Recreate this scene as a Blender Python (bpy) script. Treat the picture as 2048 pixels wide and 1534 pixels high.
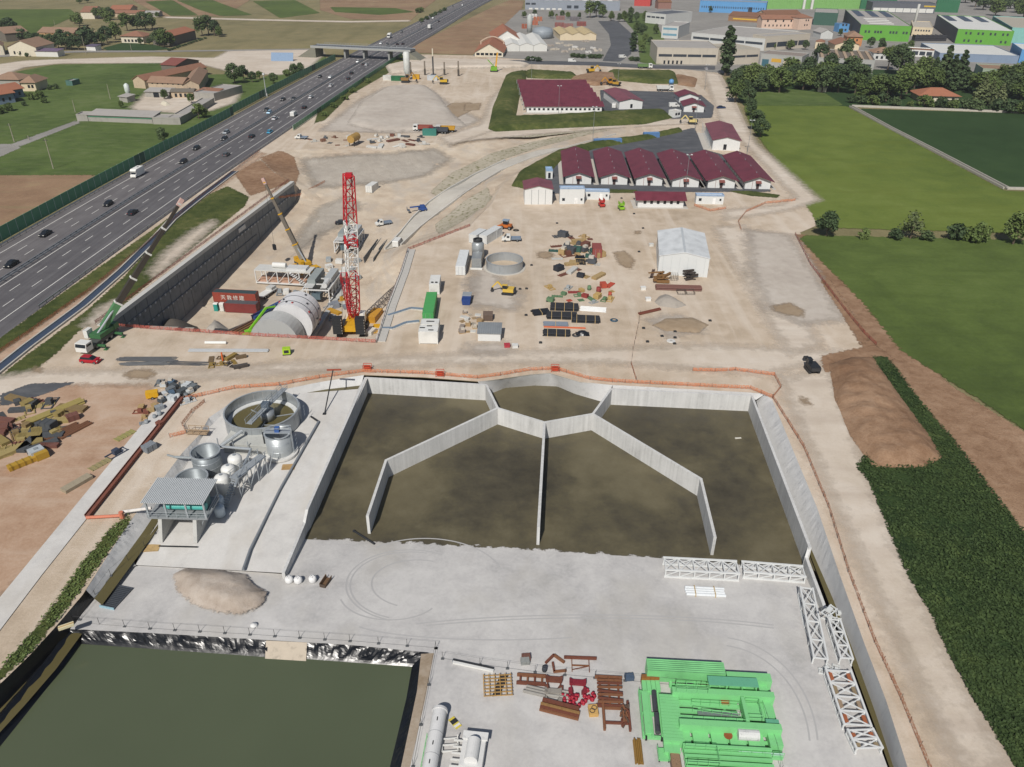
import bpy, bmesh, math, random
import numpy as np
from mathutils import Vector, Matrix, geometry, noise as mnoise
from mathutils.bvhtree import BVHTree

R = math.radians
random.seed(7)
sc = bpy.context.scene
for o in list(bpy.data.objects):
    bpy.data.objects.remove(o)
COL = sc.collection

# -- camera
FPX, CX, CY = 1557.0, 1024.0, 767.0          # focal length and centre in photo pixels
PITCH, ROLL, CAMH = R(30.3), R(-0.6), 79.0
_fw = Vector((0, math.cos(PITCH), -math.sin(PITCH)))
_rt0 = Vector((1, 0, 0)); _dn0 = Vector((0, -math.sin(PITCH), -math.cos(PITCH)))
_rt = _rt0 * math.cos(ROLL) + _dn0 * math.sin(ROLL)
_dn = -_rt0 * math.sin(ROLL) + _dn0 * math.cos(ROLL)
CAM = Vector((0, 0, CAMH))
cd = bpy.data.cameras.new('camera')
cd.sensor_fit = 'HORIZONTAL'; cd.sensor_width = 36.0; cd.lens = FPX / 2048.0 * 36.0
cd.clip_start = 0.5; cd.clip_end = 20000
cam = bpy.data.objects.new('camera', cd); COL.objects.link(cam)
m3 = Matrix((_rt, -_dn, -_fw)).transposed()
cam.matrix_world = Matrix.Translation(CAM) @ m3.to_4x4()
sc.camera = cam

# -- sky, sun, exposure
SUN_EL, SHADOW_AZ = R(45), R(15)             # shadows fall away from the camera, a little to the right
w = bpy.data.worlds.new('World'); sc.world = w; w.use_nodes = True
nt = w.node_tree; nt.nodes.clear()
wo = nt.nodes.new('ShaderNodeOutputWorld'); bg = nt.nodes.new('ShaderNodeBackground')
sky = nt.nodes.new('ShaderNodeTexSky'); sky.sky_type = 'NISHITA'; sky.sun_disc = False
sky.sun_elevation = SUN_EL; sky.sun_rotation = math.pi + SHADOW_AZ
sky.altitude = 200; sky.air_density = 1.0; sky.dust_density = 1.6; sky.ozone_density = 1.0
bg.inputs['Strength'].default_value = 0.05
nt.links.new(sky.outputs[0], bg.inputs['Color']); nt.links.new(bg.outputs[0], wo.inputs['Surface'])
sd = bpy.data.lights.new('sun', 'SUN'); sd.energy = 3.75; sd.angle = R(0.53); sd.color = (1.0, 0.955, 0.89)
sun = bpy.data.objects.new('sun', sd); COL.objects.link(sun)
_ld = Vector((math.sin(SHADOW_AZ) * math.cos(SUN_EL), math.cos(SHADOW_AZ) * math.cos(SUN_EL), -math.sin(SUN_EL)))
sun.rotation_euler = _ld.to_track_quat('-Z', 'Y').to_euler()
sun.location = (0, -50, 200)
sc.render.engine = 'CYCLES'
sc.view_settings.view_transform = 'Standard'; sc.view_settings.look = 'None'
sc.view_settings.exposure = 0.14; sc.view_settings.gamma = 1.0
sc.view_settings.use_curve_mapping = False
sc.cycles.transparent_max_bounces = 16

# -- pixel <-> world
def ray(px, py):
    return _fw + _rt * ((px - CX) / FPX) + _dn * ((py - CY) / FPX)
def G(px, py, z=0.0):
    d = ray(px, py); t = (z - CAMH) / d.z
    return Vector((d.x * t, d.y * t, z))
def P(v):
    q = Vector(v) - CAM; ww = q.dot(_fw)
    return (CX + FPX * q.dot(_rt) / ww, CY + FPX * q.dot(_dn) / ww)
def hpx(base, py):
    """height above a ground point whose top shows at photo row py"""
    b = Vector(base); lo, hi = 0.0, 120.0
    for _ in range(40):
        m = (lo + hi) / 2
        if P(b + Vector((0, 0, m)))[1] > py: lo = m
        else: hi = m
    return lo
def ang(a, b):
    return math.atan2(b[1] - a[1], b[0] - a[0])

# -- materials
def lin(c):
    c = c / 255.0
    return c / 12.92 if c <= 0.04045 else ((c + 0.055) / 1.055) ** 2.4
def C(h):
    if not isinstance(h, str): return tuple(h) if len(h) == 4 else tuple(h) + (1.0,)
    return (lin(int(h[0:2], 16)), lin(int(h[2:4], 16)), lin(int(h[4:6], 16)), 1.0)
MATS = {}
class NT:
    def __init__(s, name):
        s.m = bpy.data.materials.new(name); s.m.use_nodes = True
        s.t = s.m.node_tree; s.t.nodes.clear()
        s.out = s.n('ShaderNodeOutputMaterial'); s.b = s.n('ShaderNodeBsdfPrincipled')
        s.l(s.b.outputs[0], s.out.inputs['Surface'])
    def n(s, t, **k):
        x = s.t.nodes.new(t)
        for a, v in k.items(): setattr(x, a, v)
        return x
    def l(s, a, b): s.t.links.new(a, b)
    def pos(s, obj=False):
        if obj: return s.n('ShaderNodeTexCoord').outputs['Object']
        return s.n('ShaderNodeNewGeometry').outputs['Position']
    def noise(s, vec, scale, detail=4, rough=0.55, dist=0.0):
        x = s.n('ShaderNodeTexNoise'); x.inputs['Scale'].default_value = scale
        x.inputs['Detail'].default_value = detail; x.inputs['Roughness'].default_value = rough
        x.inputs['Distortion'].default_value = dist
        s.l(vec, x.inputs['Vector']); return x.outputs['Fac']
    def ramp(s, f, stops):
        x = s.n('ShaderNodeValToRGB'); e = x.color_ramp.elements
        while len(e) < len(stops): e.new(0.5)
        for i, (p, c) in enumerate(stops): e[i].position = p; e[i].color = C(c)
        s.l(f, x.inputs['Fac']); return x.outputs['Color']
    def mix(s, f, a, b, mode='MIX'):
        x = s.n('ShaderNodeMix', data_type='RGBA', blend_type=mode)
        for i, v in ((0, f), (6, a), (7, b)):
            if hasattr(v, 'is_output'): s.l(v, x.inputs[i])
            else: x.inputs[i].default_value = v if i == 0 else C(v)
        return x.outputs[2]
    def math(s, op, a, b=None, c=None):
        x = s.n('ShaderNodeMath', operation=op)
        for i, v in enumerate((a, b, c)):
            if v is None: continue
            if hasattr(v, 'is_output'): s.l(v, x.inputs[i])
            else: x.inputs[i].default_value = v
        return x.outputs[0]
    def mapr(s, f, a, b, c=0.0, d=1.0):
        x = s.n('ShaderNodeMapRange'); x.clamp = True
        s.l(f, x.inputs[0])
        for i, v in zip((1, 2, 3, 4), (a, b, c, d)): x.inputs[i].default_value = v
        return x.outputs[0]
    def scale(s, vec, sx, sy, sz, rot=0.0):
        x = s.n('ShaderNodeMapping'); x.inputs['Scale'].default_value = (sx, sy, sz)
        x.inputs['Rotation'].default_value = (0, 0, rot)
        s.l(vec, x.inputs['Vector']); return x.outputs[0]
    def bump(s, h, strength, dist):
        x = s.n('ShaderNodeBump'); x.inputs['Strength'].default_value = strength
        x.inputs['Distance'].default_value = dist
        s.l(h, x.inputs['Height']); s.l(x.outputs[0], s.b.inputs['Normal'])
    def set(s, col=None, rough=0.8, metal=0.0, spec=0.3):
        if col is not None:
            if hasattr(col, 'is_output'): s.l(col, s.b.inputs['Base Color'])
            else: s.b.inputs['Base Color'].default_value = C(col)
        if hasattr(rough, 'is_output'): s.l(rough, s.b.inputs['Roughness'])
        else: s.b.inputs['Roughness'].default_value = rough
        s.b.inputs['Metallic'].default_value = metal
        s.b.inputs['Specular IOR Level'].default_value = spec
    def ragged(s, w, soft=0.22):
        """fade the sheet out along a ragged rim: vertex attribute 'd' is the signed distance to the rim in m"""
        a = s.n('ShaderNodeAttribute', attribute_name='d').outputs['Fac']
        n1 = s.noise(s.pos(), 0.9 / w, 5, 0.65)
        v = s.math('ADD', a, s.math('MULTIPLY', s.math('SUBTRACT', n1, 0.5), 3.2 * w))
        f = s.mapr(v, -soft * w, soft * w)
        tr = s.n('ShaderNodeBsdfTransparent'); mx = s.n('ShaderNodeMixShader')
        s.l(f, mx.inputs[0]); s.l(tr.outputs[0], mx.inputs[1]); s.l(s.b.outputs[0], mx.inputs[2])
        s.l(mx.outputs[0], s.out.inputs['Surface'])

def plain(col, rough=0.6, metal=0.0, dirt=0.25, scale=1.2, spec=0.4):
    """painted / raw surface with uneven weathering"""
    key = ('p', col, rough, metal, dirt, scale)
    if key in MATS: return MATS[key]
    t = NT('surface_' + (col if isinstance(col, str) else 'x'))
    p = t.pos(); c = C(col)
    dk = tuple(x * (1 - dirt * 1.3) for x in c[:3]); lt = tuple(min(1, x * (1 + dirt * 0.35)) for x in c[:3])
    n = t.noise(p, scale, 6, 0.65); n2 = t.noise(t.scale(p, 3, 3, 0.25), scale, 4, 0.6)
    f = t.math('ADD', t.math('MULTIPLY', n, 0.6), t.math('MULTIPLY', n2, 0.4))
    t.set(t.ramp(f, [(0.3, dk), (0.47, c), (0.75, lt)]), rough, metal, spec)
    MATS[key] = t.m; return t.m

def ground_mat(name, cols, big=0.02, mid=0.15, fine=2.5, rough=0.95, bump=0.35, bd=0.08, rag=None, soft=0.22, streak=None, speck=None):
    """loose ground: three scales of noise between the given colours, optional streaks and specks"""
    key = ('g', name, rag)
    if key in MATS: return MATS[key]
    t = NT(name); p = t.pos()
    n1 = t.noise(p, big, 3, 0.5, 0.3); n2 = t.noise(p, mid, 5, 0.6, 0.4); n3 = t.noise(p, fine, 4, 0.7)
    f = t.math('ADD', t.math('ADD', t.math('MULTIPLY', n1, 0.40), t.math('MULTIPLY', n2, 0.38)), t.math('MULTIPLY', n3, 0.22))
    k = len(cols)
    col = t.ramp(f, [(0.36 + 0.28 * i / max(1, k - 1), c) for i, c in enumerate(cols)])
    if streak:
        sc_, rot, ratio, c, amt = streak
        sn = t.noise(t.scale(p, sc_, sc_ * ratio, 1, rot), 1.0, 3, 0.6)
        col = t.mix(t.mapr(sn, 0.50, 0.68, 0, amt), col, c)
    if speck:
        sc_, th, c = speck
        col = t.mix(t.mapr(t.noise(p, sc_, 2, 0.5), th, th + 0.05, 0, 0.8), col, c)
    t.set(col, rough, 0, 0.15)
    t.bump(t.math('ADD', n3, t.math('MULTIPLY', n2, 1.5)), bump, bd)
    if rag: t.ragged(rag, soft)
    MATS[key] = t.m; return t.m

# -- objects
def tag(o, label=None, cat=None, group=None, kind=None):
    if label: o['label'] = label
    if cat: o['category'] = cat
    if group: o['group'] = group
    if kind: o['kind'] = kind
    return o
def thing(name, label, cat, loc=(0, 0, 0), rz=0.0, group=None):
    o = bpy.data.objects.new(name, None); COL.objects.link(o); o.empty_display_size = 0.3
    o.location = loc; o.rotation_euler = (0, 0, rz)
    return tag(o, label, cat, group)
def mesh_obj(name, verts, faces, mat, parent=None, smooth=False):
    me = bpy.data.meshes.new(name); me.from_pydata([tuple(v) for v in verts], [], faces)
    me.materials.append(mat)
    if smooth: me.polygons.foreach_set('use_smooth', [True] * len(me.polygons))
    me.update()
    o = bpy.data.objects.new(name, me); COL.objects.link(o)
    if parent: o.parent = parent
    return o
def dup(root, loc, rz=None, label=None, group=None, scale=None):
    def cp(o, par):
        c = o.copy(); COL.objects.link(c); c.parent = par
        for ch in o.children: cp(ch, c)
        return c
    r = cp(root, None); r.location = loc
    if rz is not None: r.rotation_euler = (0, 0, rz)
    if scale: r.scale = scale
    if label: r['label'] = label
    if group: r['group'] = group
    return r

class MB:
    """collects shapes in local coordinates; build() links them as one mesh object"""
    def __init__(s): s.v = []; s.f = []
    def add(s, vs, fs):
        n = len(s.v); s.v += [Vector(x) for x in vs]; s.f += [tuple(i + n for i in f) for f in fs]; return s
    def box(s, x0, x1, y0, y1, z0, z1):
        return s.add([(x0, y0, z0), (x1, y0, z0), (x1, y1, z0), (x0, y1, z0), (x0, y0, z1), (x1, y0, z1), (x1, y1, z1), (x0, y1, z1)],
                     [(0, 3, 2, 1), (4, 5, 6, 7), (0, 1, 5, 4), (1, 2, 6, 5), (2, 3, 7, 6), (3, 0, 4, 7)])
    def cbox(s, c, d, rz=0.0):
        n = len(s.v); s.box(-d[0] / 2, d[0] / 2, -d[1] / 2, d[1] / 2, -d[2] / 2, d[2] / 2)
        m = Matrix.Translation(c) @ Matrix.Rotation(rz, 4, 'Z')
        for i in range(n, len(s.v)): s.v[i] = m @ s.v[i]
        return s
    def beam(s, p, q, w, h=None, up=(0, 0, 1)):
        h = h or w; p = Vector(p); q = Vector(q); d = q - p
        if d.length < 1e-6: return s
        d.normalize(); up = Vector(up)
        if abs(d.dot(up)) > 0.98: up = Vector((1, 0, 0))
        a = d.cross(up).normalized() * (w / 2); b = a.cross(d).normalized() * (h / 2)
        vs = [e + sx * a + sy * b for e in (p, q) for sx, sy in ((-1, -1), (1, -1), (1, 1), (-1, 1))]
        return s.add(vs, [(0, 1, 2, 3), (7, 6, 5, 4), (0, 4, 5, 1), (1, 5, 6, 2), (2, 6, 7, 3), (3, 7, 4, 0)])
    def tube(s, p, q, r, n=8, r2=None, caps=True):
        r2 = r if r2 is None else r2; p = Vector(p); q = Vector(q); d = (q - p).normalized()
        up = Vector((0, 0, 1)) if abs(d.z) < 0.95 else Vector((1, 0, 0))
        a = d.cross(up).normalized(); b = a.cross(d)
        vs = []
        for e, rr in ((p, r), (q, r2)):
            for i in range(n):
                t = 2 * math.pi * i / n; vs.append(e + (a * math.cos(t) + b * math.sin(t)) * rr)
        fs = [(i, (i + 1) % n, n + (i + 1) % n, n + i) for i in range(n)]
        if caps: fs += [tuple(range(n - 1, -1, -1)), tuple(range(n, 2 * n))]
        return s.add(vs, fs)
    def path(s, pts, r, n=6):
        for a, b in zip(pts[:-1], pts[1:]): s.tube(a, b, r, n)
        return s
    def lathe(s, prof, n=24, c=(0, 0, 0), close=True):
        c = Vector(c); vs = []; k = len(prof)
        for i in range(n):
            t = 2 * math.pi * i / n
            for r, z in prof: vs.append(c + Vector((r * math.cos(t), r * math.sin(t), z)))
        fs = [(i * k + j, ((i + 1) % n) * k + j, ((i + 1) % n) * k + j + 1, i * k + j + 1) for i in range(n) for j in range(k - 1)]
        return s.add(vs, fs)
    def prism(s, poly, z0, z1):
        n = len(poly); vs = [(x, y, z0) for x, y in poly] + [(x, y, z1) for x, y in poly]
        return s.add(vs, [tuple(range(n - 1, -1, -1)), tuple(range(n, 2 * n))] + [(i, (i + 1) % n, n + (i + 1) % n, n + i) for i in range(n)])
    def extr(s, prof, y0, y1):
        """profile in x,z pushed along y"""
        n = len(prof); vs = [(x, y0, z) for x, z in prof] + [(x, y1, z) for x, z in prof]
        return s.add(vs, [tuple(range(n)), tuple(range(2 * n - 1, n - 1, -1))] + [((i + 1) % n, i, n + i, n + (i + 1) % n) for i in range(n)])
    def extx(s, prof, x0, x1):
        """profile in y,z pushed along x"""
        n = len(prof); vs = [(x0, y, z) for y, z in prof] + [(x1, y, z) for y, z in prof]
        return s.add(vs, [tuple(range(n - 1, -1, -1)), tuple(range(n, 2 * n))] + [(i, (i + 1) % n, n + (i + 1) % n, n + i) for i in range(n)])
    def quad(s, a, b, c, d): return s.add([a, b, c, d], [(0, 1, 2, 3)])
    def xf(s, m):
        s.v = [m @ x for x in s.v]; return s
    def build(s, name, mat, parent=None, smooth=False):
        return mesh_obj(name, s.v, s.f, mat, parent, smooth)

# -- ground sheets
BV, BT = [], []
def flat_poly(name, pts, mat, holes=(), bvh=True, kind='structure', parent=None):
    """sheet through 3-d points (each with its own z), with holes"""
    loops = [[Vector(p) for p in pts]] + [[Vector(p) for p in h] for h in holes]
    tris = geometry.tessellate_polygon([[Vector((p.x, p.y, 0)) for p in l] for l in loops])
    vs = [p for l in loops for p in l]
    fs = []
    for a, b, c in tris:
        n = (vs[b] - vs[a]).cross(vs[c] - vs[a])
        fs.append((a, b, c) if n.z > 0 else (a, c, b))
    o = mesh_obj(name, vs, fs, mat, parent)
    if kind and not parent: o['kind'] = kind
    if bvh:
        k = len(BV); BV.extend(vs); BT.extend([(a + k, b + k, c + k) for a, b, c in fs])
    return o
def tin(name, pts, edges, mat, bvh=True, sub=None):
    """triangulated ground through control points"""
    r = geometry.delaunay_2d_cdt([Vector((p[0], p[1])) for p in pts], edges, [], 1 if edges else 0, 1e-4)
    vs = []
    for v, og in zip(r[0], r[3]):
        if og: vs.append(Vector((v.x, v.y, pts[og[0]][2])))
        else:
            q = min(pts, key=lambda p: (p[0] - v.x) ** 2 + (p[1] - v.y) ** 2); vs.append(Vector((v.x, v.y, q[2])))
    o = mesh_obj(name, vs, [tuple(f) for f in r[2]], mat); o['kind'] = 'structure'
    if bvh:
        k = len(BV); BV.extend(vs); BT.extend([tuple(i + k for i in f) for f in r[2]])
    return o
_bvh = [None]
def D(px, py):
    """where the sight line through a photo pixel meets the built ground"""
    if _bvh[0] is None: _bvh[0] = BVHTree.FromPolygons(BV, BT)
    h = _bvh[0].ray_cast(CAM, ray(px, py).normalized())
    return h[0] if h[0] is not None else G(px, py)
def ground_z(x, y):
    if _bvh[0] is None: _bvh[0] = BVHTree.FromPolygons(BV, BT)
    h = _bvh[0].ray_cast(Vector((x, y, 200)), Vector((0, 0, -1)))
    return h[0].z if h[0] is not None else 0.0
def sdf(poly, X, Y):
    p = np.array([(v[0], v[1]) for v in poly]); q = np.roll(p, -1, 0)
    best = np.full(X.shape, 1e18); inside = np.zeros(X.shape, bool)
    for (x0, y0), (x1, y1) in zip(p, q):
        ex, ey = x1 - x0, y1 - y0; L = ex * ex + ey * ey + 1e-12
        t = np.clip(((X - x0) * ex + (Y - y0) * ey) / L, 0, 1)
        best = np.minimum(best, (X - x0 - t * ex) ** 2 + (Y - y0 - t * ey) ** 2)
        c = ((y0 > Y) != (y1 > Y))
        with np.errstate(divide='ignore', invalid='ignore'):
            inside ^= c & (X < (x1 - x0) * (Y - y0) / (y1 - y0 + 1e-12) + x0)
    d = np.sqrt(best); return np.where(inside, d, -d)
def grid_sheet(name, poly, mat, margin, cell, zf, maxcells=6000):
    """grid mesh over a polygon with the signed rim distance stored as attribute d; zf(x,y,d) gives the height"""
    xs = [p[0] for p in poly]; ys = [p[1] for p in poly]
    x0, x1, y0, y1 = min(xs) - margin, max(xs) + margin, min(ys) - margin, max(ys) + margin
    while ((x1 - x0) / cell) * ((y1 - y0) / cell) > maxcells: cell *= 1.15
    nx, ny = max(2, int((x1 - x0) / cell) + 1), max(2, int((y1 - y0) / cell) + 1)
    X, Y = np.meshgrid(np.linspace(x0, x1, nx + 1), np.linspace(y0, y1, ny + 1))
    Dm = sdf(poly, X, Y); Z = zf(X, Y, Dm)
    idx = -np.ones(X.shape, int); fs = []; vs = []; ds = []
    keep = Dm > -margin
    for j in range(ny):
        for i in range(nx):
            if keep[j, i] or keep[j, i + 1] or keep[j + 1, i] or keep[j + 1, i + 1]:
                q = []
                for a, b in ((j, i), (j, i + 1), (j + 1, i + 1), (j + 1, i)):
                    if idx[a, b] < 0:
                        idx[a, b] = len(vs); vs.append((X[a, b], Y[a, b], Z[a, b])); ds.append(Dm[a, b])
                    q.append(int(idx[a, b]))
                fs.append(tuple(q))
    o = mesh_obj(name, vs, fs, mat, smooth=True)
    at = o.data.attributes.new('d', 'FLOAT', 'POINT'); at.data.foreach_set('value', ds)
    return o
_lay = [0.006]
def patch(name, pix, mat, w=0.8, z=None, cell=None, proj=True):
    """ragged-edged ground cover over a photo polygon lying on the level ground"""
    if z is None:
        _lay[0] += 0.0012; z = _lay[0]
    poly = [G(x, y) for x, y in pix] if proj else [Vector((x, y, 0)) for x, y in pix]
    cell = cell or max(0.7, 1.6 * w)
    o = grid_sheet(name, poly, mat, 2.0 * w, cell, lambda X, Y, d: np.full(X.shape, z))
    o['kind'] = 'structure'; return o
def drape(name, pts, mat, w=0.8, cell=1.5, lift=0.05):
    """ragged-edged cover laid over whatever ground lies below (3-d outline)"""
    def zf(X, Y, d):
        return np.array([[ground_z(x, y) + lift for x, y in zip(a, b)] for a, b in zip(X, Y)])
    o = grid_sheet(name, [Vector(p) for p in pts], mat, 2.0 * w, cell, zf, 2500)
    o['kind'] = 'structure'; return o
def heap(name, pix, mat, h, slope=1.0, z=0.0, cell=None, rough=0.25, w=0.35, proj=True, sink=0.05):
    """mound rising from its outline at the given slope up to height h"""
    poly = [G(x, y, z) for x, y in pix] if proj else [Vector((x, y, 0)) for x, y in pix]
    def zf(X, Y, d):
        n = np.array([[mnoise.noise((x * 0.35, y * 0.35, 3.1)) + 0.5 * mnoise.noise((x * 1.1, y * 1.1, 9.0)) for x, y in zip(a, b)] for a, b in zip(X, Y)])
        t = np.clip(d * slope / h, -0.4, 1.0)
        return z - sink + h * np.where(t > 0, 1 - (1 - np.minimum(t, 1)) ** 1.6, t) + rough * n * np.clip(d, 0, 1)
    return grid_sheet(name, poly, mat, 2 * w, cell or 0.6, zf, 5000)

# -- GROUND
M_farm = ground_mat('farmland', ['6b6449', '7d7656', '8a7f5e', '7c7a50'], 0.006, 0.05, 0.7, bump=0.3, streak=(0.05, 0.5, 0.12, '6f6a4a', 0.6))
M_site = ground_mat('site_gravel', ['a69683', 'b7a793', 'c4b5a3', 'cfc3b3'], 0.03, 0.22, 3.0, bump=0.5, streak=(0.22, 1.45, 0.07, 'd2c7b9', 0.5), speck=(1.6, 0.72, '87796a'))
M_pit = ground_mat('pit_floor', ['a29280', 'b4a491', 'c1b3a0', 'cbbfaf'], 0.04, 0.2, 2.5, bump=0.6, streak=(0.12, 0.9, 0.25, 'aea69c', 0.6))

PIT_EDGE = [(204, 650), (585, 364), (548, 345), (520, 318), (575, 300), (640, 298), (700, 302), (790, 300), (870, 285), (960, 272),
            (1050, 262), (1180, 252), (1290, 243), (1250, 268), (1140, 298), (1090, 318), (1030, 350), (1000, 375), (985, 405),
            (940, 452), (880, 475), (815, 500), (800, 545), (775, 612), (752, 684), (480, 669)]
BASIN_EDGE = [(728, 750), (850, 755), (955, 763), (985, 760), (1060, 749), (1100, 746), (1160, 764), (1225, 770), (1500, 785), (1530, 788),
              (1545, 800), (1584, 895), (1634, 1015), (1678, 1145), (1728, 1285), (1772, 1400), (1815, 1534), (1850, 1640),
              (1200, 1640), (300, 1640), (-250, 1640), (-120, 1480), (0, 1368), (60, 1310), (110, 1255), (165, 1190), (215, 1112), (262, 1040), (325, 958),
              (365, 905), (400, 868), (418, 835), (470, 800), (560, 780), (640, 764)]
pit3 = [G(*p) for p in PIT_EDGE]; bas3 = [G(*p) for p in BASIN_EDGE]
far = 9000
flat_poly('ground', [(-far, -200, -0.12), (far, -200, -0.12), (far, far, -0.12), (-far, far, -0.12)], M_farm,
          holes=[[Vector((p.x, p.y, -0.12)) for p in pit3], [Vector((p.x, p.y, -0.12)) for p in bas3]])
SITE = [(-900, 1640), (-900, 1270), (-300, 880), (0, 672), (360, 402), (560, 262), (700, 180), (800, 108), (1000, 112), (1100, 122),
        (1380, 138), (1440, 145), (1470, 200), (1510, 290), (1640, 400), (1660, 440), (1600, 465), (1700, 620), (1760, 690), (2100, 1100), (2600, 1640)]
flat_poly('site_ground', [G(*p) for p in SITE] , M_site, holes=[pit3, bas3])

# ---- excavated pit: control points (photo pixel, level)
pts = [tuple(p) for p in pit3]; ne = len(pts); edges = [(i, (i + 1) % ne) for i in range(ne)]
def under(px, py, z, dx=0.0, dy=0.0):
    g = G(px, py); return (g.x + dx, g.y + dy, z)
_A, _B = pit3[0], pit3[1]; _n = Vector((-( _B - _A).y, (_B - _A).x, 0)).normalized() * -1.0
for k in range(0, 25):
    q = _A.lerp(_B, k / 24); pts.append((q.x + _n.x * .2, q.y + _n.y * .2, -13.5 + 6.3 * max(0, (k / 24 - .25) / .75)))
pts += [under(480, 669, -13.5, 0, 0.5), under(752, 684, -13.5, -0.5, 0.5), under(800, 545, -11.5, -0.6),
        under(775, 612, -12.6, -0.6), under(815, 500, -10, -0.7, 0.2)]
PITZ = [(405, 611, -13.5), (511, 481, -9.8), (560, 600, -13.5), (650, 600, -13.5), (690, 640, -13.5), (600, 490, -10.4), (700, 470, -10.2), (745, 560, -12),
        (740, 515, -11), (640, 440, -8.6), (770, 455, -9.2), (640, 395, -6.6), (720, 412, -7.4), (800, 425, -8), (800, 490, -9.6), (870, 432, -7.2), (960, 365, -4), (1060, 317, -2),
        (1230, 270, -0.3), (620, 345, -3.2), (700, 350, -3.8), (800, 352, -4.6), (880, 330, -3.6), (960, 300, -2), (1050, 285, -1.6), (905, 440, -5.5), (985, 390, -2.5), (860, 380, -5.2), (930, 350, -4.0)]
pts += [tuple(G(*p)) for p in PITZ]
_r = geometry.delaunay_2d_cdt([Vector((p[0], p[1])) for p in pts], edges, [], 1, 1e-4)
_tv = [Vector((v.x, v.y, pts[og[0]][2] if og else 0)) for v, og in zip(_r[0], _r[3])]
_tb = BVHTree.FromPolygons(_tv, [tuple(f) for f in _r[2]])
_xs = np.arange(min(p[0] for p in pts), max(p[0] for p in pts), 3.0); _ys = np.arange(min(p[1] for p in pts), max(p[1] for p in pts), 3.0)
_X, _Y = np.meshgrid(_xs, _ys); _d = sdf(pit3, _X, _Y); _Z = np.full(_X.shape, np.nan)
for j in range(_X.shape[0]):
    for i in range(_X.shape[1]):
        if _d[j, i] > 0.4:
            hh = _tb.ray_cast(Vector((_X[j, i], _Y[j, i], 50)), Vector((0, 0, -1)))
            if hh[0] is not None: _Z[j, i] = hh[0].z
for _ in range(2):
    _P = np.pad(_Z, 1, constant_values=np.nan)
    _S = np.stack([_P[a:a + _Z.shape[0], b:b + _Z.shape[1]] for a in range(3) for b in range(3)])
    with np.errstate(all='ignore'): _Z = np.where(np.isnan(_Z), np.nan, np.nanmean(_S, 0))
for j in range(_X.shape[0]):
    for i in range(_X.shape[1]):
        if _d[j, i] > 2.2 and not np.isnan(_Z[j, i]):
            pts.append((_X[j, i], _Y[j, i], _Z[j, i] + .45 * mnoise.noise((_X[j, i] * .08, _Y[j, i] * .08, 0)) + .15 * mnoise.noise((_X[j, i] * .4, _Y[j, i] * .4, 5))))
pit = tin('pit_ground', [p for k, p in enumerate(pts) if k < ne or True], edges, M_pit)

# ---- concrete works in the foreground (photo pixel, level)
M_conc = ground_mat('pale_concrete', ['a5a4a2', 'b7b5b3', 'c3c1be', 'cbc9c6'], 0.05, 0.3, 2.0, rough=0.85, bump=0.08, bd=0.02, streak=(0.09, 1.2, 0.3, 'aeaaa2', 0.5))
M_slab = ground_mat('slab_concrete', ['b9b7b4', 'c8c6c2', 'd2d0cc'], 0.06, 0.4, 2.0, rough=0.85, bump=0.06, bd=0.02, streak=(0.15, 0.4, 0.3, 'b5aea3', 0.4))
def strip(name, a, b, mat, bvh=True):
    """band between two rows of 3-d points"""
    vs = [Vector(p) for p in a] + [Vector(p) for p in b]; n = len(a)
    fs = []
    for i in range(n - 1):
        q = (i, i + 1, n + i + 1, n + i)
        nn = (vs[q[1]] - vs[q[0]]).cross(vs[q[2]] - vs[q[0]])
        fs.append(q if nn.z > 0 else q[::-1])
    o = mesh_obj(name, vs, fs, mat); o['kind'] = 'structure'
    if bvh:
        k = len(BV); BV.extend(vs)
        for f in fs: BT.append((f[0] + k, f[1] + k, f[2] + k)); BT.append((f[0] + k, f[2] + k, f[3] + k))
    return o
FZ = -3.6
deck = [(586, 787, 0), (640, 784, 0), (716, 778, 0), (728, 757, 0), (735, 757, 0), (614, 1025, -1.3), (568, 1146, -2.1), (480, 1141, -2.1), (272, 1130, -2.1), (215, 1150, -1.8), (150, 1247, -2.0),
        (284, 1092, -1.85), (321, 1042, -1.5), (357, 955, -0.95), (413, 860, -0.35), (464, 811, -0.1)]
deck_o = flat_poly('concrete_deck', [G(*p) for p in deck if p[0:2] not in ((215, 1150), (150, 1247))], M_slab)
floor_pts = [(716, 778, FZ), (740, 779, FZ), (985, 770, FZ), (1100, 768, FZ), (1222, 790, FZ), (1520, 812, FZ), (1640, 1140, FZ), (1612, 1140, FZ), (1300, 1113, FZ), (1000, 1096, FZ), (606, 1077, FZ), (560, 1080, FZ)]
strip('deck_step', [G(272, 1130, -2.1), G(480, 1141, -2.1), G(568, 1146, -2.1)], [G(272, 1130.5, -2.45), G(480, 1141.5, -2.7), G(568, 1146.5, -3.1)], M_slab)
flat_poly('basin_floor', [G(*p) for p in floor_pts], M_conc)
apron = [(606, 1077, FZ), (1000, 1096, FZ), (1300, 1113, FZ), (1612, 1140, FZ), (1655, 1222, -3.1), (1690, 1300, -2.8), (1775, 1534, -2.3), (1830, 1680, -2.3), (770, 1680, -2.3), (820, 1534, -2.3), (868, 1306, -2.3),
         (700, 1290, -2.2), (500, 1278, -2.2), (300, 1266, -2.1), (135, 1258, -2.1), (150, 1247, -2.1), (215, 1150, -2.2), (272, 1131, -2.3), (480, 1142, -2.5), (568, 1148, -2.9)]
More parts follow.
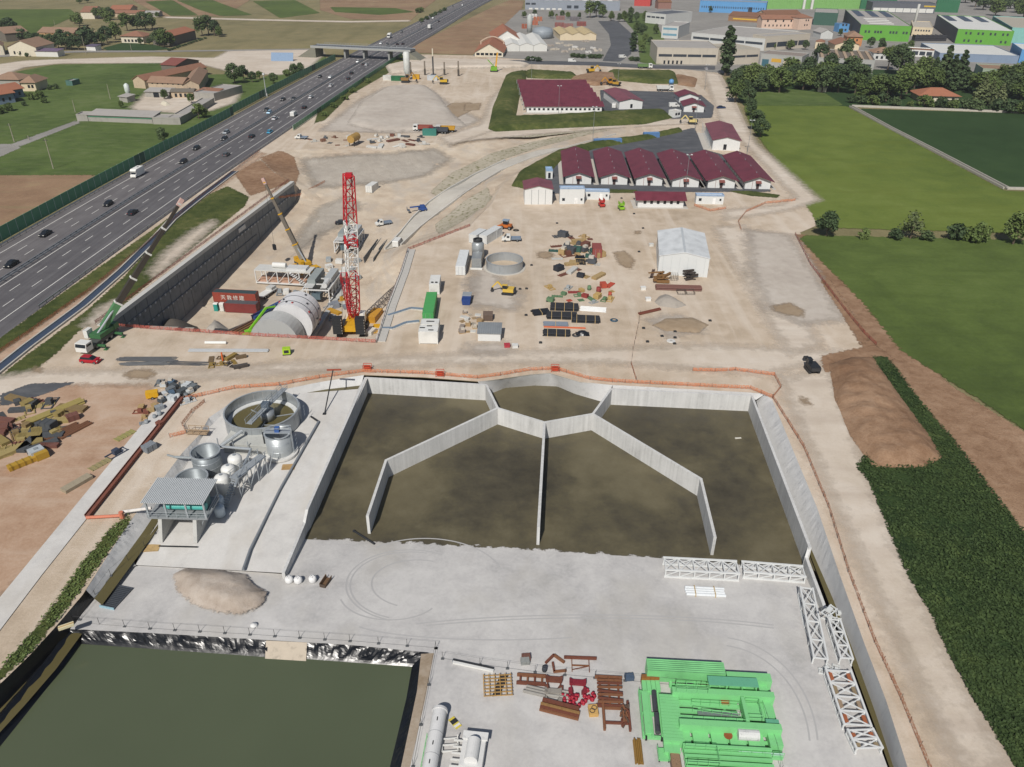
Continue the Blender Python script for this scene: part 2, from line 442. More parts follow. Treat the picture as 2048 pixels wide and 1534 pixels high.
ap_in = [(700, 1120, -3.25), (900, 1140, -3.25), (1100, 1150, -3.3), (1300, 1160, -3.3), (1500, 1175, -3.3), (640, 1180, -2.75), (850, 1200, -2.85), (1100, 1215, -2.9), (1350, 1230, -2.95), (1560, 1240, -3.0), (450, 1200, -2.35), (700, 1245, -2.4), (950, 1270, -2.5), (1200, 1290, -2.6), (1450, 1310, -2.65), (1000, 1380, -2.35), (1300, 1420, -2.35), (1600, 1420, -2.4)]
_ap = tin('concrete_apron', [tuple(G(*q)) for q in apron + ap_in], [(k, (k + 1) % len(apron)) for k in range(len(apron))], M_conc); _ap.data.polygons.foreach_set('use_smooth', [True] * len(_ap.data.polygons))

# silt and shallow water standing on the basin floor, ragged front edge
def wet_mat():
    t = NT('wet_silt'); p = t.pos()
    n1 = t.noise(p, 0.05, 5, 0.6, 0.4); n2 = t.noise(p, 0.3, 5, 0.65, 0.2); n3 = t.noise(p, 2.0, 3)
    f = t.math('ADD', t.math('MULTIPLY', n1, 0.62), t.math('ADD', t.math('MULTIPLY', n2, 0.28), t.math('MULTIPLY', n3, 0.1)))
    col = t.ramp(f, [(0.34, '403c32'), (0.44, '4f4a3c'), (0.52, '5b5542'), (0.60, '67614d'), (0.70, '736d5a')])
    s = t.noise(p, 0.05, 3, 0.5, 0.4); col = t.mix(t.mapr(s, 0.5, 0.6, 0, 0.35), col, '6e664f')
    t.set(col, t.mapr(n2, 0.35, 0.65, 0.32, 0.6), 0, 0.25); t.bump(n3, 0.05, 0.02); t.ragged(0.9); return t.m
M_wet = wet_mat()
wet = [(700, 775), (985, 764), (1100, 760), (1222, 785), (1530, 805), (1660, 1150), (1612, 1137), (1480, 1128), (1290, 1114), (1150, 1104), (1090, 1099), (900, 1090), (760, 1082), (610, 1078), (570, 1082)]
o = grid_sheet('basin_silt', [G(x, y, FZ) for x, y in wet], M_wet, 1.5, 1.0, lambda X, Y, d: np.full(X.shape, FZ + 0.012)); o['kind'] = 'structure'

# ---- drain ditch and pond
M_liner = plain('c3c3c2', 0.75, 0, 0.16, 0.9)
def liner_black():
    t = NT('black_liner'); p = t.pos()
    n = t.noise(p, 0.7, 2, 0.4, 0.6)
    t.set('15171b', 0.3, 0, 0.45); t.bump(n, 0.12, 0.4); return t.m
M_black = liner_black()
def water(name, col, rough=0.12):
    t = NT(name); p = t.pos(); n = t.noise(p, 0.03, 3)
    c = C(col); t.set(t.ramp(n, [(0.3, tuple(x * 0.9 for x in c[:3])), (0.7, tuple(x * 1.08 for x in c[:3]))]), rough, 0, 0.35)
    t.bump(t.noise(t.scale(p, 1, 1.6, 1), 1.3, 3), 0.06, 0.03); return t.m
M_pond = water('pond_water', '545c47'); M_ditchw = water('ditch_water', '5d5638', 0.2)
def wrinkled(name, a, b, mat, cols=8, step=0.5, amp=0.18, kind='structure'):
    """cloth or foil lining draped between two rows of points, with folds running down the slope"""
    def res(pts):
        pts = [Vector(p) for p in pts]; out = []
        for p, q in zip(pts[:-1], pts[1:]):
            k = max(1, int((q - p).length / step)); out += [p.lerp(q, i / k) for i in range(k)]
        return out + [pts[-1]]
    A = res(a); n = len(A); Bs = [Vector(p) for p in b]
    L = [0]
    for p, q in zip(Bs[:-1], Bs[1:]): L.append(L[-1] + (q - p).length)
    LA = [0]
    for p, q in zip(A[:-1], A[1:]): LA.append(LA[-1] + (q - p).length)
    def at(u):
        s = u * L[-1]
        for i in range(len(L) - 1):
            if s <= L[i + 1] + 1e-6: return Bs[i].lerp(Bs[i + 1], (s - L[i]) / max(1e-6, L[i + 1] - L[i]))
        return Bs[-1]
    vs = []
    for i, p in enumerate(A):
        q = at(LA[i] / LA[-1])
        for j in range(cols + 1):
            t = j / cols; v = p.lerp(q, t)
            e = math.sin(math.pi * min(1, t * 1.3 + 0.05))
            v.z += amp * e * (mnoise.noise((LA[i] * 0.6 + t * 0.8, t * 1.2, 4.0)) + 0.45 * mnoise.noise((LA[i] * 1.5, t * 2.2, 8.0)))
            vs.append(v)
    k = cols + 1; fs = []
    for i in range(n - 1):
        for j in range(cols):
            q = (i * k + j, i * k + j + 1, (i + 1) * k + j + 1, (i + 1) * k + j)
            nn = (vs[q[1]] - vs[q[0]]).cross(vs[q[2]] - vs[q[0]]); fs.append(q if nn.z > 0 else q[::-1])
    o = mesh_obj(name, vs, fs, mat); o['kind'] = kind; return o
# inlet slope behind the basin and ditch on the right, pale fabric lining
wrinkled('ditch_lining', [G(955, 763), G(985, 760), G(1060, 749), G(1100, 746), G(1160, 764), G(1225, 770)],
         [G(975, 790, FZ), G(1010, 776, FZ), G(1070, 771, FZ), G(1115, 773, FZ), G(1150, 788, FZ), G(1212, 806, FZ)], M_liner)
wrinkled('ditch_lining', [G(1225, 770), G(1500, 785), G(1530, 788)], [G(1225, 778, -0.8), G(1498, 792, -0.8), G(1512, 800, -1.4)], M_liner, 4)
wrinkled('ditch_lining', [G(1530, 788), G(1545, 800), G(1584, 895), G(1634, 1015), G(1678, 1145)],
         [G(1512, 800, -2.2), G(1520, 830, -2.6), G(1566, 960, -3.0), G(1608, 1070, -3.2), G(1664, 1200, -3.3)], M_liner, 8)
wrinkled('ditch_lining', [G(1678, 1145), G(1728, 1285), G(1772, 1400), G(1815, 1534), G(1850, 1640)],
         [G(1664, 1200, -3.3), G(1700, 1290, -3.2), G(1748, 1420, -3.1), G(1786, 1534, -3.1), G(1826, 1650, -3.1)], M_liner, 8)
strip('ditch_water', [G(1512, 810, -3.05), G(1560, 950, -3.05), G(1605, 1070, -3.05), G(1640, 1160, -3.05), G(1690, 1290, -3.0), G(1760, 1480, -3.0), G(1820, 1650, -3.0)],
      [G(1522, 806, -3.05), G(1575, 945, -3.05), G(1632, 1075, -3.05), G(1676, 1190, -3.05), G(1716, 1290, -3.0), G(1788, 1480, -3.0), G(1850, 1650, -3.0)], M_ditchw)
# left ditch, pale lining above, black foil lower down
LD_T = [(640, 764), (560, 780), (470, 800), (418, 835), (400, 868), (365, 905), (325, 958), (262, 1040), (215, 1112), (172, 1180)]
LD_B = [(650, 780), (565, 795), (482, 820), (440, 850), (410, 885), (375, 930), (340, 985), (290, 1062), (240, 1130), (190, 1198)]
wrinkled('ditch_lining', [G(*p) for p in [(728, 750)] + LD_T], [G(*p, -1.6) for p in [(722, 772)] + LD_B], M_liner, 8)
wrinkled('ditch_foil', [G(*p) for p in [(172, 1180), (110, 1255), (60, 1310), (0, 1368), (-120, 1480), (-250, 1640)]],
         [G(*p, -2.6) for p in [(190, 1202), (140, 1268), (85, 1330), (20, 1400), (-90, 1510), (-210, 1660)]], M_black, 8)
strip('ditch_water', [G(*p, -1.5) for p in [(722, 770)] + [(x - 4, y - 3) for x, y in LD_B]] , [G(*p, -1.5) for p in [(726, 780)] + [(x + 14, y + 12) for x, y in LD_B]], M_ditchw)
strip('ditch_water', [G(*p, -2.5) for p in [(188, 1196), (140, 1262), (80, 1326), (15, 1394), (-100, 1506), (-230, 1660)]],
      [G(*p, -2.5) for p in [(212, 1204), (168, 1262), (112, 1338), (48, 1412), (-60, 1530), (-170, 1670)]], M_ditchw)
# lining between deck and left ditch, and the strip of ditch wall beside the apron
strip('ditch_side', [G(*p[:2], p[2]) for p in ((716, 778, 0), (640, 784, 0), (586, 787, 0), (464, 811, -0.1), (413, 860, -0.35), (357, 955, -0.9), (321, 1042, -1.35), (284, 1092, -1.6))],
      [G(x, y, -1.7) for x, y in ((716, 782), (640, 789), (580, 793), (455, 822), (405, 872), (345, 970), (305, 1055), (262, 1110))], M_conc)
strip('ditch_side', [G(272, 1131, -1.9), G(215, 1150, -1.9), G(150, 1247, -2.05), G(135, 1258, -2.1)], [G(262, 1112, -2.7), G(205, 1165, -2.7), G(142, 1256, -2.7), G(128, 1266, -2.7)], M_conc)
# pond
PW = -3.5
wrinkled('pond_foil', [G(135, 1258, -2.1), G(300, 1266, -2.1), G(500, 1278, -2.2), G(535, 1281, -2.2)], [G(165, 1292, PW - .2), G(300, 1302, PW - .2), G(500, 1317, PW - .2), G(535, 1320, PW - .2)], M_black, 10, 0.35, 0.45)
wrinkled('pond_foil', [G(612, 1285, -2.2), G(700, 1290, -2.2), G(868, 1306, -2.3)], [G(612, 1323, PW - .2), G(700, 1330, PW - .2), G(818, 1338, PW - .2)], M_black, 10, 0.35, 0.45)
M_spill = plain('b3a898', 0.9, 0, 0.35, 0.6)
strip('spillway_slab', [G(532, 1281, -2.17), G(614, 1285, -2.17)], [G(530, 1320, PW - .1), G(612, 1325, PW - .1)], M_spill)
wrinkled('pond_foil', [G(846, 1312, -2.4), G(838, 1380, -2.4), G(806, 1534, -2.4), G(790, 1640, -2.4)], [G(820, 1336, PW - .2), G(808, 1400, PW - .2), G(775, 1534, PW - .2), G(755, 1640, PW - .2)], M_black, 6, 0.5, 0.25)
M_berm = ground_mat('muddy_berm', ['8a7a66', '9f9180', 'b0a698'], 0.1, 0.5, 3)
strip('pond_berm', [G(868, 1306, -2.29), G(850, 1400, -2.29), G(820, 1534, -2.29), G(800, 1650, -2.29)], [G(842, 1308, -2.38), G(834, 1382, -2.38), G(802, 1534, -2.38), G(786, 1650, -2.38)], M_berm)
wrinkled('pond_foil', [G(135, 1258, -2.1), G(100, 1310, -2.1), G(0, 1432, -2.1), G(-150, 1600, -2.1)], [G(165, 1290, PW - .2), G(120, 1352, PW - .2), G(10, 1490, PW - .2), G(-120, 1650, PW - .2)], M_black, 6, 0.5, 0.25)
wrinkled('ditch_foil', [G(135, 1258, -2.1), G(100, 1310, -2.1), G(0, 1432, -2.1), G(-150, 1600, -2.1)], [G(128, 1268, -2.7), G(92, 1316, -2.7), G(-6, 1428, -2.7), G(-160, 1590, -2.7)], M_black, 4, 0.5, 0.2)
flat_poly('pond_water', [G(*p, PW) for p in ((150, 1280), (500, 1312), (840, 1330), (800, 1500), (760, 1700), (-250, 1700), (0, 1470), (110, 1340))], M_pond)
flat_poly('subsoil', [(-160, 30, -15), (140, 30, -15), (140, 420, -15), (-160, 420, -15)], M_pit, bvh=False)

# -- MOTORWAY
MW = [(-420, 845), (-200, 703), (0, 574), (150, 477.5), (297, 383), (405, 317.5), (512, 253), (620, 187), (730, 122), (842, 61), (957, 0), (1075, -52), (1180, -88)]
def resample(pts, step):
    out = []; n = len(pts)
    for i in range(n - 1):
        p0, p1, p2, p3 = pts[max(0, i - 1)], pts[i], pts[i + 1], pts[min(n - 1, i + 2)]
        k = max(1, int((p2 - p1).length / step))
        for j in range(k):
            t = j / k
            out.append(0.5 * ((2 * p1) + (p2 - p0) * t + (2 * p0 - 5 * p1 + 4 * p2 - p3) * t * t + (3 * p1 - p0 - 3 * p2 + p3) * t ** 3))
    out.append(pts[-1]); return out
def smooth(pts, k=3):
    for _ in range(k):
        pts = [pts[0]] + [(pts[i - 1] + pts[i] * 2 + pts[i + 1]) / 4 for i in range(1, len(pts) - 1)] + [pts[-1]]
    return pts
mwc = smooth(resample([G(*p) for p in MW], 6.0), 20)
mwl = [0.0]
for a, b in zip(mwc[:-1], mwc[1:]): mwl.append(mwl[-1] + (b - a).length)
def mw_at(s, off, z=0.0):
    """point on the motorway: s metres along the central line, off metres to its right"""
    s = max(0, min(mwl[-1] - 0.01, s)); i = int(np.searchsorted(mwl, s)) - 1; i = max(0, min(len(mwc) - 2, i))
    t = (mwc[i + 1] - mwc[i]).normalized(); p = mwc[i] + t * (s - mwl[i])
    t0 = (mwc[min(len(mwc) - 1, i + 2)] - mwc[max(0, i - 1)]).normalized()
    return Vector((p.x + t0.y * off, p.y - t0.x * off, z)), math.atan2(t0.y, t0.x)
def mw_s(px, py):
    """nearest station and offset for a photo pixel on the carriageway"""
    g = G(px, py); best = min(range(len(mwc)), key=lambda i: (mwc[i] - g).length)
    t = (mwc[min(best + 1, len(mwc) - 1)] - mwc[max(best - 1, 0)]).normalized(); d = g - mwc[best]
    return mwl[best] + d.dot(t), d.x * t.y - d.y * t.x
def ribbon(name, s0, s1, o0, o1, z, mat, step=6.0, parent=None, kind='structure'):
    n = max(1, int((s1 - s0) / step)); vs = []
    for i in range(n + 1):
        s = s0 + (s1 - s0) * i / n; vs += [mw_at(s, o0, z)[0], mw_at(s, o1, z)[0]]
    fs = [(2 * i, 2 * i + 1, 2 * i + 3, 2 * i + 2) for i in range(n)]
    o = mesh_obj(name, vs, fs, mat, parent)
    if kind and not parent: o['kind'] = kind
    return o
def asphalt(name, a, b, c):
    t = NT(name); p = t.pos()
    n = t.noise(p, 0.15, 4); n2 = t.noise(p, 4.0, 3)
    s = t.noise(t.scale(p, 0.9, 0.02, 1, R(-3)), 1.0, 3)
    f = t.math('ADD', t.math('MULTIPLY', n, 0.4), t.math('ADD', t.math('MULTIPLY', n2, 0.15), t.math('MULTIPLY', s, 0.45)))
    t.set(t.ramp(f, [(0.35, a), (0.5, b), (0.65, c)]), 0.8, 0, 0.3); t.bump(n2, 0.1, 0.01); return t.m
M_asR = asphalt('asphalt_right', '525053', '5d5b5d', '696769'); M_asL = asphalt('asphalt_left', '5d5a5b', '696667', '757272')
M_asph = asphalt('yard_asphalt', '44464b', '515358', '5d5f63')
LEN = mwl[-1]
mw_r = ribbon('motorway', 0, LEN, -1.2, 17.2, 0.05, M_asR); mw_left = ribbon('motorway', 0, LEN, -18.2, -1.2, 0.05, M_asL)
M_paint = plain('d8d6d0', 0.7, 0, 0.2, 0.8)
def lines(parent, offs, dashes, s1):
    b = MB()
    for o_ in offs:
        k = int(s1 / 6)
        for i in range(k):
            a0, a1 = mw_at(i * 6, o_ - .12, 0.062)[0], mw_at(i * 6, o_ + .12, 0.062)[0]; b0, b1 = mw_at(i * 6 + 6, o_ - .12, 0.062)[0], mw_at(i * 6 + 6, o_ + .12, 0.062)[0]
            b.quad(a0, a1, b1, b0)
    b.build('edge_line', M_paint, parent)
    b = MB()
    for o_ in dashes:
        for i in range(int(s1 / 12)):
            s = i * 12 + (3 if o_ > 5 or o_ < -8 else 0)
            b.quad(mw_at(s, o_ - .1, 0.062)[0], mw_at(s, o_ + .1, 0.062)[0], mw_at(s + 4.5, o_ + .1, 0.062)[0], mw_at(s + 4.5, o_ - .1, 0.062)[0])
    b.build('lane_dashes', M_paint, parent)
lines(mw_r, (0.0, 12.1), (3.9, 7.8), LEN - 10); lines(mw_left, (-2.9, -14.2), (-6.8, -10.5), LEN - 10)

# -- GROUND COVER
def gm(name, cols, w, **k): return ground_mat(name, cols, rag=w, **k)
GRASS = ['38461f', '48562a', '566431', '63703a']
m_grass = gm('bank_grass', ['37431f', '47512a', '5a6034', '77724d'], 0.7, big=0.05, mid=0.4, fine=3.5, bump=0.9, bd=0.35)
m_meadow = gm('meadow', ['42522a', '4e5f31', '596a38', '667246'], 1.0, big=0.02, mid=0.14, fine=1.6, bump=0.6, bd=0.2, streak=(0.12, 0.1, 4.0, '6c7450', 0.4))
m_field = gm('light_field', ['50602a', '5c6b30', '667435', '6e7b3d'], 1.2, big=0.012, mid=0.09, fine=0.9, bump=0.4, streak=(0.03, 1.2, 5.0, '5f6a2c', 0.5))
m_field2 = gm('mid_field', ['425029', '4d5c2e', '576733', '606f3a'], 1.2, big=0.012, mid=0.09, fine=0.9, bump=0.5, streak=(0.06, 1.2, 5.0, '465426', 0.4))
m_dark = gm('dark_field', ['2b3f22', '324728', '3a4e2d'], 1.0, big=0.01, mid=0.08, fine=0.8, bump=0.4)
m_crop = gm('crop', ['2a3c22', '364928', '44552f', '566438'], 0.8, big=0.04, mid=0.35, fine=3.2, bump=1.0, bd=0.4, speck=(0.25, 0.70, '55602f'))
m_brown = gm('brown_field', ['7b6450', '8a7059', '967c63', '9b8a68'], 1.0, big=0.015, mid=0.09, fine=0.9, streak=(0.04, 0.25, 6.0, '84785a', 0.6))
m_soil = gm('soil', ['785c47', '886c55', '987c64', 'a68b73'], 0.8, big=0.06, mid=0.5, fine=3, bump=0.6, bd=0.2)
m_ochre = gm('ochre_earth', ['9b7d66', 'aa8d76', 'b69c86', 'bfaa98'], 1.2, soft=1.0, big=0.04, mid=0.2, fine=2.0, streak=(0.05, 0.95, 6.0, 'bba693', 0.6))
m_pale = gm('pale_track', ['bbae9d', 'c8bcad', 'd1c7ba'], 1.6, soft=1.3, big=0.05, mid=0.25, fine=2.5, streak=(0.03, 1.5, 8.0, 'b0a293', 0.5))
m_gravel = gm('grey_gravel', ['aaa096', 'b7aea3', 'c2bab0'], 2.2, soft=1.1, big=0.06, mid=0.4, fine=4)
m_damp = gm('damp_earth', ['8f7c66', '9a8872', 'a3927d'], 0.9, soft=0.8, big=0.1, mid=0.6, fine=3)
m_pave = gm('yard_paving', ['807d78', '8d8a85', '9a9792'], 1.0, big=0.02, mid=0.12, fine=0.8, bump=0.1)
m_yard = gm('dark_paving', ['4b4d51', '55575b', '616367'], 0.6, big=0.03, mid=0.2, fine=2, bump=0.1, streak=(0.1, 1.1, 3.0, '6d6e70', 0.5))
m_brush = gm('weedy_gravel', ['97907c', 'a8a08e', 'b5ad9d'], 0.8, big=0.05, mid=0.5, fine=2, speck=(0.8, 0.58, '6b6a48'))
# left of the motorway
patch('meadow', [(-500, 330), (0, 150), (40, 142), (110, 129), (330, 126), (365, 150), (470, 148), (510, 160), (650, 112), (655, 122), (560, 170), (430, 240), (240, 345), (195, 352), (-500, 356)], m_meadow, 1.0, cell=4)
patch('brown_field', [(-500, 352), (195, 350), (130, 396), (0, 466), (-500, 740)], m_brown, 1.0, cell=4)
patch('haul_road', [(-300, 260), (0, 152), (50, 134), (120, 127), (330, 126), (400, 128), (470, 146), (560, 150), (620, 135), (648, 108), (640, 98), (540, 100), (455, 102), (430, 116), (300, 113), (160, 117), (50, 121), (-300, 170)], m_pale, 1.6, cell=5)
patch('lawn', [(205, 96), (250, 84), (310, 90), (345, 98), (300, 101), (215, 101)], m_dark, 1.0, cell=4)
patch('olive_field', [(-300, 95), (-300, 20), (140, 18), (155, 30), (110, 50), (60, 72), (0, 80)], m_field2, 1.2, cell=8)
patch('brown_field', [(265, 0), (300, -4), (480, -4), (500, 0), (445, 34), (390, 30), (330, 34), (300, 20)], m_brown, 1.0, cell=7)
patch('brown_field', [(640, -6), (880, -6), (840, 24), (820, 42), (700, 38), (640, 20)], m_brown, 1.0, cell=7)
for q in ([(290, 3), (345, 0), (396, 30), (342, 32)], [(352, 0), (425, 0), (505, 30), (440, 32), (400, 20)], [(505, 2), (590, 0), (640, 26), (560, 36)]): patch('olive_field', q, m_field2, 1.2, cell=6)
patch('olive_field', [(660, 14), (790, 16), (830, 24), (760, 30), (670, 24)], m_field2, 1.0, cell=6)
patch('farm_track', [(330, 33), (512, 38), (700, 42), (820, 40), (820, 43), (700, 45), (512, 41), (330, 36)], m_pale, 1.6, cell=3)
patch('farm_road', [(-200, 118), (150, 101), (330, 101), (640, 97), (640, 99), (330, 104), (150, 105), (-200, 126)], m_pave, 0.6, cell=3)
patch('farm_yard', [(262, 215), (300, 178), (330, 170), (450, 196), (480, 185), (470, 205), (420, 222), (350, 226), (270, 220)], m_pale, 1.6, cell=3)
patch('farm_lane', [(-100, 330), (0, 288), (36, 288), (40, 296), (0, 314), (-100, 350)], m_pave, 0.6, cell=2)
patch('farm_lane', [(20, 289), (155, 240), (160, 246), (38, 294)], m_pave, 0.6, cell=2)
# right of the motorway, far
patch('brown_field', [(800, 104), (985, 14), (1020, 0), (1048, 2), (1040, 30), (990, 70), (945, 110)], m_brown, 1.0, cell=5)
patch('green_verge', [(655, 160), (800, 110), (842, 108), (770, 150), (700, 190), (650, 240), (628, 250)], m_grass, 0.7, cell=3)
patch('works_paving', [(945, 112), (985, 72), (1040, 20), (1100, 16), (1240, 20), (1290, 40), (1310, 132), (1100, 122)], m_pave, 1.0, cell=5)
patch('town_paving', [(1200, 25), (1240, -30), (2500, -10), (2500, 175), (1900, 150), (1640, 152), (1460, 148), (1380, 140), (1300, 130), (1250, 60)], m_pave, 1.0, cell=9)
patch('green_verge', [(1240, 30), (1300, 25), (1345, 110), (1320, 130), (1280, 125), (1275, 70)], m_meadow, 1.0, cell=4)
patch('avenue', [(1196, 42), (1235, 42), (1268, 72), (1262, 108), (1240, 124), (1205, 122), (1222, 90), (1218, 68)], m_yard, 0.6, cell=3)
patch('access_road', [(945, 118), (1100, 122), (1200, 124), (1290, 130), (1430, 132), (1430, 140), (1290, 137), (1180, 131), (1080, 129), (945, 126)], m_yard, 0.6, cell=3)
patch('wooded_ground', [(1450, 160), (1560, 135), (2500, 155), (2500, 240), (1710, 214), (1490, 214)], m_dark, 1.0, cell=6)
patch('meadow', [(1478, 178), (1560, 176), (1650, 186), (1690, 212), (1490, 212)], m_meadow, 1.0, cell=4)
patch('light_field', [(1487, 211), (1692, 212), (1860, 302), (2010, 382), (2500, 392), (2500, 480), (1640, 455), (1600, 392), (1540, 306), (1500, 250)], m_field, 1.2, cell=5)
patch('dark_field', [(1712, 217), (2500, 240), (2500, 390), (2012, 374), (1862, 296)], m_dark, 1.0, cell=5)
patch('soil_strip', [(1590, 468), (1680, 476), (1790, 660), (1900, 770), (2200, 960), (2500, 1300), (2400, 1500), (2030, 1090), (1925, 965), (1855, 865), (1780, 760), (1735, 712)], m_soil, 0.8, cell=2.5)
patch('mid_field', [(1592, 470), (2500, 490), (2500, 1180), (2048, 862), (1960, 800), (1800, 700), (1730, 610), (1650, 530)], m_field2, 2.4, cell=4)
# between motorway and pit
patch('verge', [(-500, 1030), (0, 676), (100, 604), (200, 533), (300, 463), (390, 398), (395, 402), (290, 492), (180, 582), (60, 666), (0, 706), (-500, 1085)], m_grass, 0.7, cell=1.5)
patch('red_track', [(-500, 1085), (0, 706), (60, 666), (180, 582), (290, 492), (392, 402), (520, 305), (530, 308), (405, 400), (300, 490), (190, 590), (70, 686), (0, 735), (-500, 1120)], m_ochre, 1.2, cell=1.5)
patch('wall_top_grass', [(-500, 1140), (0, 752), (60, 706), (170, 624), (250, 552), (350, 440), (420, 388), (455, 372), (498, 394), (490, 412), (400, 484), (330, 540), (270, 590), (215, 636), (160, 660), (120, 700), (70, 742), (0, 758), (-400, 1120)], m_grass, 0.7, cell=1.4)
patch('brown_slope', [(470, 348), (520, 318), (548, 345), (585, 364), (500, 392)], m_soil, 0.8, cell=2)
drape('brown_slope', [tuple(G(520, 316)), tuple(G(560, 301)), tuple(G(590, 325, -3)), tuple(G(600, 360, -5)), tuple(G(586, 366, -1)), tuple(G(548, 346))], m_soil, 0.8)
patch('bare_chalk', [(300, 545), (330, 505), (385, 462), (425, 440), (430, 448), (395, 482), (350, 520), (310, 555)], m_pale, 1.6, cell=1.2)
patch('bare_chalk', [(170, 650), (205, 612), (235, 600), (215, 632), (180, 660)], m_pale, 1.6, cell=1.2)
patch('gravel_field', [(640, 262), (720, 200), (770, 175), (860, 178), (900, 210), (960, 240), (905, 264), (780, 266)], m_gravel, 2.2, cell=2.5)
patch('weedy_bank', [(1000, 262), (1100, 252), (1250, 240), (1300, 242), (1180, 262), (1060, 275), (1000, 274)], m_brush, 0.8, cell=2.5)
patch('pale_track', [(1440, 150), (1408, 142), (1425, 200), (1440, 240), (1500, 300), (1590, 395), (1560, 410), (1450, 420), (1450, 440), (1580, 420), (1640, 400), (1510, 285)], m_pale, 1.6, cell=2)
patch('pale_track', [(900, 265), (985, 262), (1200, 246), (1400, 236), (1400, 246), (1200, 258), (1000, 275), (900, 285)], m_pale, 1.6, cell=2)
patch('pale_track', [(900, 290), (985, 262), (1010, 190), (1040, 150), (1030, 150), (985, 195), (960, 250), (880, 275)], m_pale, 1.6, cell=2)
patch('pale_track', [(-300, 800), (60, 745), (400, 738), (760, 715), (1000, 705), (1400, 690), (1700, 705), (1700, 715), (1560, 740), (1560, 750), (1200, 725), (900, 728), (600, 745), (300, 765), (-300, 850)], m_pale, 1.6, cell=1.8)
patch('pale_track', [(1560, 760), (1660, 730), (1760, 1000), (1850, 1200), (1960, 1420), (2040, 1560), (1930, 1560), (1800, 1300), (1700, 1080), (1600, 860)], m_pale, 1.6, cell=1.5)
patch('pale_track', [(1430, 455), (1490, 450), (1560, 560), (1640, 690), (1580, 710), (1510, 600)], m_pale, 1.6, cell=1.5)
patch('gravel_field', [(1495, 460), (1580, 470), (1640, 560), (1695, 640), (1600, 648), (1540, 620), (1500, 540)], m_gravel, 2.2, cell=1.5)
patch('red_bank', [(1640, 560), (1660, 560), (1740, 680), (1720, 690), (1690, 640)], m_soil, 0.8, cell=1.2)
patch('soil_fan', [(1640, 712), (1750, 690), (1790, 720), (1760, 740), (1650, 745)], m_soil, 0.8, cell=1.2)
CROP = [(1745, 712), (1775, 714), (1830, 790), (1900, 872), (1960, 952), (2048, 1066), (2400, 1500), (2400, 1700), (2110, 1640), (2035, 1534), (1950, 1400), (1900, 1310), (1860, 1220), (1815, 1150), (1790, 1090), (1740, 965), (1712, 932), (1740, 905), (1830, 900), (1840, 880), (1780, 790)]
patch('crop', CROP, m_crop, 0.8, cell=1.6)
patch('ditch_grass', [(-60, 1405), (0, 1340), (100, 1222), (170, 1120), (220, 1060), (262, 1026), (256, 1050), (205, 1118), (135, 1215), (66, 1300), (0, 1362), (-60, 1425)], m_grass, 0.7, cell=1.0)
patch('earth_yard', [(-700, 1200), (0, 800), (120, 770), (300, 772), (330, 830), (200, 980), (120, 1080), (0, 1200), (-300, 1450), (-700, 1640)], m_ochre, 1.2, cell=1.8)
patch('grey_stain', [(0, 790), (60, 768), (150, 765), (100, 785), (30, 808), (0, 812)], m_yard, 0.6, cell=0.8)
# damp patches and stains on the yard
for q in ([(248, 748), (270, 740), (300, 741), (312, 748), (295, 757), (262, 758)], [(1075, 506), (1095, 503), (1108, 510), (1095, 518), (1077, 515)], [(1228, 505), (1248, 502), (1268, 520), (1262, 538), (1240, 530)],
          [(1545, 612), (1580, 606), (1608, 622), (1604, 634), (1575, 630), (1548, 622)], [(70, 735), (84, 738), (82, 745), (68, 744)], [(1270, 462), (1280, 462), (1280, 468), (1270, 468)],
          [(1600, 795), (1612, 798), (1622, 810), (1606, 808)], [(850, 240), (870, 232), (905, 240), (955, 215), (940, 205), (905, 206)], [(930, 208), (962, 206), (958, 220), (928, 222)]):
    patch('damp_patch', q, m_damp, 0.9, cell=0.7)
for q in ([(935, 563), (965, 555), (985, 565), (980, 582), (945, 584)], [(940, 692), (985, 682), (1020, 692), (1010, 706), (960, 708), (938, 702)], [(955, 520), (1040, 590), (1030, 620), (940, 610)], [(1300, 640), (1350, 632), (1380, 640), (1400, 660), (1340, 672)]):
    patch('gravel_spread', q, m_gravel, 2.2, cell=0.7)
m_bank = gm('grey_bank', ['968e83', 'a69e93', 'b3aca1'], 2.0, soft=1.2, big=0.05, mid=0.3, fine=2.5, bump=0.8, bd=0.25)
drape('grey_bank', [D(x, y) for x, y in ((605, 318), (700, 310), (790, 308), (870, 298), (900, 318), (850, 352), (760, 366), (690, 372), (628, 372))], m_bank, 2.0, 2.0)
drape('grey_bank', [D(x, y) for x, y in ((590, 480), (640, 415), (690, 395), (720, 410), (690, 445), (640, 470), (600, 500))], m_bank, 2.0, 1.6)
drape('weedy_bank', [D(x, y) for x, y in ((860, 385), (905, 345), (980, 308), (1060, 285), (1180, 262), (1230, 258), (1120, 284), (1010, 318), (930, 360), (880, 395))], m_brush, 0.8, 1.6)
drape('weedy_bank', [D(x, y) for x, y in ((870, 450), (925, 405), (975, 375), (985, 395), (930, 440), (880, 468))], m_brush, 0.8, 1.4)

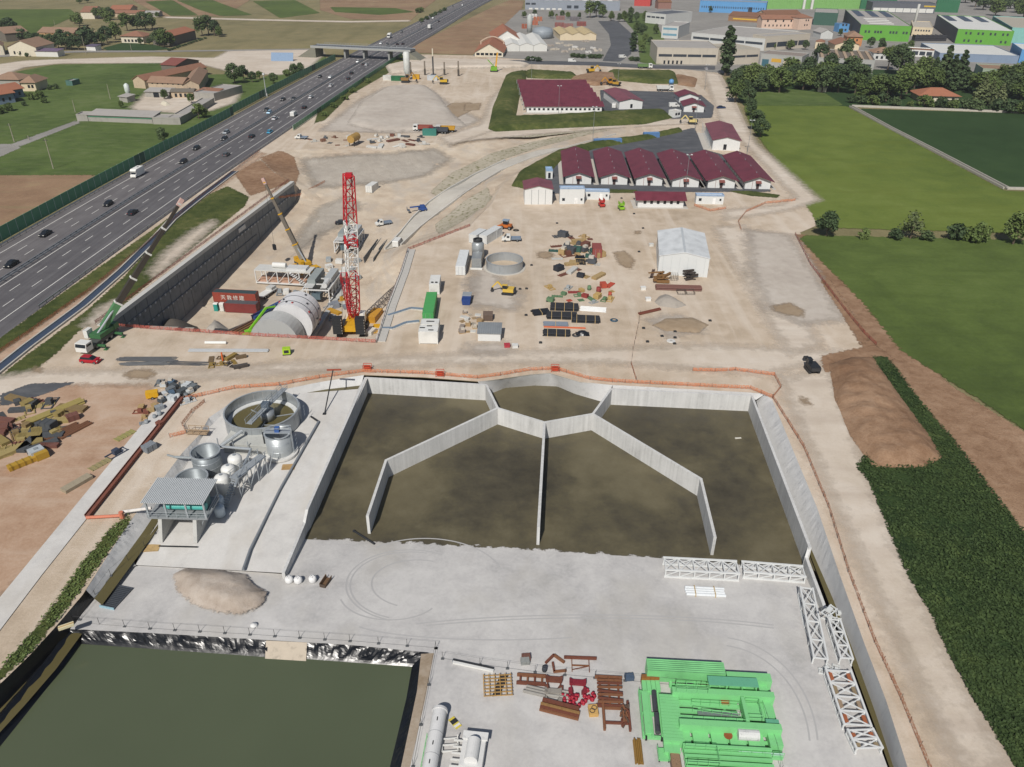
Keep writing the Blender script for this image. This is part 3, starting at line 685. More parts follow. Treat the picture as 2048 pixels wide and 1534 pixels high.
# -- LIBRARIES
glass = plain('22272d', 0.12, 0, 0.1); tyre = plain('1d1d1e', 0.85, 0, 0.1); steel = plain('8f9396', 0.45, 0.4, 0.2); darkst = plain('3b3c3e', 0.6, 0.2, 0.2)
white = plain('d4d4d0', 0.5, 0, 0.14); lampw = plain('e8e6dc', 0.2, 0, 0.05); lampr = plain('8a1f1c', 0.3, 0, 0.05); galv = plain('aab0b4', 0.42, 0.35, 0.18)
def wheels(t, xs, y, r, w=0.24):
    for x in xs:
        for s in (-1, 1):
            b = MB(); b.tube((x, s * y - s * w, r), (x, s * y, r), r, 12); o = b.build('wheel', tyre, t)
            b = MB(); b.tube((x, s * y, r), (x, s * (y + 0.015), r), r * 0.55, 8); b.build('rim', steel, o)
def frustum(b, x0, x1, y, z0, X0, X1, Y, z1):
    b.add([(x0, -y, z0), (x1, -y, z0), (x1, y, z0), (x0, y, z0), (X0, -Y, z1), (X1, -Y, z1), (X1, Y, z1), (X0, Y, z1)],
          [(0, 3, 2, 1), (4, 5, 6, 7), (0, 1, 5, 4), (1, 2, 6, 5), (2, 3, 7, 6), (3, 0, 4, 7)]); return b
def make_car(kind):
    t = thing('car', 'x', 'car'); b = MB()
    L = {'hatch': 2.0, 'sedan': 2.25, 'estate': 2.2}[kind]
    frustum(b, -L, L, 0.86, 0.28, -L + .05, L - .08, 0.88, 0.62); frustum(b, -L + .05, L - .08, 0.88, 0.62, -L + .12, L - .25, 0.80, 0.92)
    rx0, rx1 = {'hatch': (-L + .35, .35), 'sedan': (-1.15, .35), 'estate': (-L + .3, .45)}[kind]
    frustum(b, rx0 - .02, rx1 + .02, .62, 1.39, rx0 + .08, rx1 - .1, .56, 1.46); b.build('body', white, t)
    c0 = {'hatch': -L + .12, 'sedan': -1.75, 'estate': -L + .14}[kind]
    g = MB(); frustum(g, c0 + .05, 1.15, .76, .92, rx0, rx1, .6, 1.40); g.build('windows', glass, t)
    wheels(t, (-1.3, 1.35), 0.88, 0.31, 0.2)
    for s in (-1, 1):
        MB().box(L - .12, L - .03, s * .62 - .18, s * .62 + .18, .62, .76).build('headlight', lampw, t)
        MB().box(-L - .01, -L + .1, s * .66 - .16, s * .66 + .16, .66, .84).build('tail_light', lampr, t)
    return t
def make_van():
    t = thing('van', 'x', 'van'); b = MB()
    b.extr([(-2.7, .35), (-2.75, 2.0), (-2.6, 2.2), (1.2, 2.2), (1.9, 1.3), (2.6, 1.0), (2.7, .35)], -0.95, 0.95); b.build('body', white, t)
    g = MB(); g.add([(1.28, -.86, 2.13), (1.95, -.86, 1.32), (1.95, .86, 1.32), (1.28, .86, 2.13)], [(0, 1, 2, 3)]); g.v = [v + Vector((.03, 0, .03)) for v in g.v]; g.build('windscreen', glass, t)
    for s in (-1, 1): MB().box(.3, 1.4, s * .955 - .01, s * .955 + .01, 1.3, 1.9).build('side_window', glass, t)
    wheels(t, (-1.7, 1.7), 0.95, 0.35); return t
def make_camper():
    t = thing('camper_van', 'x', 'camper'); b = MB()
    b.extr([(-3.3, .4), (-3.3, 2.75), (-3.1, 2.95), (2.2, 2.95), (2.9, 2.5), (2.6, 1.95), (1.9, 1.9), (1.5, .4)], -1.1, 1.1); b.build('body', plain('e6e5df', .4, 0, .06), t)
    MB().extr([(1.5, .4), (1.9, 1.9), (2.35, 1.9), (2.75, 1.25), (3.35, 1.05), (3.4, .4)], -1.0, 1.0).build('cab', plain('e6e5df', .4, 0, .06), t)
    g = MB().extr([(2.38, 1.88), (2.78, 1.27), (2.80, 1.29), (2.42, 1.9)], -0.92, 0.92); g.build('windscreen', glass, t)
    for x in (-2.2, -.6): MB().box(x, x + .9, -1.12, -1.1, 1.6, 2.1).build('window', glass, t)
    MB().box(-1.5, -.9, -.3, .3, 2.95, 3.05).build('roof_hatch', glass, t); wheels(t, (-1.9, 2.2), 1.02, .34); return t
def cab(t, x0, x1, wcol, zb=0.7, zt=2.9, hw=1.2):
    b = MB().extr([(x0, zb), (x0, zt), (x1 - .25, zt), (x1, zb + 1.0), (x1, zb)], -hw, hw); c = b.build('cab', wcol, t)
    g = MB().add([(x1 - .23, -hw + .12, zt - .15), (x1 + .02, -hw + .12, zb + 1.05), (x1 + .02, hw - .12, zb + 1.05), (x1 - .23, hw - .12, zt - .15)], [(0, 1, 2, 3)]); g.v = [v + Vector((.03, 0, .02)) for v in g.v]; g.build('windscreen', glass, c)
    for s in (-1, 1): MB().box(x0 + .4, x1 - .4, s * hw - .02, s * hw + .02, zb + 1.15, zt - .3).build('side_window', glass, c)
    return c
def make_truck(wcol, bcol, L=7.0, h=2.6):
    t = thing('truck', 'x', 'truck'); MB().box(-L / 2, L / 2, -.45, .45, .7, 1.0).build('chassis', darkst, t)
    cab(t, L / 2 - 2.0, L / 2 + .1, wcol); MB().box(-L / 2 - .1, L / 2 - 2.2, -1.25, 1.25, 1.05, 1.05 + h).build('cargo_box', bcol, t)
    wheels(t, (-L / 2 + 1.2, L / 2 - 1.0), 1.2, .5, .3); return t
def make_tipper(wcol, bcol):
    t = thing('tipper_truck', 'x', 'truck'); MB().box(-4.2, 4.0, -.45, .45, .75, 1.1).build('chassis', darkst, t); cab(t, 2.0, 4.2, wcol)
    b = MB(); b.extr([(-4.3, 1.15), (-4.6, 2.6), (-4.45, 2.6), (-4.15, 1.3), (1.6, 1.3), (1.7, 2.6), (1.85, 2.6), (1.75, 1.15)], -1.25, 1.25)
    b.box(-4.4, 1.7, -1.27, -1.17, 1.15, 2.6).box(-4.4, 1.7, 1.17, 1.27, 1.15, 2.6); o = b.build('tipper_body', bcol, t)
    r = MB()
    for x in (-3.6, -2.4, -1.2, 0, 1.2): r.box(x, x + .15, -1.34, -1.27, 1.15, 2.6)
    r.build('rib', bcol, o); wheels(t, (-3.4, -2.0, 1.5, 3.0), 1.22, .52, .3); return t
def make_flatbed(wcol):
    t = thing('flatbed_truck', 'x', 'truck'); b = MB().extr([(.2, .45), (.2, 2.0), (1.3, 2.05), (1.95, 1.25), (2.7, 1.05), (2.75, .45)], -.92, .92); c = b.build('cab', wcol, t)
    g = MB().extr([(1.34, 2.0), (1.96, 1.3), (1.99, 1.32), (1.38, 2.02)], -.84, .84); g.build('windscreen', glass, c)
    for s in (-1, 1): MB().box(.5, 1.3, s * .92 - .02, s * .92 + .02, 1.25, 1.85).build('side_window', glass, c)
    b = MB().box(-2.9, .05, -1.0, 1.0, .75, .85).box(-2.9, .05, -1.0, -.95, .85, 1.2).box(-2.9, .05, .95, 1.0, .85, 1.2).box(-2.9, -2.85, -1, 1, .85, 1.2).box(0, .06, -1, 1, .85, 1.4); b.build('load_bed', plain('7d8a9a', .5, .2, .2), t)
    wheels(t, (-1.8, 1.75), .92, .36); return t
def paint(root, mat, names=('body',)):
    for ch in root.children:
        if ch.name.split('.')[0] in names:
            ch.material_slots[0].link = 'OBJECT'; ch.material_slots[0].material = mat
HID = Vector((0, -400, -60))
PROTO = {}
def vehicle(kind, maker, loc, rz, label, group=None, mat=None, names=('body',), cat=None):
    if kind not in PROTO: PROTO[kind] = [maker(), False]
    pr = PROTO[kind]
    if not pr[1]: o = pr[0]; pr[1] = True
    else: o = dup(pr[0], loc)
    o.location = loc; o.rotation_euler = (0, 0, rz); o['label'] = label
    if group: o['group'] = group
    elif 'group' in o: del o['group']
    if cat: o['category'] = cat
    if mat: paint(o, mat, names)
    return o

# ---- trees
def leaf_mat(name, a, b, c):
    t = NT(name); p = t.pos(); n = t.noise(p, 0.25, 3); n2 = t.noise(p, 1.8, 2)
    r = t.n('ShaderNodeObjectInfo').outputs['Random']
    f = t.math('ADD', t.math('ADD', t.math('MULTIPLY', n, .4), t.math('MULTIPLY', n2, .3)), t.math('MULTIPLY', r, .3))
    t.set(t.ramp(f, [(0.3, a), (0.5, b), (0.7, c)]), 0.75, 0, 0.2); return t.m
M_leaf = leaf_mat('leaf_green', '465530', '566637', '677644'); M_leafd = leaf_mat('leaf_dark', '3a4a31', '475738', '546340'); M_leafp = leaf_mat('leaf_grey', '56603f', '66704a', '757d58')
M_bark = plain('5b5044', 0.9, 0, 0.3)
def make_tree(name, kind, seed, mat, nleaf=620):
    rnd = random.Random(seed); t = thing(name, 'x', 'tree')
    H = 10.0; b = MB()
    def limb(p, q, r0, r1): b.tube(p, q, r0, 6, r1)
    cl = []
    if kind == 'broad':
        limb((0, 0, -.1), (.1, 0, 3.2), .32, .2); limb((.1, 0, 3.2), (0, .1, 7), .2, .08)
        for i in range(6):
            a = i * 1.05 + rnd.random(); z = 2.6 + i * .5; limb((.05, 0, z), (2.2 * math.cos(a), 2.2 * math.sin(a), z + 2.2), .12, .05)
        for i in range(22):
            a = rnd.random() * 6.28; u = rnd.uniform(-.85, 1); rr = math.sqrt(1 - u * u) * rnd.uniform(.55, 1.0)
            cl.append((Vector((3.2 * rr * math.cos(a), 3.2 * rr * math.sin(a), 5.9 + 3.1 * u)), rnd.uniform(1.2, 1.9)))
        s0 = .38
    elif kind == 'poplar':
        limb((0, 0, -.1), (0, 0, 8.5), .2, .05)
        for i in range(18):
            z = 1.0 + 8.4 * i / 17; a = i * 2.4; r = .75 * math.sin(math.pi * min(1, (z + .6) / 11)) + .15
            cl.append((Vector((r * .6 * math.cos(a), r * .6 * math.sin(a), z)), r * rnd.uniform(.8, 1.15)))
        s0 = .26
    elif kind == 'conifer':
        limb((0, 0, -.1), (0, 0, 9.3), .25, .04)
        for i in range(26):
            z = 1.2 + 8.4 * i / 25; a = i * 2.4; r = (10 - z) * .30
            cl.append((Vector((r * math.cos(a) * .7, r * math.sin(a) * .7, z)), max(.3, r * .55)))
        s0 = .34
    else:   # bush
        for i in range(5):
            a = i * 1.26; limb((0, 0, 0), (1.5 * math.cos(a), 1.5 * math.sin(a), 4), .12, .05)
        for i in range(14):
            a = rnd.random() * 6.28; rr = rnd.uniform(0, 3.6); cl.append((Vector((rr * math.cos(a), rr * math.sin(a), rnd.uniform(1.6, 6.5 - rr * .6))), rnd.uniform(1.2, 2.0)))
        s0 = .5
    b.build('trunk', M_bark, t)
    vs, fs = [], []
    for i in range(nleaf):
        c, r = cl[i % len(cl)]; d = Vector((rnd.gauss(0, 1), rnd.gauss(0, 1), rnd.gauss(0, 1))).normalized()
        p = c + d * r * (rnd.random() ** .45); n = (d + Vector((rnd.gauss(0, .6), rnd.gauss(0, .6), rnd.gauss(.35, .6)))).normalized()
        u = n.orthogonal().normalized(); v = n.cross(u); ph = rnd.random() * 6.28; u, v = u * math.cos(ph) + v * math.sin(ph), v * math.cos(ph) - u * math.sin(ph)
        s = s0 * rnd.uniform(.6, 1.3); k = len(vs)
        vs += [p - u * s - v * s * .35, p + u * s * .3 - v * s * .8, p + u * s + v * s * .3, p - u * s * .2 + v * s * .8]; fs.append((k, k + 1, k + 2, k + 3))
    mesh_obj('crown', vs, fs, mat, t)
    return t
TP = {}
for i in range(3):
    TP['broad%d' % i] = make_tree('broadleaf_tree', 'broad', 11 + i, M_leaf, 1900)
TP['broadd0'] = make_tree('broadleaf_tree', 'broad', 21, M_leafd, 1900); TP['broadd1'] = make_tree('broadleaf_tree', 'broad', 22, M_leafd, 1900)
TP['poplar'] = make_tree('poplar_tree', 'poplar', 31, M_leafd, 1800); TP['conifer'] = make_tree('conifer_tree', 'conifer', 41, M_leafd, 1800)
TP['pale'] = make_tree('conifer_tree', 'conifer', 42, M_leafp, 1700); TP['bush0'] = make_tree('bush', 'bush', 51, M_leaf, 1000); TP['bush1'] = make_tree('bush', 'bush', 52, M_leafd, 1000); TP['paleb'] = make_tree('broadleaf_tree', 'broad', 23, M_leafp, 520)
TUSED = set()
def tree(kind, px, py, h, label, group=None, sx=1.0, ground=None):
    loc = ground if ground is not None else D(px, py); pr = TP[kind]
    sc_ = h / (10.0 if not kind.startswith('bush') else 7.0)
    if kind in TUSED: o = dup(pr, loc)
    else: o = pr; TUSED.add(kind)
    o.location = loc; o.rotation_euler = (0, 0, random.random() * 6.28); o.scale = (sc_ * sx, sc_ * sx, sc_)
    o['label'] = label; o['category'] = 'bush' if kind.startswith('bush') else 'tree'
    if group: o['group'] = group
    elif 'group' in o: del o['group']
    return o

# ---- buildings
def corr(col, per=0.5, amp=0.5, along='x', rough=0.5):
    """ribbed sheet metal: ribs as fine relief"""
    key = ('c', col, per, along)
    if key in MATS: return MATS[key]
    t = NT('ribbed_' + col); p = t.pos(True); x = t.n('ShaderNodeSeparateXYZ'); t.l(p, x.inputs[0])
    s = t.math('SINE', t.math('MULTIPLY', x.outputs[0 if along == 'x' else 1], 6.283 / per))
    n = t.noise(t.pos(), 0.3, 4); c = C(col)
    t.set(t.ramp(n, [(0.3, tuple(q * .8 for q in c[:3])), (0.5, c), (0.7, tuple(min(1, q * 1.12) for q in c[:3]))]), rough, 0.05, 0.35)
    t.bump(s, amp, 0.04); MATS[key] = t.m; return t.m
WM = {}
def window(par, x, y, z, w, h, face, mat=None, name='window'):
    """a pane standing 4 cm proud of the wall, mesh shared between alike panes; face f/b/l/r"""
    mat = mat or glass; key = (round(w, 2), round(h, 2), face in 'lr', mat.name)
    if key not in WM:
        b = MB()
        if face in 'lr': b.box(-.04, .04, -w / 2, w / 2, -h / 2, h / 2)
        else: b.box(-w / 2, w / 2, -.04, .04, -h / 2, h / 2)
        o = b.build(name, mat, par); WM[key] = o.data
    else:
        o = bpy.data.objects.new(name, WM[key]); COL.objects.link(o); o.parent = par
    o.location = (x, y, z); return o
def bld(name, label, cat, fl, fr, h, depth, roof='flat', rise=2.0, wall=None, rmat=None, over=0.4, wins=(), group=None, z=None, trim=None, rz=None):
    """building from the photo pixels of its front base corners; h wall height in m or ('y',row); depth in m or photo pixel of the back-left eaves corner"""
    A = D(*fl) if z is None else G(*fl, z); Bp = D(*fr) if z is None else G(*fr, z); Bp.z = A.z
    W = (Bp - A).length; rz = ang(A, Bp) if rz is None else rz
    if isinstance(h, tuple): h = hpx(A, h[1])
    if isinstance(depth, tuple):
        q = G(depth[0], depth[1], A.z + h); depth = abs((q - A).dot(Vector((-math.sin(rz), math.cos(rz), 0))))
    t = thing(name, label, cat, A, rz, group); wall = wall or white; rmat = rmat or plain('8c8a86', .8)
    b = MB(); d = depth
    if roof in ('flat',):
        b.box(0, W, 0, d, -0.3, h); b.build('wall', wall, t)
        r = MB().box(.25, W - .25, .25, d - .25, h, h + .06); r.build('roof', rmat, t)
        pz = MB().box(-.05, W + .05, -.05, .25, h + .003, h + .45).box(-.05, W + .05, d - .25, d + .05, h + .003, h + .45).box(-.05, .25, .25, d - .25, h + .003, h + .45).box(W - .25, W + .05, .25, d - .25, h + .003, h + .45)
        pz.build('parapet', trim or wall, t)
    elif roof == 'gd':      # ridge runs back from the front gable
        b.extr([(0, -.3), (W, -.3), (W, h), (W / 2, h + rise - .05), (0, h)], 0, d); b.build('wall', wall, t)
        for s in (0, 1):
            x0, x1 = (-over, W / 2) if s == 0 else (W + over, W / 2); z0 = h - rise * over / (W / 2)
            r = MB().extr([(x0, z0 + .02), (x1, h + rise + .02), (x1, h + rise + .2), (x0, z0 + .2)], -over, d + over); r.build('roof', rmat, t)
    elif roof == 'gf':      # ridge parallel to the front
        b.extx([(0, -.3), (d, -.3), (d, h), (d / 2, h + rise - .05), (0, h)], 0, W); b.build('wall', wall, t)
        for s in (0, 1):
            y0 = -over if s == 0 else d + over; z0 = h - rise * over / (d / 2)
            r = MB().extx([(y0, z0 + .02), (d / 2, h + rise + .02), (d / 2, h + rise + .2), (y0, z0 + .2)], -over, W + over); r.build('roof', rmat, t)
    elif roof == 'hip':
        b.box(0, W, 0, d, -.3, h); b.build('wall', wall, t); k = min(W, d) / 2
        e = [(-over, -over, h), (W + over, -over, h), (W + over, d + over, h), (-over, d + over, h)]
        rd = [(k, d / 2, h + rise), (W - k, d / 2, h + rise)] if W >= d else [(W / 2, k, h + rise), (W / 2, d - k, h + rise)]
        fs = [(0, 1, 5, 4), (1, 2, 5), (2, 3, 4, 5), (3, 0, 4), (3, 2, 1, 0)] if W >= d else [(0, 1, 4), (1, 2, 5, 4), (2, 3, 5), (3, 0, 4, 5), (3, 2, 1, 0)]
        MB().add(e + rd, fs).build('roof', rmat, t)
    elif roof == 'shed':
        b.extx([(0, -.3), (d, -.3), (d, h + rise), (0, h)], 0, W); b.build('wall', wall, t)
        r = MB().extx([(-over, h - rise * over / d + .02), (d + over, h + rise + .02), (d + over, h + rise + .16), (-over, h - rise * over / d + .16)], -over, W + over); r.build('roof', rmat, t)
    for wn in wins:
        face, n, a0, a1, zc, ww, hh = wn[:7]; mt = wn[7] if len(wn) > 7 else None; nm = wn[8] if len(wn) > 8 else 'window'
        Ls = W if face in 'fb' else d
        for i in range(n):
            u = (a0 + (a1 - a0) * (i + .5) / n) * Ls
            if ww < 1.01 and isinstance(ww, float) and ww < 0: ww = abs(ww) * (a1 - a0) * Ls / n
            if face == 'f': window(t, u, -.02, zc, ww, hh, 'f', mt, nm)
            elif face == 'b': window(t, u, d + .02, zc, ww, hh, 'f', mt, nm)
            elif face == 'l': window(t, -.02, u, zc, ww, hh, 'l', mt, nm)
            else: window(t, W + .02, u, zc, ww, hh, 'l', mt, nm)
    t['W'] = W; t['Dp'] = d; t['Hh'] = h
    return t

# -- MOTORWAY FURNITURE AND TRAFFIC
def rail(label, off, s0, s1, group, step=12.0, zc=0.65, dbl=False):
    a, rz = mw_at(s0, off, 0.05); t = thing('guard_rail', label, 'guard rail', a, 0, group)
    b = MB(); n = int((s1 - s0) / step); ps = [mw_at(s0 + step * i, off, 0.05)[0] - a for i in range(n + 1)]
    for p, q in zip(ps[:-1], ps[1:]): b.beam(p + Vector((0, 0, zc)), q + Vector((0, 0, zc)), .09, .33)
    if dbl:
        for p, q in zip(ps[:-1], ps[1:]): b.beam(p + Vector((.9, 0, zc)), q + Vector((.9, 0, zc)), .09, .33)
    b.build('beam', galv, t)
    c = MB(); k = int((s1 - s0) / 3)
    for i in range(min(k, 170)):
        p = mw_at(s0 + 3 * i, off, 0.05)[0] - a
        if dbl: c.beam(p + Vector((0, 0, .6)), p + Vector((.9, 0, .6)), .08, .3)
        c.beam(p, p + Vector((0, 0, zc + .1)), .1, .1)
    c.build('posts', darkst, t)['kind'] = 'stuff'
    return t
S0 = mw_s(-60, 612)[0]
rail('double steel guard rail along the motorway median', -1.9, S0, LEN - 60, None, dbl=True)
rail('steel guard rail between motorway shoulder and site', 16.9, S0, LEN - 60, None)
rail('steel guard rail below the green noise barrier', -17.0, S0, LEN - 60, None)
M_nb = plain('4d8a66', .45, 0, .15); M_nb2 = plain('335c46', .55, 0, .2); M_nbp = plain('a9bcb0', .5, .2, .1)
def noise_barrier(label, off, s0, s1, h, pw=4.0):
    a, _ = mw_at(s0, off); t = thing('noise_barrier', label, 'noise barrier', a)
    n = int((s1 - s0) / pw)
    for i in range(n):
        p = mw_at(s0 + pw * i, off)[0] - a; q = mw_at(s0 + pw * (i + 1), off)[0] - a; z = Vector((0, 0, 1))
        dk = (i % 23) in (9, 10) ; d = (q - p).normalized() * .08
        b = MB().beam(p + d + z * (h / 2 + .1), q - d + z * (h / 2 + .1), .12, h - .2); o = b.build('panel', M_nb2 if dk else M_nb, t)
        MB().beam(p, p + z * (h + .05), .2, .16).build('post', M_nbp, t)
    return t
sa = mw_s(-60, 530)[0]; sb = mw_s(445, 228)[0]; sc2 = mw_s(660, 118)[0]
noise_barrier('tall green noise barrier beside the fields, light posts between panels', -19.2, max(0, S0 - 5), sb, 4.2)
noise_barrier('green noise barrier running from the farm to the overpass', -21.0, sb + 2, sc2, 3.8)
noise_barrier('low dark green barrier between motorway and gravel heap', 19.4, mw_s(620, 262)[0], mw_s(850, 112)[0], 2.2)
# overpass
ov0, ov1 = G(640, 115), G(806, 123); t = thing('overpass', 'grey road bridge crossing over the motorway', 'bridge', ov0, ang(ov0, ov1)); Lb = (ov1 - ov0).length
h0 = 6.2
MB().box(-6, Lb + 6, -1, 9, h0, h0 + 1.1).build('deck', plain('9b9c98', .8, 0, .2), t)
MB().box(-6, Lb + 6, -.6, 8.6, h0 + 1.1, h0 + 1.14).build('roadway', M_asph, t)
for y in (-1.0, 8.8):
    b = MB().box(-6, Lb + 6, y, y + .2, h0 + 1.1, h0 + 1.5)
    for i in range(int(Lb / 2)): b.beam((i * 2, y + .1, h0 + 1.5), (i * 2, y + .1, h0 + 2.6), .06)
    b.beam((0, y + .1, h0 + 2.6), (Lb, y + .1, h0 + 2.6), .08).beam((0, y + .1, h0 + 2.0), (Lb, y + .1, h0 + 2.0), .06); b.build('parapet', galv, t)
for x in (Lb * .30, Lb * .53, Lb * .83): MB().box(x - .6, x + .6, 1, 7, 0, h0).build('pier', plain('8e8f8b', .85, 0, .2), t)
for x in (-16, Lb + 2): MB().extr([(x, 0), (x + 14, 0), (x + (14 if x < 0 else 3), h0 - .02), (x + (11 if x < 0 else 0), h0 - .02)], -2, 10).build('abutment', plain('77766a', .9, 0, .3), t)
# traffic: photo pixel, kind, colour
CARS = [((24, 529), 'sedan', '1b1d22', 'b'), ((92, 468), 'sedan', '202226', 'b'), ((217, 408), 'hatch', '1c1e24', 'b'), ((266, 425), 'sedan', '30343a', 'a'), ((367, 323), 'estate', '1e2025', 'b'), ((393, 296), 'estate', '24272c', 'b'),
        ((453, 309), 'hatch', '5a5d60', 'a'), ((449, 277), 'estate', '2b2e33', 'b'), ((453, 264), 'estate', '8d949a', 'b'), ((504, 272), 'hatch', '25272b', 'a'), ((540, 263), 'hatch', '4aa0c4', 'a'), ((533, 219), 'hatch', '1d1f24', 'b'), ((539, 224), 'hatch', '9cc0d8', 'b'),
        ((550, 236), 'sedan', 'c9ccd0', 'a'), ((566, 198), 'sedan', '22242a', 'b'), ((587, 197), 'sedan', '2a2d33', 'b'), ((609, 214), 'hatch', '1f2126', 'a'), ((622, 193), 'estate', 'd5d7d8', 'a'), ((640, 152), 'sedan', '1e2026', 'b'), ((661, 153), 'hatch', 'd6d8da', 'b'),
        ((662, 170), 'estate', 'cfd2d4', 'a'), ((697, 156), 'hatch', '26282e', 'a'), ((703, 145), 'sedan', '23252b', 'a'), ((716, 122), 'hatch', 'dadcdd', 'b'), ((733, 128), 'hatch', 'c8ccd0', 'a'), ((727, 127), 'hatch', '2c2e33', 'a'), ((762, 85), 'hatch', 'd2d5d7', 'b'),
        ((774, 87), 'hatch', '2b2e34', 'b'), ((795, 87), 'sedan', '26282d', 'a'), ((806, 86), 'sedan', '1f2126', 'a'), ((803, 62), 'estate', '30333a', 'b'), ((842, 45), 'hatch', '2d3036', 'b'), ((866, 34), 'hatch', 'dddfdf', 'b'), ((878, 41), 'sedan', '282b31', 'a'),
        ((890, 16), 'hatch', '2d3036', 'b'), ((878, 26), 'sedan', '24262c', 'b'), ((925, 8), 'hatch', 'cfd2d4', 'a'), ((905, 10), 'sedan', '26282e', 'b')]
CN = {'4aa0c4': 'blue', '9cc0d8': 'pale blue', '5a5d60': 'grey', '8d949a': 'silver'}
for (px, py), k, c, side in CARS:
    s, off = mw_s(px, py + 3); loc, hd = mw_at(s, off, 0.055)
    cn = CN.get(c, 'white' if c[0] in 'cd' else 'dark')
    side = 'oncoming' if off < -1.5 else 'away'
    kk = {'hatch': 'small hatchback', 'sedan': 'saloon car', 'estate': 'estate car'}[k]
    lab = '%s %s on the motorway %s' % (cn, kk, 'carriageway beside the noise barrier' if off < -1.5 else 'carriageway beside the construction site')
    vehicle(k, lambda k=k: make_car(k), loc, hd + (math.pi if off < -1.5 else 0), lab, 'motorway traffic: ' + lab, plain(c, .25, .1, .06))
s, off = mw_s(276, 352); loc, hd = mw_at(s, off, .055); vehicle('camper', make_camper, loc, hd + math.pi, 'white camper van driving on the motorway beside the noise barrier')
s, off = mw_s(588, 232); loc, hd = mw_at(s, off, .055); vehicle('van', make_van, loc, hd, 'tall white delivery van on the motorway beside the construction site')
s, off = mw_s(779, 76); loc, hd = mw_at(s, off, .055); vehicle('truckw', lambda: make_truck(white, white), loc, hd + math.pi, 'white box truck heading for the overpass on the far motorway carriageway')
s, off = mw_s(860, 58); loc, hd = mw_at(s, off, .055); vehicle('truckw2', lambda: make_truck(white, white, 8, 2.8), loc, hd, 'white truck driving away beyond the overpass beside the brown field')
# poles along motorway
def pole(name, label, cat, px, py, topy, col, r=.12, head=None, group=None):
    a = D(px, py); h = hpx(a, topy); t = thing(name, label, cat, a, 0, group)
    MB().tube((0, 0, -.2), (0, 0, h), r * 1.2, 8, r * .7).build('post', col, t)
    if head == 'lamp':
        MB().box(-.9, .9, -.12, .12, h - .1, h + .05).build('crossbar', col, t)
        for x in (-.75, .75): MB().box(x - .3, x + .3, -.35, .35, h + .05, h + .25).build('lamp_head', plain('c9cbca', .4), t)
    if head == 'wire': MB().box(-.9, .9, -.08, .08, h - .7, h - .5).build('crossarm', darkst, t)
    if head == 'mast': MB().box(-.5, .5, -.5, .5, h - 1.0, h).build('camera_head', plain('c4c6c6', .4), t); MB().box(-.6, .6, -.5, .5, 0, 1.5).build('cabinet', plain('b9bbb8', .6), t)
    return t
pole('camera_mast', 'pale grey mast on the motorway verge with a box head', 'mast', 533, 193, 146, plain('b4b8b8', .5, .2), .22, 'mast')
for px, py, ty, n in ((107, 338, 277, 'by the brown field'), (29, 285, 247, 'where the narrow lane bends'), (58, 280, 271, 'on the lane verge'), (151, 225, 200, 'in the meadow behind the farm wall'), (221, 199, 168, 'behind the farmyard feed silo')):
    pole('utility_pole', 'weathered utility pole standing ' + n, 'pole', px, py, ty, plain('9b9386', .9), .16, 'wire' if ty > 200 else None)
for px, py, ty, n in ((172, 108, 72, 'beside the white garden shed'), (263, 101, 86, 'in front of the villa lawn'), (395, 83, 73, 'at the end of the long clipped hedge'), (110, 51, 40, 'beside the lane through the olive field')):
    pole('utility_pole', 'thin utility pole ' + n, 'pole', px, py, ty, plain('9b9386', .9), .14)
for px, py, ty, n in ((1117, 231, 172, 'in front of the big maroon roof'), (1063, 160, 118, 'behind the big maroon roof'), (1185, 290, 214, 'behind the six maroon sheds'), (1236, 162, 128, 'on the grass bank of the upper camp'), (1389, 262, 200, 'between the two small maroon huts and the long shed'), (1409, 180, 130, 'where the pale track leaves the access road'), (1494, 308, 241, 'beside the long maroon shed on the pale track'), (1371, 376, 310, 'in front of the six maroon sheds'), (1195, 54, 20, 'beside the avenue by the works yard')):
    pole('light_pole', 'tall grey light pole ' + n, 'light pole', px, py, ty, plain('8d9194', .5, .3), .09, 'lamp')

# -- MAROON CAMP
M_red = corr('6e3540', .9, .35, 'y'); M_redx = corr('6e3540', .9, .35, 'x'); M_redp = corr('7d4a52', .9, .35, 'y')
W_white = plain('d2d3d1', .6, 0, .08, .6); W_cream = plain('cfc7b4', .8, 0, .2); M_conc2 = plain('b9b4ab', .85, 0, .15)
def awning(t, x, w=2.0, z=2.6):
    MB().extx([(-1.3, z - .3), (0, z + .3), (0, z + .38), (-1.3, z - .2)], x - w / 2, x + w / 2).build('awning', plain('7a4a44', .7), t)
    MB().box(x - .5, x + .5, -.05, .03, 0, 2.1).build('door', plain('4a3a38', .6), t)
SH = [((1131, 368), (1182, 369), (1128, 302)), ((1202, 369), (1254, 370), (1192, 303)), ((1272, 371), (1324, 373), (1256, 305)), ((1344, 374), (1397, 376), (1319, 307)), ((1415, 376), (1469, 378), (1384, 309)), ((1489, 378), (1541, 382), (1449, 311))]
_dd = Vector((0, 0, 0))
for fl, fr, bl in SH: _dd += (G(bl[0], bl[1], 3.1) - G(*fl)).normalized()
SHR = math.atan2(_dd.y, _dd.x) - math.pi / 2
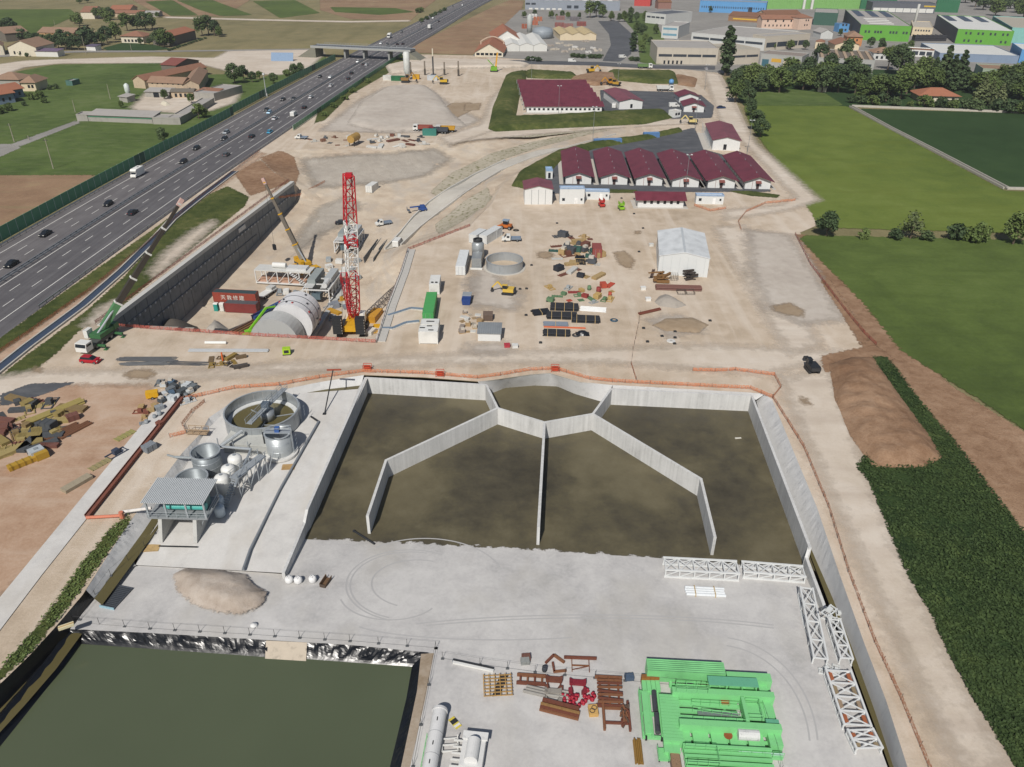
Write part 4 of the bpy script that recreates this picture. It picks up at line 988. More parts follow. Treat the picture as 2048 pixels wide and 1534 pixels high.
for i, (fl, fr, bl) in enumerate(SH):
    A, B_ = G(*fl), G(*fr); h = 3.1
    q = G(bl[0], bl[1], 3.1)
    t = bld('shed', 'white shed with maroon roof, %s in the row of six from the office hut' % ('first', 'second', 'third', 'fourth', 'fifth', 'last')[i], 'shed', fl, fr, 3.1, min(46, (q - A).length), 'gd', 1.5, W_white, M_red, 1.1, rz=SHR)
    W = t['W']; awning(t, W / 2)
    for x, wd in ((-2.2, 1.4), (W + .9, 1.3)): MB().box(x, x + wd, -.6, t['Dp'], -.05, .12).build('walkway', M_conc2, t)
    b = MB().tube((W * .28, -.06, 0), (W * .28, -.06, 2.7), .06, 6); b.build('downpipe', plain('7a4a44', .7), t)
    for s, xx in ((0, -.03), (1, W + .03)):
        for k in range(9): window(t, xx, 2.5 + k * (t['Dp'] - 5) / 8, 1.7, 1.0, 1.1, 'l', glass)
    b = MB()
    for k in range(4): b.tube((W / 2, 4 + k * 9, 4.7), (W / 2, 4 + k * 9, 5.2), .12, 6)
    b.build('roof_vents', galv, t)
# big block of seven joined roofs
A, B_ = G(1052, 226), G(1205, 226); Wd = (B_ - A).length; rz = ang(A, B_)
t = thing('barrack_block', 'long white barrack block under one stepped maroon roof', 'building', A, rz); back = (G(1058, 160, 3) - A).dot(Vector((-math.sin(rz), math.cos(rz), 0)))
nb = 6; dp = back / nb
for i in range(nb):
    y0 = i * dp
    MB().extx([(y0 + .6, -.2), (y0 + dp - .6, -.2), (y0 + dp - .6, 3.0), (y0 + dp / 2, 3.9), (y0 + .6, 3.0)], .4 + .0 * i, Wd - .4).build('wall', W_white, t)
    for sgn in (0, 1):
        ya = y0 if sgn == 0 else y0 + dp
        MB().extx([(ya, 3.0), (y0 + dp / 2, 4.2), (y0 + dp / 2, 4.35), (ya, 3.15)], -.8, Wd + .8 - (.0 if i else 0)).build('roof', M_redx, t)
    for s in (-.9, Wd + .9): MB().box(s - .1, s + .1, y0 + dp * .45, y0 + dp * .55, 0, 4.1).build('gable_post', galv, t)
for k in range(16): window(t, 2 + k * (Wd - 4) / 15, .58, 1.7, 1.1, 1.0, 'f')
MB().box(-1.5, Wd + 1.5, -2.4, .5, -.05, .15).build('walkway', M_conc2, t)
patch('camp_yard', [(1200, 180), (1345, 184), (1402, 190), (1428, 212), (1424, 236), (1345, 238), (1300, 229), (1204, 228)], m_yard, .6, cell=2)
patch('camp_yard', [(1075, 388), (1085, 350), (1112, 316), (1200, 293), (1300, 278), (1388, 255), (1412, 300), (1455, 312), (1545, 384), (1400, 384)], m_yard, .6, cell=2)
bld('shed', 'mid sized maroon roofed hall beside the long barrack block', 'shed', (1238, 219), (1284, 218), 4.0, (1232, 180), 'gd', 1.2, W_white, M_redp, .5, [('f', 1, .45, .6, 1.6, 1.2, 1.9, glass, 'door')])
t = bld('hut', 'small white hut with maroon gable roof, front one of the pair', 'hut', (1367, 224), (1407, 225), 3.2, 11.0, 'gd', 1.6, W_white, M_red, .8); awning(t, t['W'] / 2, 2.4)
bld('hut', 'small white hut with maroon gable roof, rear one of the pair', 'hut', (1358, 205), (1396, 205), 3.2, 10.0, 'gd', 1.6, W_white, M_red, .8)
t = bld('shed', 'long white canteen shed with pale maroon roof beside the pale track', 'shed', (1424, 300), (1478, 302), 4.2, (1400, 247), 'gd', 1.3, W_white, M_redp, .5, [('f', 1, .4, .52, 1.4, 1.3, 2.2, glass, 'door')])
for k in range(8): MB().box(-1.2, -1.0, 2 + k * 4.5, 2.2 + k * 4.5, 0, 4.0).build('veranda_post', galv, t)
MB().box(-3.5, -.05, 0, t['Dp'], -.05, .15).build('terrace', M_conc2, t)
t = bld('hut', 'white gatehouse hut with flat roof and corner window', 'hut', (1348, 236), (1361, 234), 2.8, 4.0, 'flat', 0, W_white, M_conc2, .2, [('f', 2, .1, .9, 1.7, 1.3, 1.1)])
bld('office_hut', 'white office hut with blue roof edge beside the first maroon shed', 'hut', (1092, 358), (1105, 358), 2.8, 5, 'flat', 0, W_white, plain('8ea9c4', .5), .2, [('f', 1, .3, .7, 1.3, .9, 2.0)], trim=plain('8ea9c4', .5))
t = bld('workshop', 'tall white panelled workshop with pale maroon gable roof', 'workshop', (1049, 409), (1104, 409), 5.2, 9.0, 'gd', 1.1, W_white, M_redp, .4)
for k in range(1, 4): MB().box(t['W'] * k / 4 - .06, t['W'] * k / 4 + .06, -.07, -.01, 0, 5.0).build('panel_joint', plain('8b8d8e', .6), t)
def cabin(label, fl, fr, h=2.7, d=2.6, doors=1):
    t = bld('site_cabin', label, 'cabin', fl, fr, h, d, 'flat', 0, plain('cfd1d0', .55, 0, .08), plain('bcc6d2', .5), .1, trim=plain('8fa3bb', .5))
    W = t['W']; MB().box(W * .1, W * .1 + .9, -.06, -.01, 1.1, 2.0).build('window', glass, t); MB().box(W * .6, W * .6 + 1.0, -.06, -.01, .05, 2.1).build('door', plain('e2e3e2', .5), t)
    MB().box(W * .85, W * .85 + .6, -.06, -.01, 1.2, 1.9).build('window', glass, t); return t
cabin('white site cabin on two levels with blue roof edges beside the workshop', (1119, 408), (1168, 408), 5.0, 2.6)
cabin('white site cabin with blue roof edge behind the red access lift', (1170, 399), (1218, 400))
cabin('white site cabin with blue roof edge and striped ramp', (1391, 408), (1446, 409))
t = bld('office_hut', 'low white hut under a wide maroon roof in the open yard', 'hut', (1275, 415), (1366, 416), 2.9, 7, 'gf', 1.3, W_white, M_redx, .9, [('f', 6, .08, .95, 1.8, .9, 1.0)])
MB().box(-1.5, t['W'] + 1.5, -1.2, 8, -.05, .12).build('walkway', M_conc2, t)
# grass banks round the camp
def bank(name, pix, h, label): 
    o = heap(name, pix, m_grass, h, .55, cell=1.6, rough=.3, w=.7); tag(o, kind='structure'); return o
bank('grass_bank', [(1012, 150), (1055, 142), (1052, 160), (1038, 200), (1032, 236), (1100, 234), (1230, 226), (1330, 222), (1346, 236), (1290, 249), (1100, 258), (990, 264), (976, 258), (985, 215)], 2.2, '')
bank('grass_bank', [(1050, 142), (1150, 148), (1160, 158), (1090, 158), (1054, 156)], 2.0, '')
bank('grass_bank', [(1215, 143), (1350, 145), (1358, 168), (1300, 168), (1220, 160)], 2.2, '')
bank('grass_bank', [(1022, 372), (1040, 342), (1110, 304), (1185, 286), (1290, 272), (1362, 256), (1366, 264), (1290, 281), (1190, 298), (1125, 320), (1095, 350), (1075, 386), (1050, 378)], 1.8, '')
patch('grass_strip', [(1180, 378), (1275, 380), (1270, 386), (1185, 386)], m_grass, .7, cell=1); patch('grass_strip', [(1455, 382), (1500, 382), (1560, 390), (1555, 396), (1500, 392)], m_grass, .7, cell=1)
heap('gravel_mound', [(690, 250), (720, 205), (775, 172), (850, 170), (878, 190), (905, 225), (935, 252), (880, 262), (760, 266)], m_gravel, 1.3, .2, cell=2.0, rough=.4)['kind'] = 'structure'
heap('red_earth_heap', [(1140, 156), (1190, 146), (1240, 150), (1235, 168), (1190, 172), (1150, 166)], m_soil, 1.8, .5, cell=1.5)['kind'] = 'structure'
heap('red_earth_heap', [(1350, 148), (1395, 158), (1390, 175), (1355, 170)], m_soil, 1.5, .4, cell=1.5)['kind'] = 'structure'
heap('soil_mound', [(1655, 728), (1700, 715), (1748, 716), (1800, 790), (1860, 870), (1888, 915), (1850, 938), (1745, 936), (1700, 875), (1668, 800)], m_soil, 1.9, .4, cell=.7, rough=.45, w=.8)['kind'] = 'structure'

# -- TOWN AND WORKS
beige = plain('b8b0a2', .85, 0, .12, .2); grey = plain('a3a39f', .85, 0, .12, .2); lgrey = plain('bfc0bd', .8, 0, .1, .2); teal = plain('7fb3ad', .7, 0, .1, .2); green = plain('5f9c3a', .6, 0, .1, .2); green2 = plain('7cab63', .6, 0, .12, .2); dgreen = plain('2f6b4a', .6, 0, .15, .2)
blue = plain('5b93c4', .6, 0, .1, .2); bluegrey = plain('7b8ba0', .7, 0, .12, .2); rf_grey = plain('a19d98', .85, 0, .15, .1); rf_brown = plain('8f7460', .85, 0, .2, .3); rf_tile = plain('8c6551', .85, 0, .2, .4); rf_rust = plain('7d5a45', .85, 0, .2, .3); rf_orange = plain('9a664e', .85, 0, .18, .4); cream = plain('cfc0a4', .8, 0, .1, .3); pink = plain('cdb3a1', .8, 0, .1, .3); rf_white = plain('cfcfca', .7, 0, .1, .1); dgrey = plain('5c5f66', .7, 0, .1, .2); solar = plain('3f4554', .35, 0, .08, .3)
band = plain('3b4149', .25, 0, .1)
def T(label, fl, fr, h, d, roof='flat', rise=2, wall=None, rm=None, wins=(), name='factory', cat='factory', over=.3, **k):
    return bld(name, label, cat, fl, fr, h, d, roof, rise, wall, rm, over, wins, **k)
T('long beige factory with four dark window bands by the access road', (1312, 128), (1433, 130), ('y', 96), (1318, 81), wall=beige, rm=rf_grey, wins=[('f', 4, .02, .98, 5.6, -.92, 1.6, band), ('f', 5, .1, .45, 1.3, 1.2, 2.2)])
T('long grey factory hall behind the beige factory, wide flat roof', (1381, 88), (1527, 102), ('y', 66), (1345, 43), wall=lgrey, rm=rf_grey, wins=[('f', 4, .02, .98, 5.0, -.94, 1.7, band)])
T('white office block with two bluish window bands', (1322, 76), (1355, 78), ('y', 52), 40, wall=lgrey, rm=rf_grey, wins=[('f', 1, .06, .94, 3.0, -.95, 1.6, plain('6d94a6', .2)), ('f', 1, .06, .94, 7.5, -.95, 1.6, plain('6d94a6', .2)), ('l', 6, .05, .95, 3, 3.5, 1.5, band), ('l', 6, .05, .95, 7.5, 3.5, 1.5, band)], name='office_block', cat='office')
T('dark roofed office wing with white skylights behind the office block', (1290, 46), (1330, 50), 9, 45, wall=lgrey, rm=dgrey, wins=[('f', 4, .05, .95, 6, -.8, 1.5, band)], name='office_block', cat='office')
T('grey factory wing with big dark windows beside the tall poplar', (1528, 102), (1616, 95), ('y', 74), 14, wall=beige, rm=rf_grey, wins=[('f', 4, .02, .98, 4.0, -.9, 3.4, band)])
T('small beige workshop half hidden by the tall poplar', (1463, 130), (1516, 127), ('y', 101), (1468, 87), wall=beige, rm=plain('a8a294', .85), wins=[('f', 2, .03, .97, 5.2, -.93, 1.4, band)], name='workshop', cat='workshop')
T('low workshop with pale shutters and a yellow awning', (1519, 133), (1600, 140), ('y', 108), (1522, 100), wall=grey, rm=plain('8b8078', .85), wins=[('f', 1, .05, .2, 2.6, 4.5, 4.5, plain('3f6470', .4), 'shutter'), ('f', 1, .28, .5, 4.6, 6.5, 2.2, plain('c79a3a', .6), 'awning'), ('f', 1, .58, .75, 2.8, 5, 4.5, cream, 'shutter'), ('f', 1, .8, .97, 2.8, 5, 4.5, cream, 'shutter')], name='workshop', cat='workshop')
t = T('grey factory with striped brown roof and cream panels', (1632, 143), (1744, 149), ('y', 116), (1608, 97), wall=grey, rm=plain('6f665c', .85), wins=[('f', 4, .04, .96, 5.2, -.94, 1.5, band), ('f', 3, .2, .96, 2.2, -.96, 3.6, cream, 'panel'), ('l', 3, .1, .9, 4.4, 6, 2, band)])
for k in range(7):
    x = t['W'] * (k + .5) / 7; MB().box(x - .9, x + .9, 1, t['Dp'] - 1, t['Hh'] + .06, t['Hh'] + .5).build('roof_light', plain('a8937c', .8), t)
T('long pink house with dark upper windows and red roof', (1522, 58), (1591, 58), ('y', 38), 12, 'gf', 3, pink, rf_tile, [('f', 4, .05, .95, 7.0, 1.4, 2.0), ('f', 8, .05, .95, 3.0, 1.1, 1.7)], 'house', 'house', .6)
T('tall pink house with square windows and red hipped roof', (1595, 60), (1621, 59), ('y', 36), 14, 'hip', 3, pink, rf_tile, [('f', 2, .45, .8, 8.0, 1.1, 1.5), ('f', 2, .4, .75, 4.0, 1.1, 1.5)], 'house', 'house', .6)
T('bright blue warehouse with a row of small windows and a dark gateway', (1398, 24), (1530, 29), ('y', 2), 30, wall=blue, rm=plain('8796a8', .7), wins=[('f', 28, .02, .98, 5.5, 1.0, 2.0, band), ('f', 1, .74, .8, 3.4, 4.5, 6.5, band, 'gate')], name='warehouse', cat='warehouse')
T('rust brown roofed shed with a yellow strip in front of the blue warehouse', (1456, 42), (1522, 46), 5, 14, 'shed', 3, plain('8a6a50', .8), rf_rust, [('f', 1, .1, .9, 2.5, -.9, 1.2, plain('d3ac3c', .6), 'panel')], 'shed', 'shed')
t = T('light green ribbed warehouse at the top of the industrial area', (1520, 18), (1718, 18), 14, 60, wall=green2, rm=rf_white, name='warehouse', cat='warehouse')
for k in range(40): MB().box(t['W'] * (k + .5) / 40 - .5, t['W'] * (k + .5) / 40 + .5, -.35, -.005, 0, 13.8).build('wall_rib', green2, t)
for x in (.42, .50): MB().tube((t['W'] * x, -4, 0), (t['W'] * x, -4, 12), 1.6, 14).build('silo', rf_white, t)
t = T('dark green ribbed warehouse beside the light green one', (1719, 18), (1790, 20), 14, 50, wall=dgreen, rm=rf_grey, name='warehouse', cat='warehouse')
for k in range(14): MB().box(t['W'] * (k + .5) / 14 - .5, t['W'] * (k + .5) / 14 + .5, -.35, -.005, 0, 13.8).build('wall_rib', dgreen, t)
t = T('long charcoal hall with pale base panels and a yellow sign', (1742, 25), (1868, 28), 10, 30, wall=dgrey, rm=dgrey, wins=[('f', 8, .02, .98, 3.0, -.94, 4.2, rf_white, 'panel'), ('f', 1, .82, .99, 7.6, 12, 1.4, plain('c9a83a', .6), 'sign')], name='warehouse', cat='warehouse')
t = T('dark green ribbed hall beyond the charcoal hall', (1869, 24), (1915, 26), 13, 30, wall=dgreen, rm=rf_grey, name='warehouse', cat='warehouse')
for k in range(9): MB().box(t['W'] * (k + .5) / 9 - .5, t['W'] * (k + .5) / 9 + .5, -.35, -.005, 0, 12.8).build('wall_rib', dgreen, t)
def solar_roof(t, n, x0, x1, y0, y1):
    W, Dp, h = t['W'], t['Dp'], t['Hh']
    for k in range(n):
        x = W * (x0 + (x1 - x0) * (k + .5) / n); w = W * (x1 - x0) / n * .5
        MB().box(x - w / 2, x + w / 2, Dp * y0, Dp * y1, h + .1, h + .35).build('solar_array', solar, t)
t = T('green fronted warehouse with grey roof and solar arrays, left of the two', (1716, 80), (1816, 84), ('y', 50), (1661, 19), wall=green, rm=rf_grey, wins=[('f', 2, .08, .22, 6.8, 1.5, 1.9, band), ('f', 3, .28, .45, 6.8, 1.5, 1.9, band), ('f', 3, .58, .76, 6.8, 1.5, 1.9, band), ('f', 2, .84, .96, 6.8, 1.5, 1.9, band)], name='warehouse', cat='warehouse')
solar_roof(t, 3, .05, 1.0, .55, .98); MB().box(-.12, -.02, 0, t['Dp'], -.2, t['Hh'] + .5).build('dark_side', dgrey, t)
for k in range(4): MB().box(t['W'] * .2, t['W'] * .7, t['Dp'] * (.1 + k * .1), t['Dp'] * (.1 + k * .1) + 1.6, t['Hh'] + .07, t['Hh'] + .5).build('skylight', rf_white, t)
t = T('green fronted warehouse with pale roof and solar arrays, right of the two', (1909, 87), (2020, 92), ('y', 59), (1858, 30), wall=green, rm=rf_white, wins=[('f', 2, .12, .28, 8.2, 1.4, 1.9, band), ('f', 2, .34, .5, 8.2, 1.4, 1.9, band), ('f', 2, .56, .72, 8.2, 1.4, 1.9, band), ('f', 2, .78, .94, 8.2, 1.4, 1.9, band), ('f', 2, .12, .28, 2.6, 1.4, 1.9, band), ('f', 2, .34, .5, 2.6, 1.4, 1.9, band), ('f', 2, .78, .94, 2.6, 1.4, 1.9, band)], name='warehouse', cat='warehouse')
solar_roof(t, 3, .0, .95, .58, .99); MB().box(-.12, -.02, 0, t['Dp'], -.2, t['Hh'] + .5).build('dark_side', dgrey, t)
T('cream warehouse strip between the two green fronted warehouses', (1822, 72), (1862, 74), 7, 60, wall=cream, rm=plain('b3aca0', .8), wins=[('f', 6, .1, .9, 4.8, 1.2, 1.4, band)], name='warehouse', cat='warehouse')
for k in range(7):
    q = D(1830 + k * 9, 82); t = thing('pallet_rack', 'dark rack of stacked pallets between the green warehouses', 'rack', q, 0, 'pallet racks between the green warehouses'); b = MB()
    for z in range(4): b.box(-1.8, 1.8, -3, 3, z * 1.2 + .1, z * 1.2 + .9)
    b.build('stack', plain('3c3d42', .8), t)
    for x in (-1.85, 1.85): MB().box(x - .05, x + .05, -3, 3, 0, 4.9).build('upright', darkst, t)
T('bluish grey hall with long pale roof by the villas', (1876, 122), (2034, 128), ('y', 107), (1815, 86), wall=bluegrey, rm=rf_white, name='warehouse', cat='warehouse')
T('low pale building with shop front beside the bluish hall', (1806, 112), (1866, 116), ('y', 98), 12, wall=rf_white, rm=rf_white, wins=[('f', 4, .04, .96, 2.6, -.8, 2.6, band), ('f', 1, .02, .98, 5.4, -.99, 1.0, rf_rust, 'fascia')], name='shop', cat='shop')
T('brown roofed building with a green wall among the garden trees', (1960, 160), (2060, 165), ('y', 138), (1938, 128), wall=plain('93a08e', .8), rm=rf_brown, name='workshop', cat='workshop')
T('teal hall with sandy roof at the right end of the industrial area', (2016, 86), (2100, 90), ('y', 56), (1936, 31), wall=teal, rm=plain('a8a294', .85), name='warehouse', cat='warehouse')
T('tall light blue hall end at the edge of town', (2036, 126), (2110, 130), ('y', 100), 40, wall=blue, rm=rf_white, name='warehouse', cat='warehouse')
T('pale blue house with brown hipped roof among tall cedars', (1899, 152), (1929, 150), ('y', 131), 12, 'hip', 2.2, plain('b7c6d4', .7), rf_tile, [('f', 2, .4, .9, 4.5, 1.1, 1.5)], 'house', 'house', .7)
T('low villa with a spreading orange tiled roof among trees', (1838, 204), (1915, 206), 3.4, 14, 'hip', 3.2, W_cream, rf_orange, [('f', 5, .05, .95, 1.6, 1.3, 1.8)], 'villa', 'house', 1.2)
T('grey and white house with brown hipped roof behind the striped factory', (1745, 120), (1790, 121), ('y', 105), 14, 'hip', 3, lgrey, rf_brown, [('f', 4, .06, .94, 1.8, 1.6, 1.8), ('f', 4, .06, .94, 5.0, 1.6, 1.8)], 'house', 'house', .8)
T('house with broad cream gable and tiled roof', (1668, 103), (1716, 104), 5, 20, 'gd', 3, cream, rf_tile, (), 'house', 'house', .6)
T('orange house with wide brown hipped roof', (1692, 92), (1722, 93), 7, 18, 'hip', 3.4, plain('b98055', .8), rf_brown, [('f', 2, .2, .8, 4.5, 1.2, 1.6)], 'house', 'house', 1.0)
T('small cream house with flat red roof beside the striped factory', (1629, 98), (1646, 99), ('y', 83), 9, 'hip', 1.5, cream, rf_tile, [('f', 2, .2, .8, 3.5, 1.0, 1.6)], 'house', 'house', .4)
T('bright blue cube building with four dark windows', (1676, 65), (1696, 65), ('y', 49), 10, wall=blue, rm=dgrey, wins=[('f', 2, .2, .85, 6.3, 1.8, 1.8, band), ('f', 2, .2, .85, 2.2, 1.8, 1.8, band)], name='office_block', cat='office')
T('tiny house behind the villa hedge with grey roof', (1635, 184), (1652, 185), 2.6, 5, 'gf', 1.2, W_cream, rf_grey, (), 'hut', 'hut', .3)
T('grey roofed house between the cube building and the cream gable', (1640, 78), (1664, 78), 5, 16, 'gd', 2.5, lgrey, rf_grey, (), 'house', 'house', .5)
T('dark green hall behind the pink houses', (1625, 50), (1672, 52), 11, 50, wall=plain('3c5c50', .8), rm=rf_grey, name='warehouse', cat='warehouse')
T('row of low houses with rust roofs behind the pink house', (1530, 42), (1600, 41), 6, 20, 'gf', 3, cream, rf_rust, (), 'house', 'house', .5)
T('red hall above the avenue trees', (1268, 12), (1300, 13), 8, 20, wall=plain('b5443f', .7), rm=rf_grey, name='workshop', cat='workshop')
T('brick red house behind the white skylight roofs', (1316, 18), (1342, 18), 7, 14, 'gf', 2.5, plain('8f6b60', .8), rf_rust, (), 'house', 'house', .4)
t = T('long blue grey factory with rooftop saw teeth beyond the brick yard', (1050, 19), (1239, 22), 9.5, 40, wall=plain('8a919b', .7, 0, .1, .2), rm=rf_grey, wins=[('f', 2, .43, .58, 3.4, 5, 3, band), ('f', 2, .0, .12, 6, 5, 2, band), ('f', 6, .03, .4, 1.0, 4, 1.6, rf_white, 'loading_door')])
for k in range(15): MB().extr([(t['W'] * (k + .1) / 15, t['Hh'] + .06), (t['W'] * (k + .9) / 15, t['Hh'] + .06), (t['W'] * (k + .5) / 15, t['Hh'] + 2.0)], 2, 34).build('roof_tooth', rf_white if k % 2 else rf_grey, t)
for k in range(3):
    T('white vaulted works shed with black gable edge, one of three joined', (1012 + k * 27.5, 103), (1039 + k * 27.5, 103), 4.2, (1012 + k * 27.5 - 3, 70), 'gd', 1.8, rf_white, rf_white, (), 'shed', 'shed', .3, group='three joined white works sheds')
for k in range(3):
    T('cream gabled store in the brick yard, one of three joined', (1120 + k * 24, 81), (1144 + k * 24, 81), 4.4, (1119 + k * 24, 57), 'gd', 1.8, cream, plain('b8a67f', .8), (), 'shed', 'shed', .4, group='three joined cream stores')
T('works hall with steep orange tile roof and white arched gable', (950, 113), (1006, 114), 3.2, 46, 'gd', 5.5, W_cream, rf_orange, [('f', 6, .03, .97, 1.7, 2.4, 1.6)], 'works_hall', 'hall', .8)
T('far works hall with orange tile roof and tall white arched gable', (986, 92), (1042, 92), 4.5, 50, 'gd', 6.5, rf_white, rf_orange, (), 'works_hall', 'hall', .6)
b = MB(); a = G(962, 100); t = thing('roof_arch', 'pale curved roof arch over the orange tiled works hall', 'arch', a)
pts_ = [Vector((x, 0, 6.2 + 3.2 * math.sin(math.pi * x / 17.0))) for x in [i * 17 / 12 for i in range(13)]]
for p, q in zip(pts_[:-1], pts_[1:]): b.beam(p, q, .9, .7)
b.build('arch', plain('b9a795', .8), t); MB().box(-.4, .4, -.4, .4, 0, 6.3).box(16.6, 17.4, -.4, .4, 0, 6.3).build('support', plain('b9a795', .8), t)
def tank(label, px, py, r, h, mat, dome=False, group=None, name='silo'):
    t = thing(name, label, name.replace('_', ' '), D(px, py), 0, group)
    pr = [(0, 0), (r, 0), (r, h)] + ([(r * .8, h + r * .3), (0, h + r * .45)] if dome else [(r, h + .02), (0, h + .1)])
    MB().lathe(pr, 20).build('shell', mat, t, True); b = MB()
    for z in (h * .33, h * .66, h): b.lathe([(r + .04, z - .08), (r + .07, z), (r + .04, z + .08)], 20)
    b.build('rings', mat, t)
    return t
tank('slim grey silo in the brick yard', 1059, 65, 2.4, 13, plain('b4b8b5', .5), True)
tank('broad low grey tank behind the white works sheds', 1085, 76, 9, 5, plain('8a9299', .5), True, name='tank')
tank('white pump silo beside the light green warehouse chimney', 1826, 60, 1.2, 22, rf_white, False, name='chimney')
for k, (px, py, c) in enumerate(((1066, 50, 'a8634a'), (1052, 57, '9a5a44'), (1075, 42, 'a86a50'), (1120, 40, '8c6a66'), (1118, 54, '8a5a55'), (1136, 56, '8f6660'), (1162, 52, '86504a'), (1148, 42, '6f6a6e'), (1065, 36, 'c7c7c4'))):
    t = thing('brick_stack', 'stack of palletised bricks in the works yard', 'brick stack', D(px, py), 0, 'palletised brick stacks in the works yard'); m = plain(c, .85, 0, .25, .5)
    for i in range(3):
        for z in range(3): MB().box(i * 3 - 4, i * 3 - 1.4, -2, 2, z * 1.3 + .1, z * 1.3 + 1.25).build('pallet_load', m, t)
for k, (px, py) in enumerate(((1120, 88), (1135, 92), (1150, 96), (1110, 100), (1172, 84), (1128, 104), (1146, 100), (1165, 100), (1185, 98), (1100, 92), (1178, 106), (1195, 102))):
    t = thing('material_pile', 'pale pile of stone blocks behind the yard hedge', 'pile', D(px, py), k, 'pale stone piles behind the yard hedge'); b = MB()
    for i in range(8): b.cbox((random.uniform(-3, 3), random.uniform(-2.5, 2.5), random.uniform(.3, 1.0)), (random.uniform(1, 2.2), random.uniform(1, 2), random.uniform(.6, 1.6)), random.random() * 3)
    b.build('blocks', plain(random.choice(['b9b1a4', 'c6c4bf', 'a59c92', '9fb0bd']), .85), t)

# -- FARMS ON THE LEFT
fw = plain('b8a58d', .9, 0, .25, .4); fgrey = plain('9a9790', .9, 0, .25, .3); fdark = plain('6b655c', .9, 0, .25)
def F(label, fl, fr, h, d, roof='gf', rise=2.2, wall=None, rm=None, wins=(), name='farmhouse', cat='farmhouse', over=.5, **k): return bld(name, label, cat, fl, fr, h, d, roof, rise, wall or fw, rm or rf_brown, over, wins, **k)
F('long stone farmhouse with shuttered windows facing the farmyard', (300, 186), (369, 189), ('y', 164), 10, 'gf', 2.2, wins=[('f', 4, .2, .95, 2.2, .9, 1.9), ('f', 6, .05, .95, 5.2, .8, .8)])
F('farmhouse gable wing with a long tiled roof running back', (369, 189), (401, 188), ('y', 169), (352, 143), 'gd', 2.2, wins=[('f', 1, .3, .5, 2.4, .9, 2.0), ('r', 6, .05, .9, 4.5, 1, 1.2)])
F('long barn with orange roof behind the farmhouse', (269, 176), (292, 178), 4.6, 52, 'gd', 2.2, rm=rf_tile, name='barn', cat='barn')
t = F('open hay barn with a big red gable roof', (326, 152), (356, 154), 6.5, 22, 'gf', 2.4, wall=fdark, rm=plain('7d4a42', .8), name='barn', cat='barn')  # dark wall colour stands in for the shade inside the open barn
F('grey lean to in the farmyard', (292, 195), (340, 196), 3.0, 7, 'shed', .8, fgrey, rf_grey, [('f', 1, .35, .55, 1.3, 3, 2.6)], 'lean_to', 'shed')
F('small farm outbuilding with dark roof beside the lean to', (344, 196), (388, 196), 3.2, 6, 'gf', 1.0, fw, fdark, [('f', 4, .1, .95, 1.4, 1.2, 1.8)], 'outbuilding', 'shed')
F('low stable with red roof and dark doors', (394, 196), (432, 199), 3.2, 7, 'shed', 1.0, fw, rf_tile, [('f', 4, .05, .9, 1.3, 1.3, 2.2)], 'stable', 'stable')
F('grey flat roofed farm store along the motorway barrier', (430, 203), (486, 186), 3.6, 12, 'flat', 0, fgrey, rf_grey, (), 'farm_store', 'shed')
F('long low pig shed with grey roof beside the meadow', (178, 243), (306, 248), 3.0, 8, 'shed', 1.0, fgrey, rf_grey, [('f', 1, .0, 1.0, 2.3, -.995, .5, plain('4d7a62', .6), 'green_band')], 'pig_shed', 'shed')
F('grey block hut at the lane end of the pig shed', (155, 243), (177, 243), 2.8, 7, 'flat', 0, fgrey, rf_grey, (), 'hut', 'hut')
F('concrete walled silage pen joined to the pig shed', (307, 249), (361, 250), 2.8, 8, 'flat', 0, fgrey, rf_grey, (), 'silage_pen', 'pen')
F('grey roofed shelter along the farmyard wall', (362, 250), (430, 208), 2.6, 6, 'flat', 0, fgrey, rf_grey, (), 'shelter', 'shed')
t = thing('feed_silo', 'pale cone bottomed feed silo beside the farmyard', 'silo', D(258, 196)); MB().lathe([(.1, 1.0), (1.3, 3.2), (1.3, 6.6), (.3, 7.4), (0, 7.4)], 14).build('shell', plain('c4ccc8', .4), t, True)
for a in range(4): MB().beam((1.1 * math.cos(a * 1.57), 1.1 * math.sin(a * 1.57), 0), (1.1 * math.cos(a * 1.57), 1.1 * math.sin(a * 1.57), 3.4), .12).build('leg', galv, t)
F('small farm hut below the feed silo', (240, 204), (256, 206), 2.8, 5, 'shed', .6, fgrey, rf_grey, (), 'hut', 'hut')
heap('sand_pile', [(320, 208), (332, 203), (342, 210), (330, 212)], plain('c2bba9', .9), 1.6, .8, cell=.6)['kind'] = 'structure'
F('brown hip roofed house with cream wall in the meadow', (46, 183), (74, 183), 4.6, 14, 'hip', 3, cream, rf_brown, [('f', 2, .4, .9, 2.6, 1.2, 1.6)], 'house', 'house', .9)
F('grey brown roofed house behind the orange roofs', (-14, 176), (42, 177), 4.6, 14, 'hip', 3, fgrey, rf_brown, (), 'house', 'house', .8)
F('house with orange tile roof and blue grey wall', (-30, 215), (32, 205), 5.0, 12, 'gf', 2.4, bluegrey, rf_orange, [('f', 4, .1, .95, 2.2, 1.1, 1.6)], 'house', 'house', .8)
F('second house with orange tile roof beside the brown one', (6, 202), (50, 194), 4.6, 11, 'gf', 2.2, bluegrey, rf_orange, [('f', 3, .1, .95, 2.2, 1.1, 1.6)], 'house', 'house', .8)
F('green garden shed at the end of the meadow wall', (146, 172), (161, 168), 2.4, 4, 'flat', 0, plain('4f7068', .7), rf_grey, (), 'garden_shed', 'shed')
F('village house with broad pale gable beside the dirt road', (20, 112), (76, 113), 6.0, 22, 'gd', 4, W_cream, rf_brown, [('f', 2, .1, .5, 2.2, 1.2, 2.0)], 'house', 'house', .6)
F('long white shed beside the village house', (73, 113), (117, 114), ('y', 102), 8, 'shed', .8, rf_white, plain('6a5a70', .8), (), 'shed', 'shed')
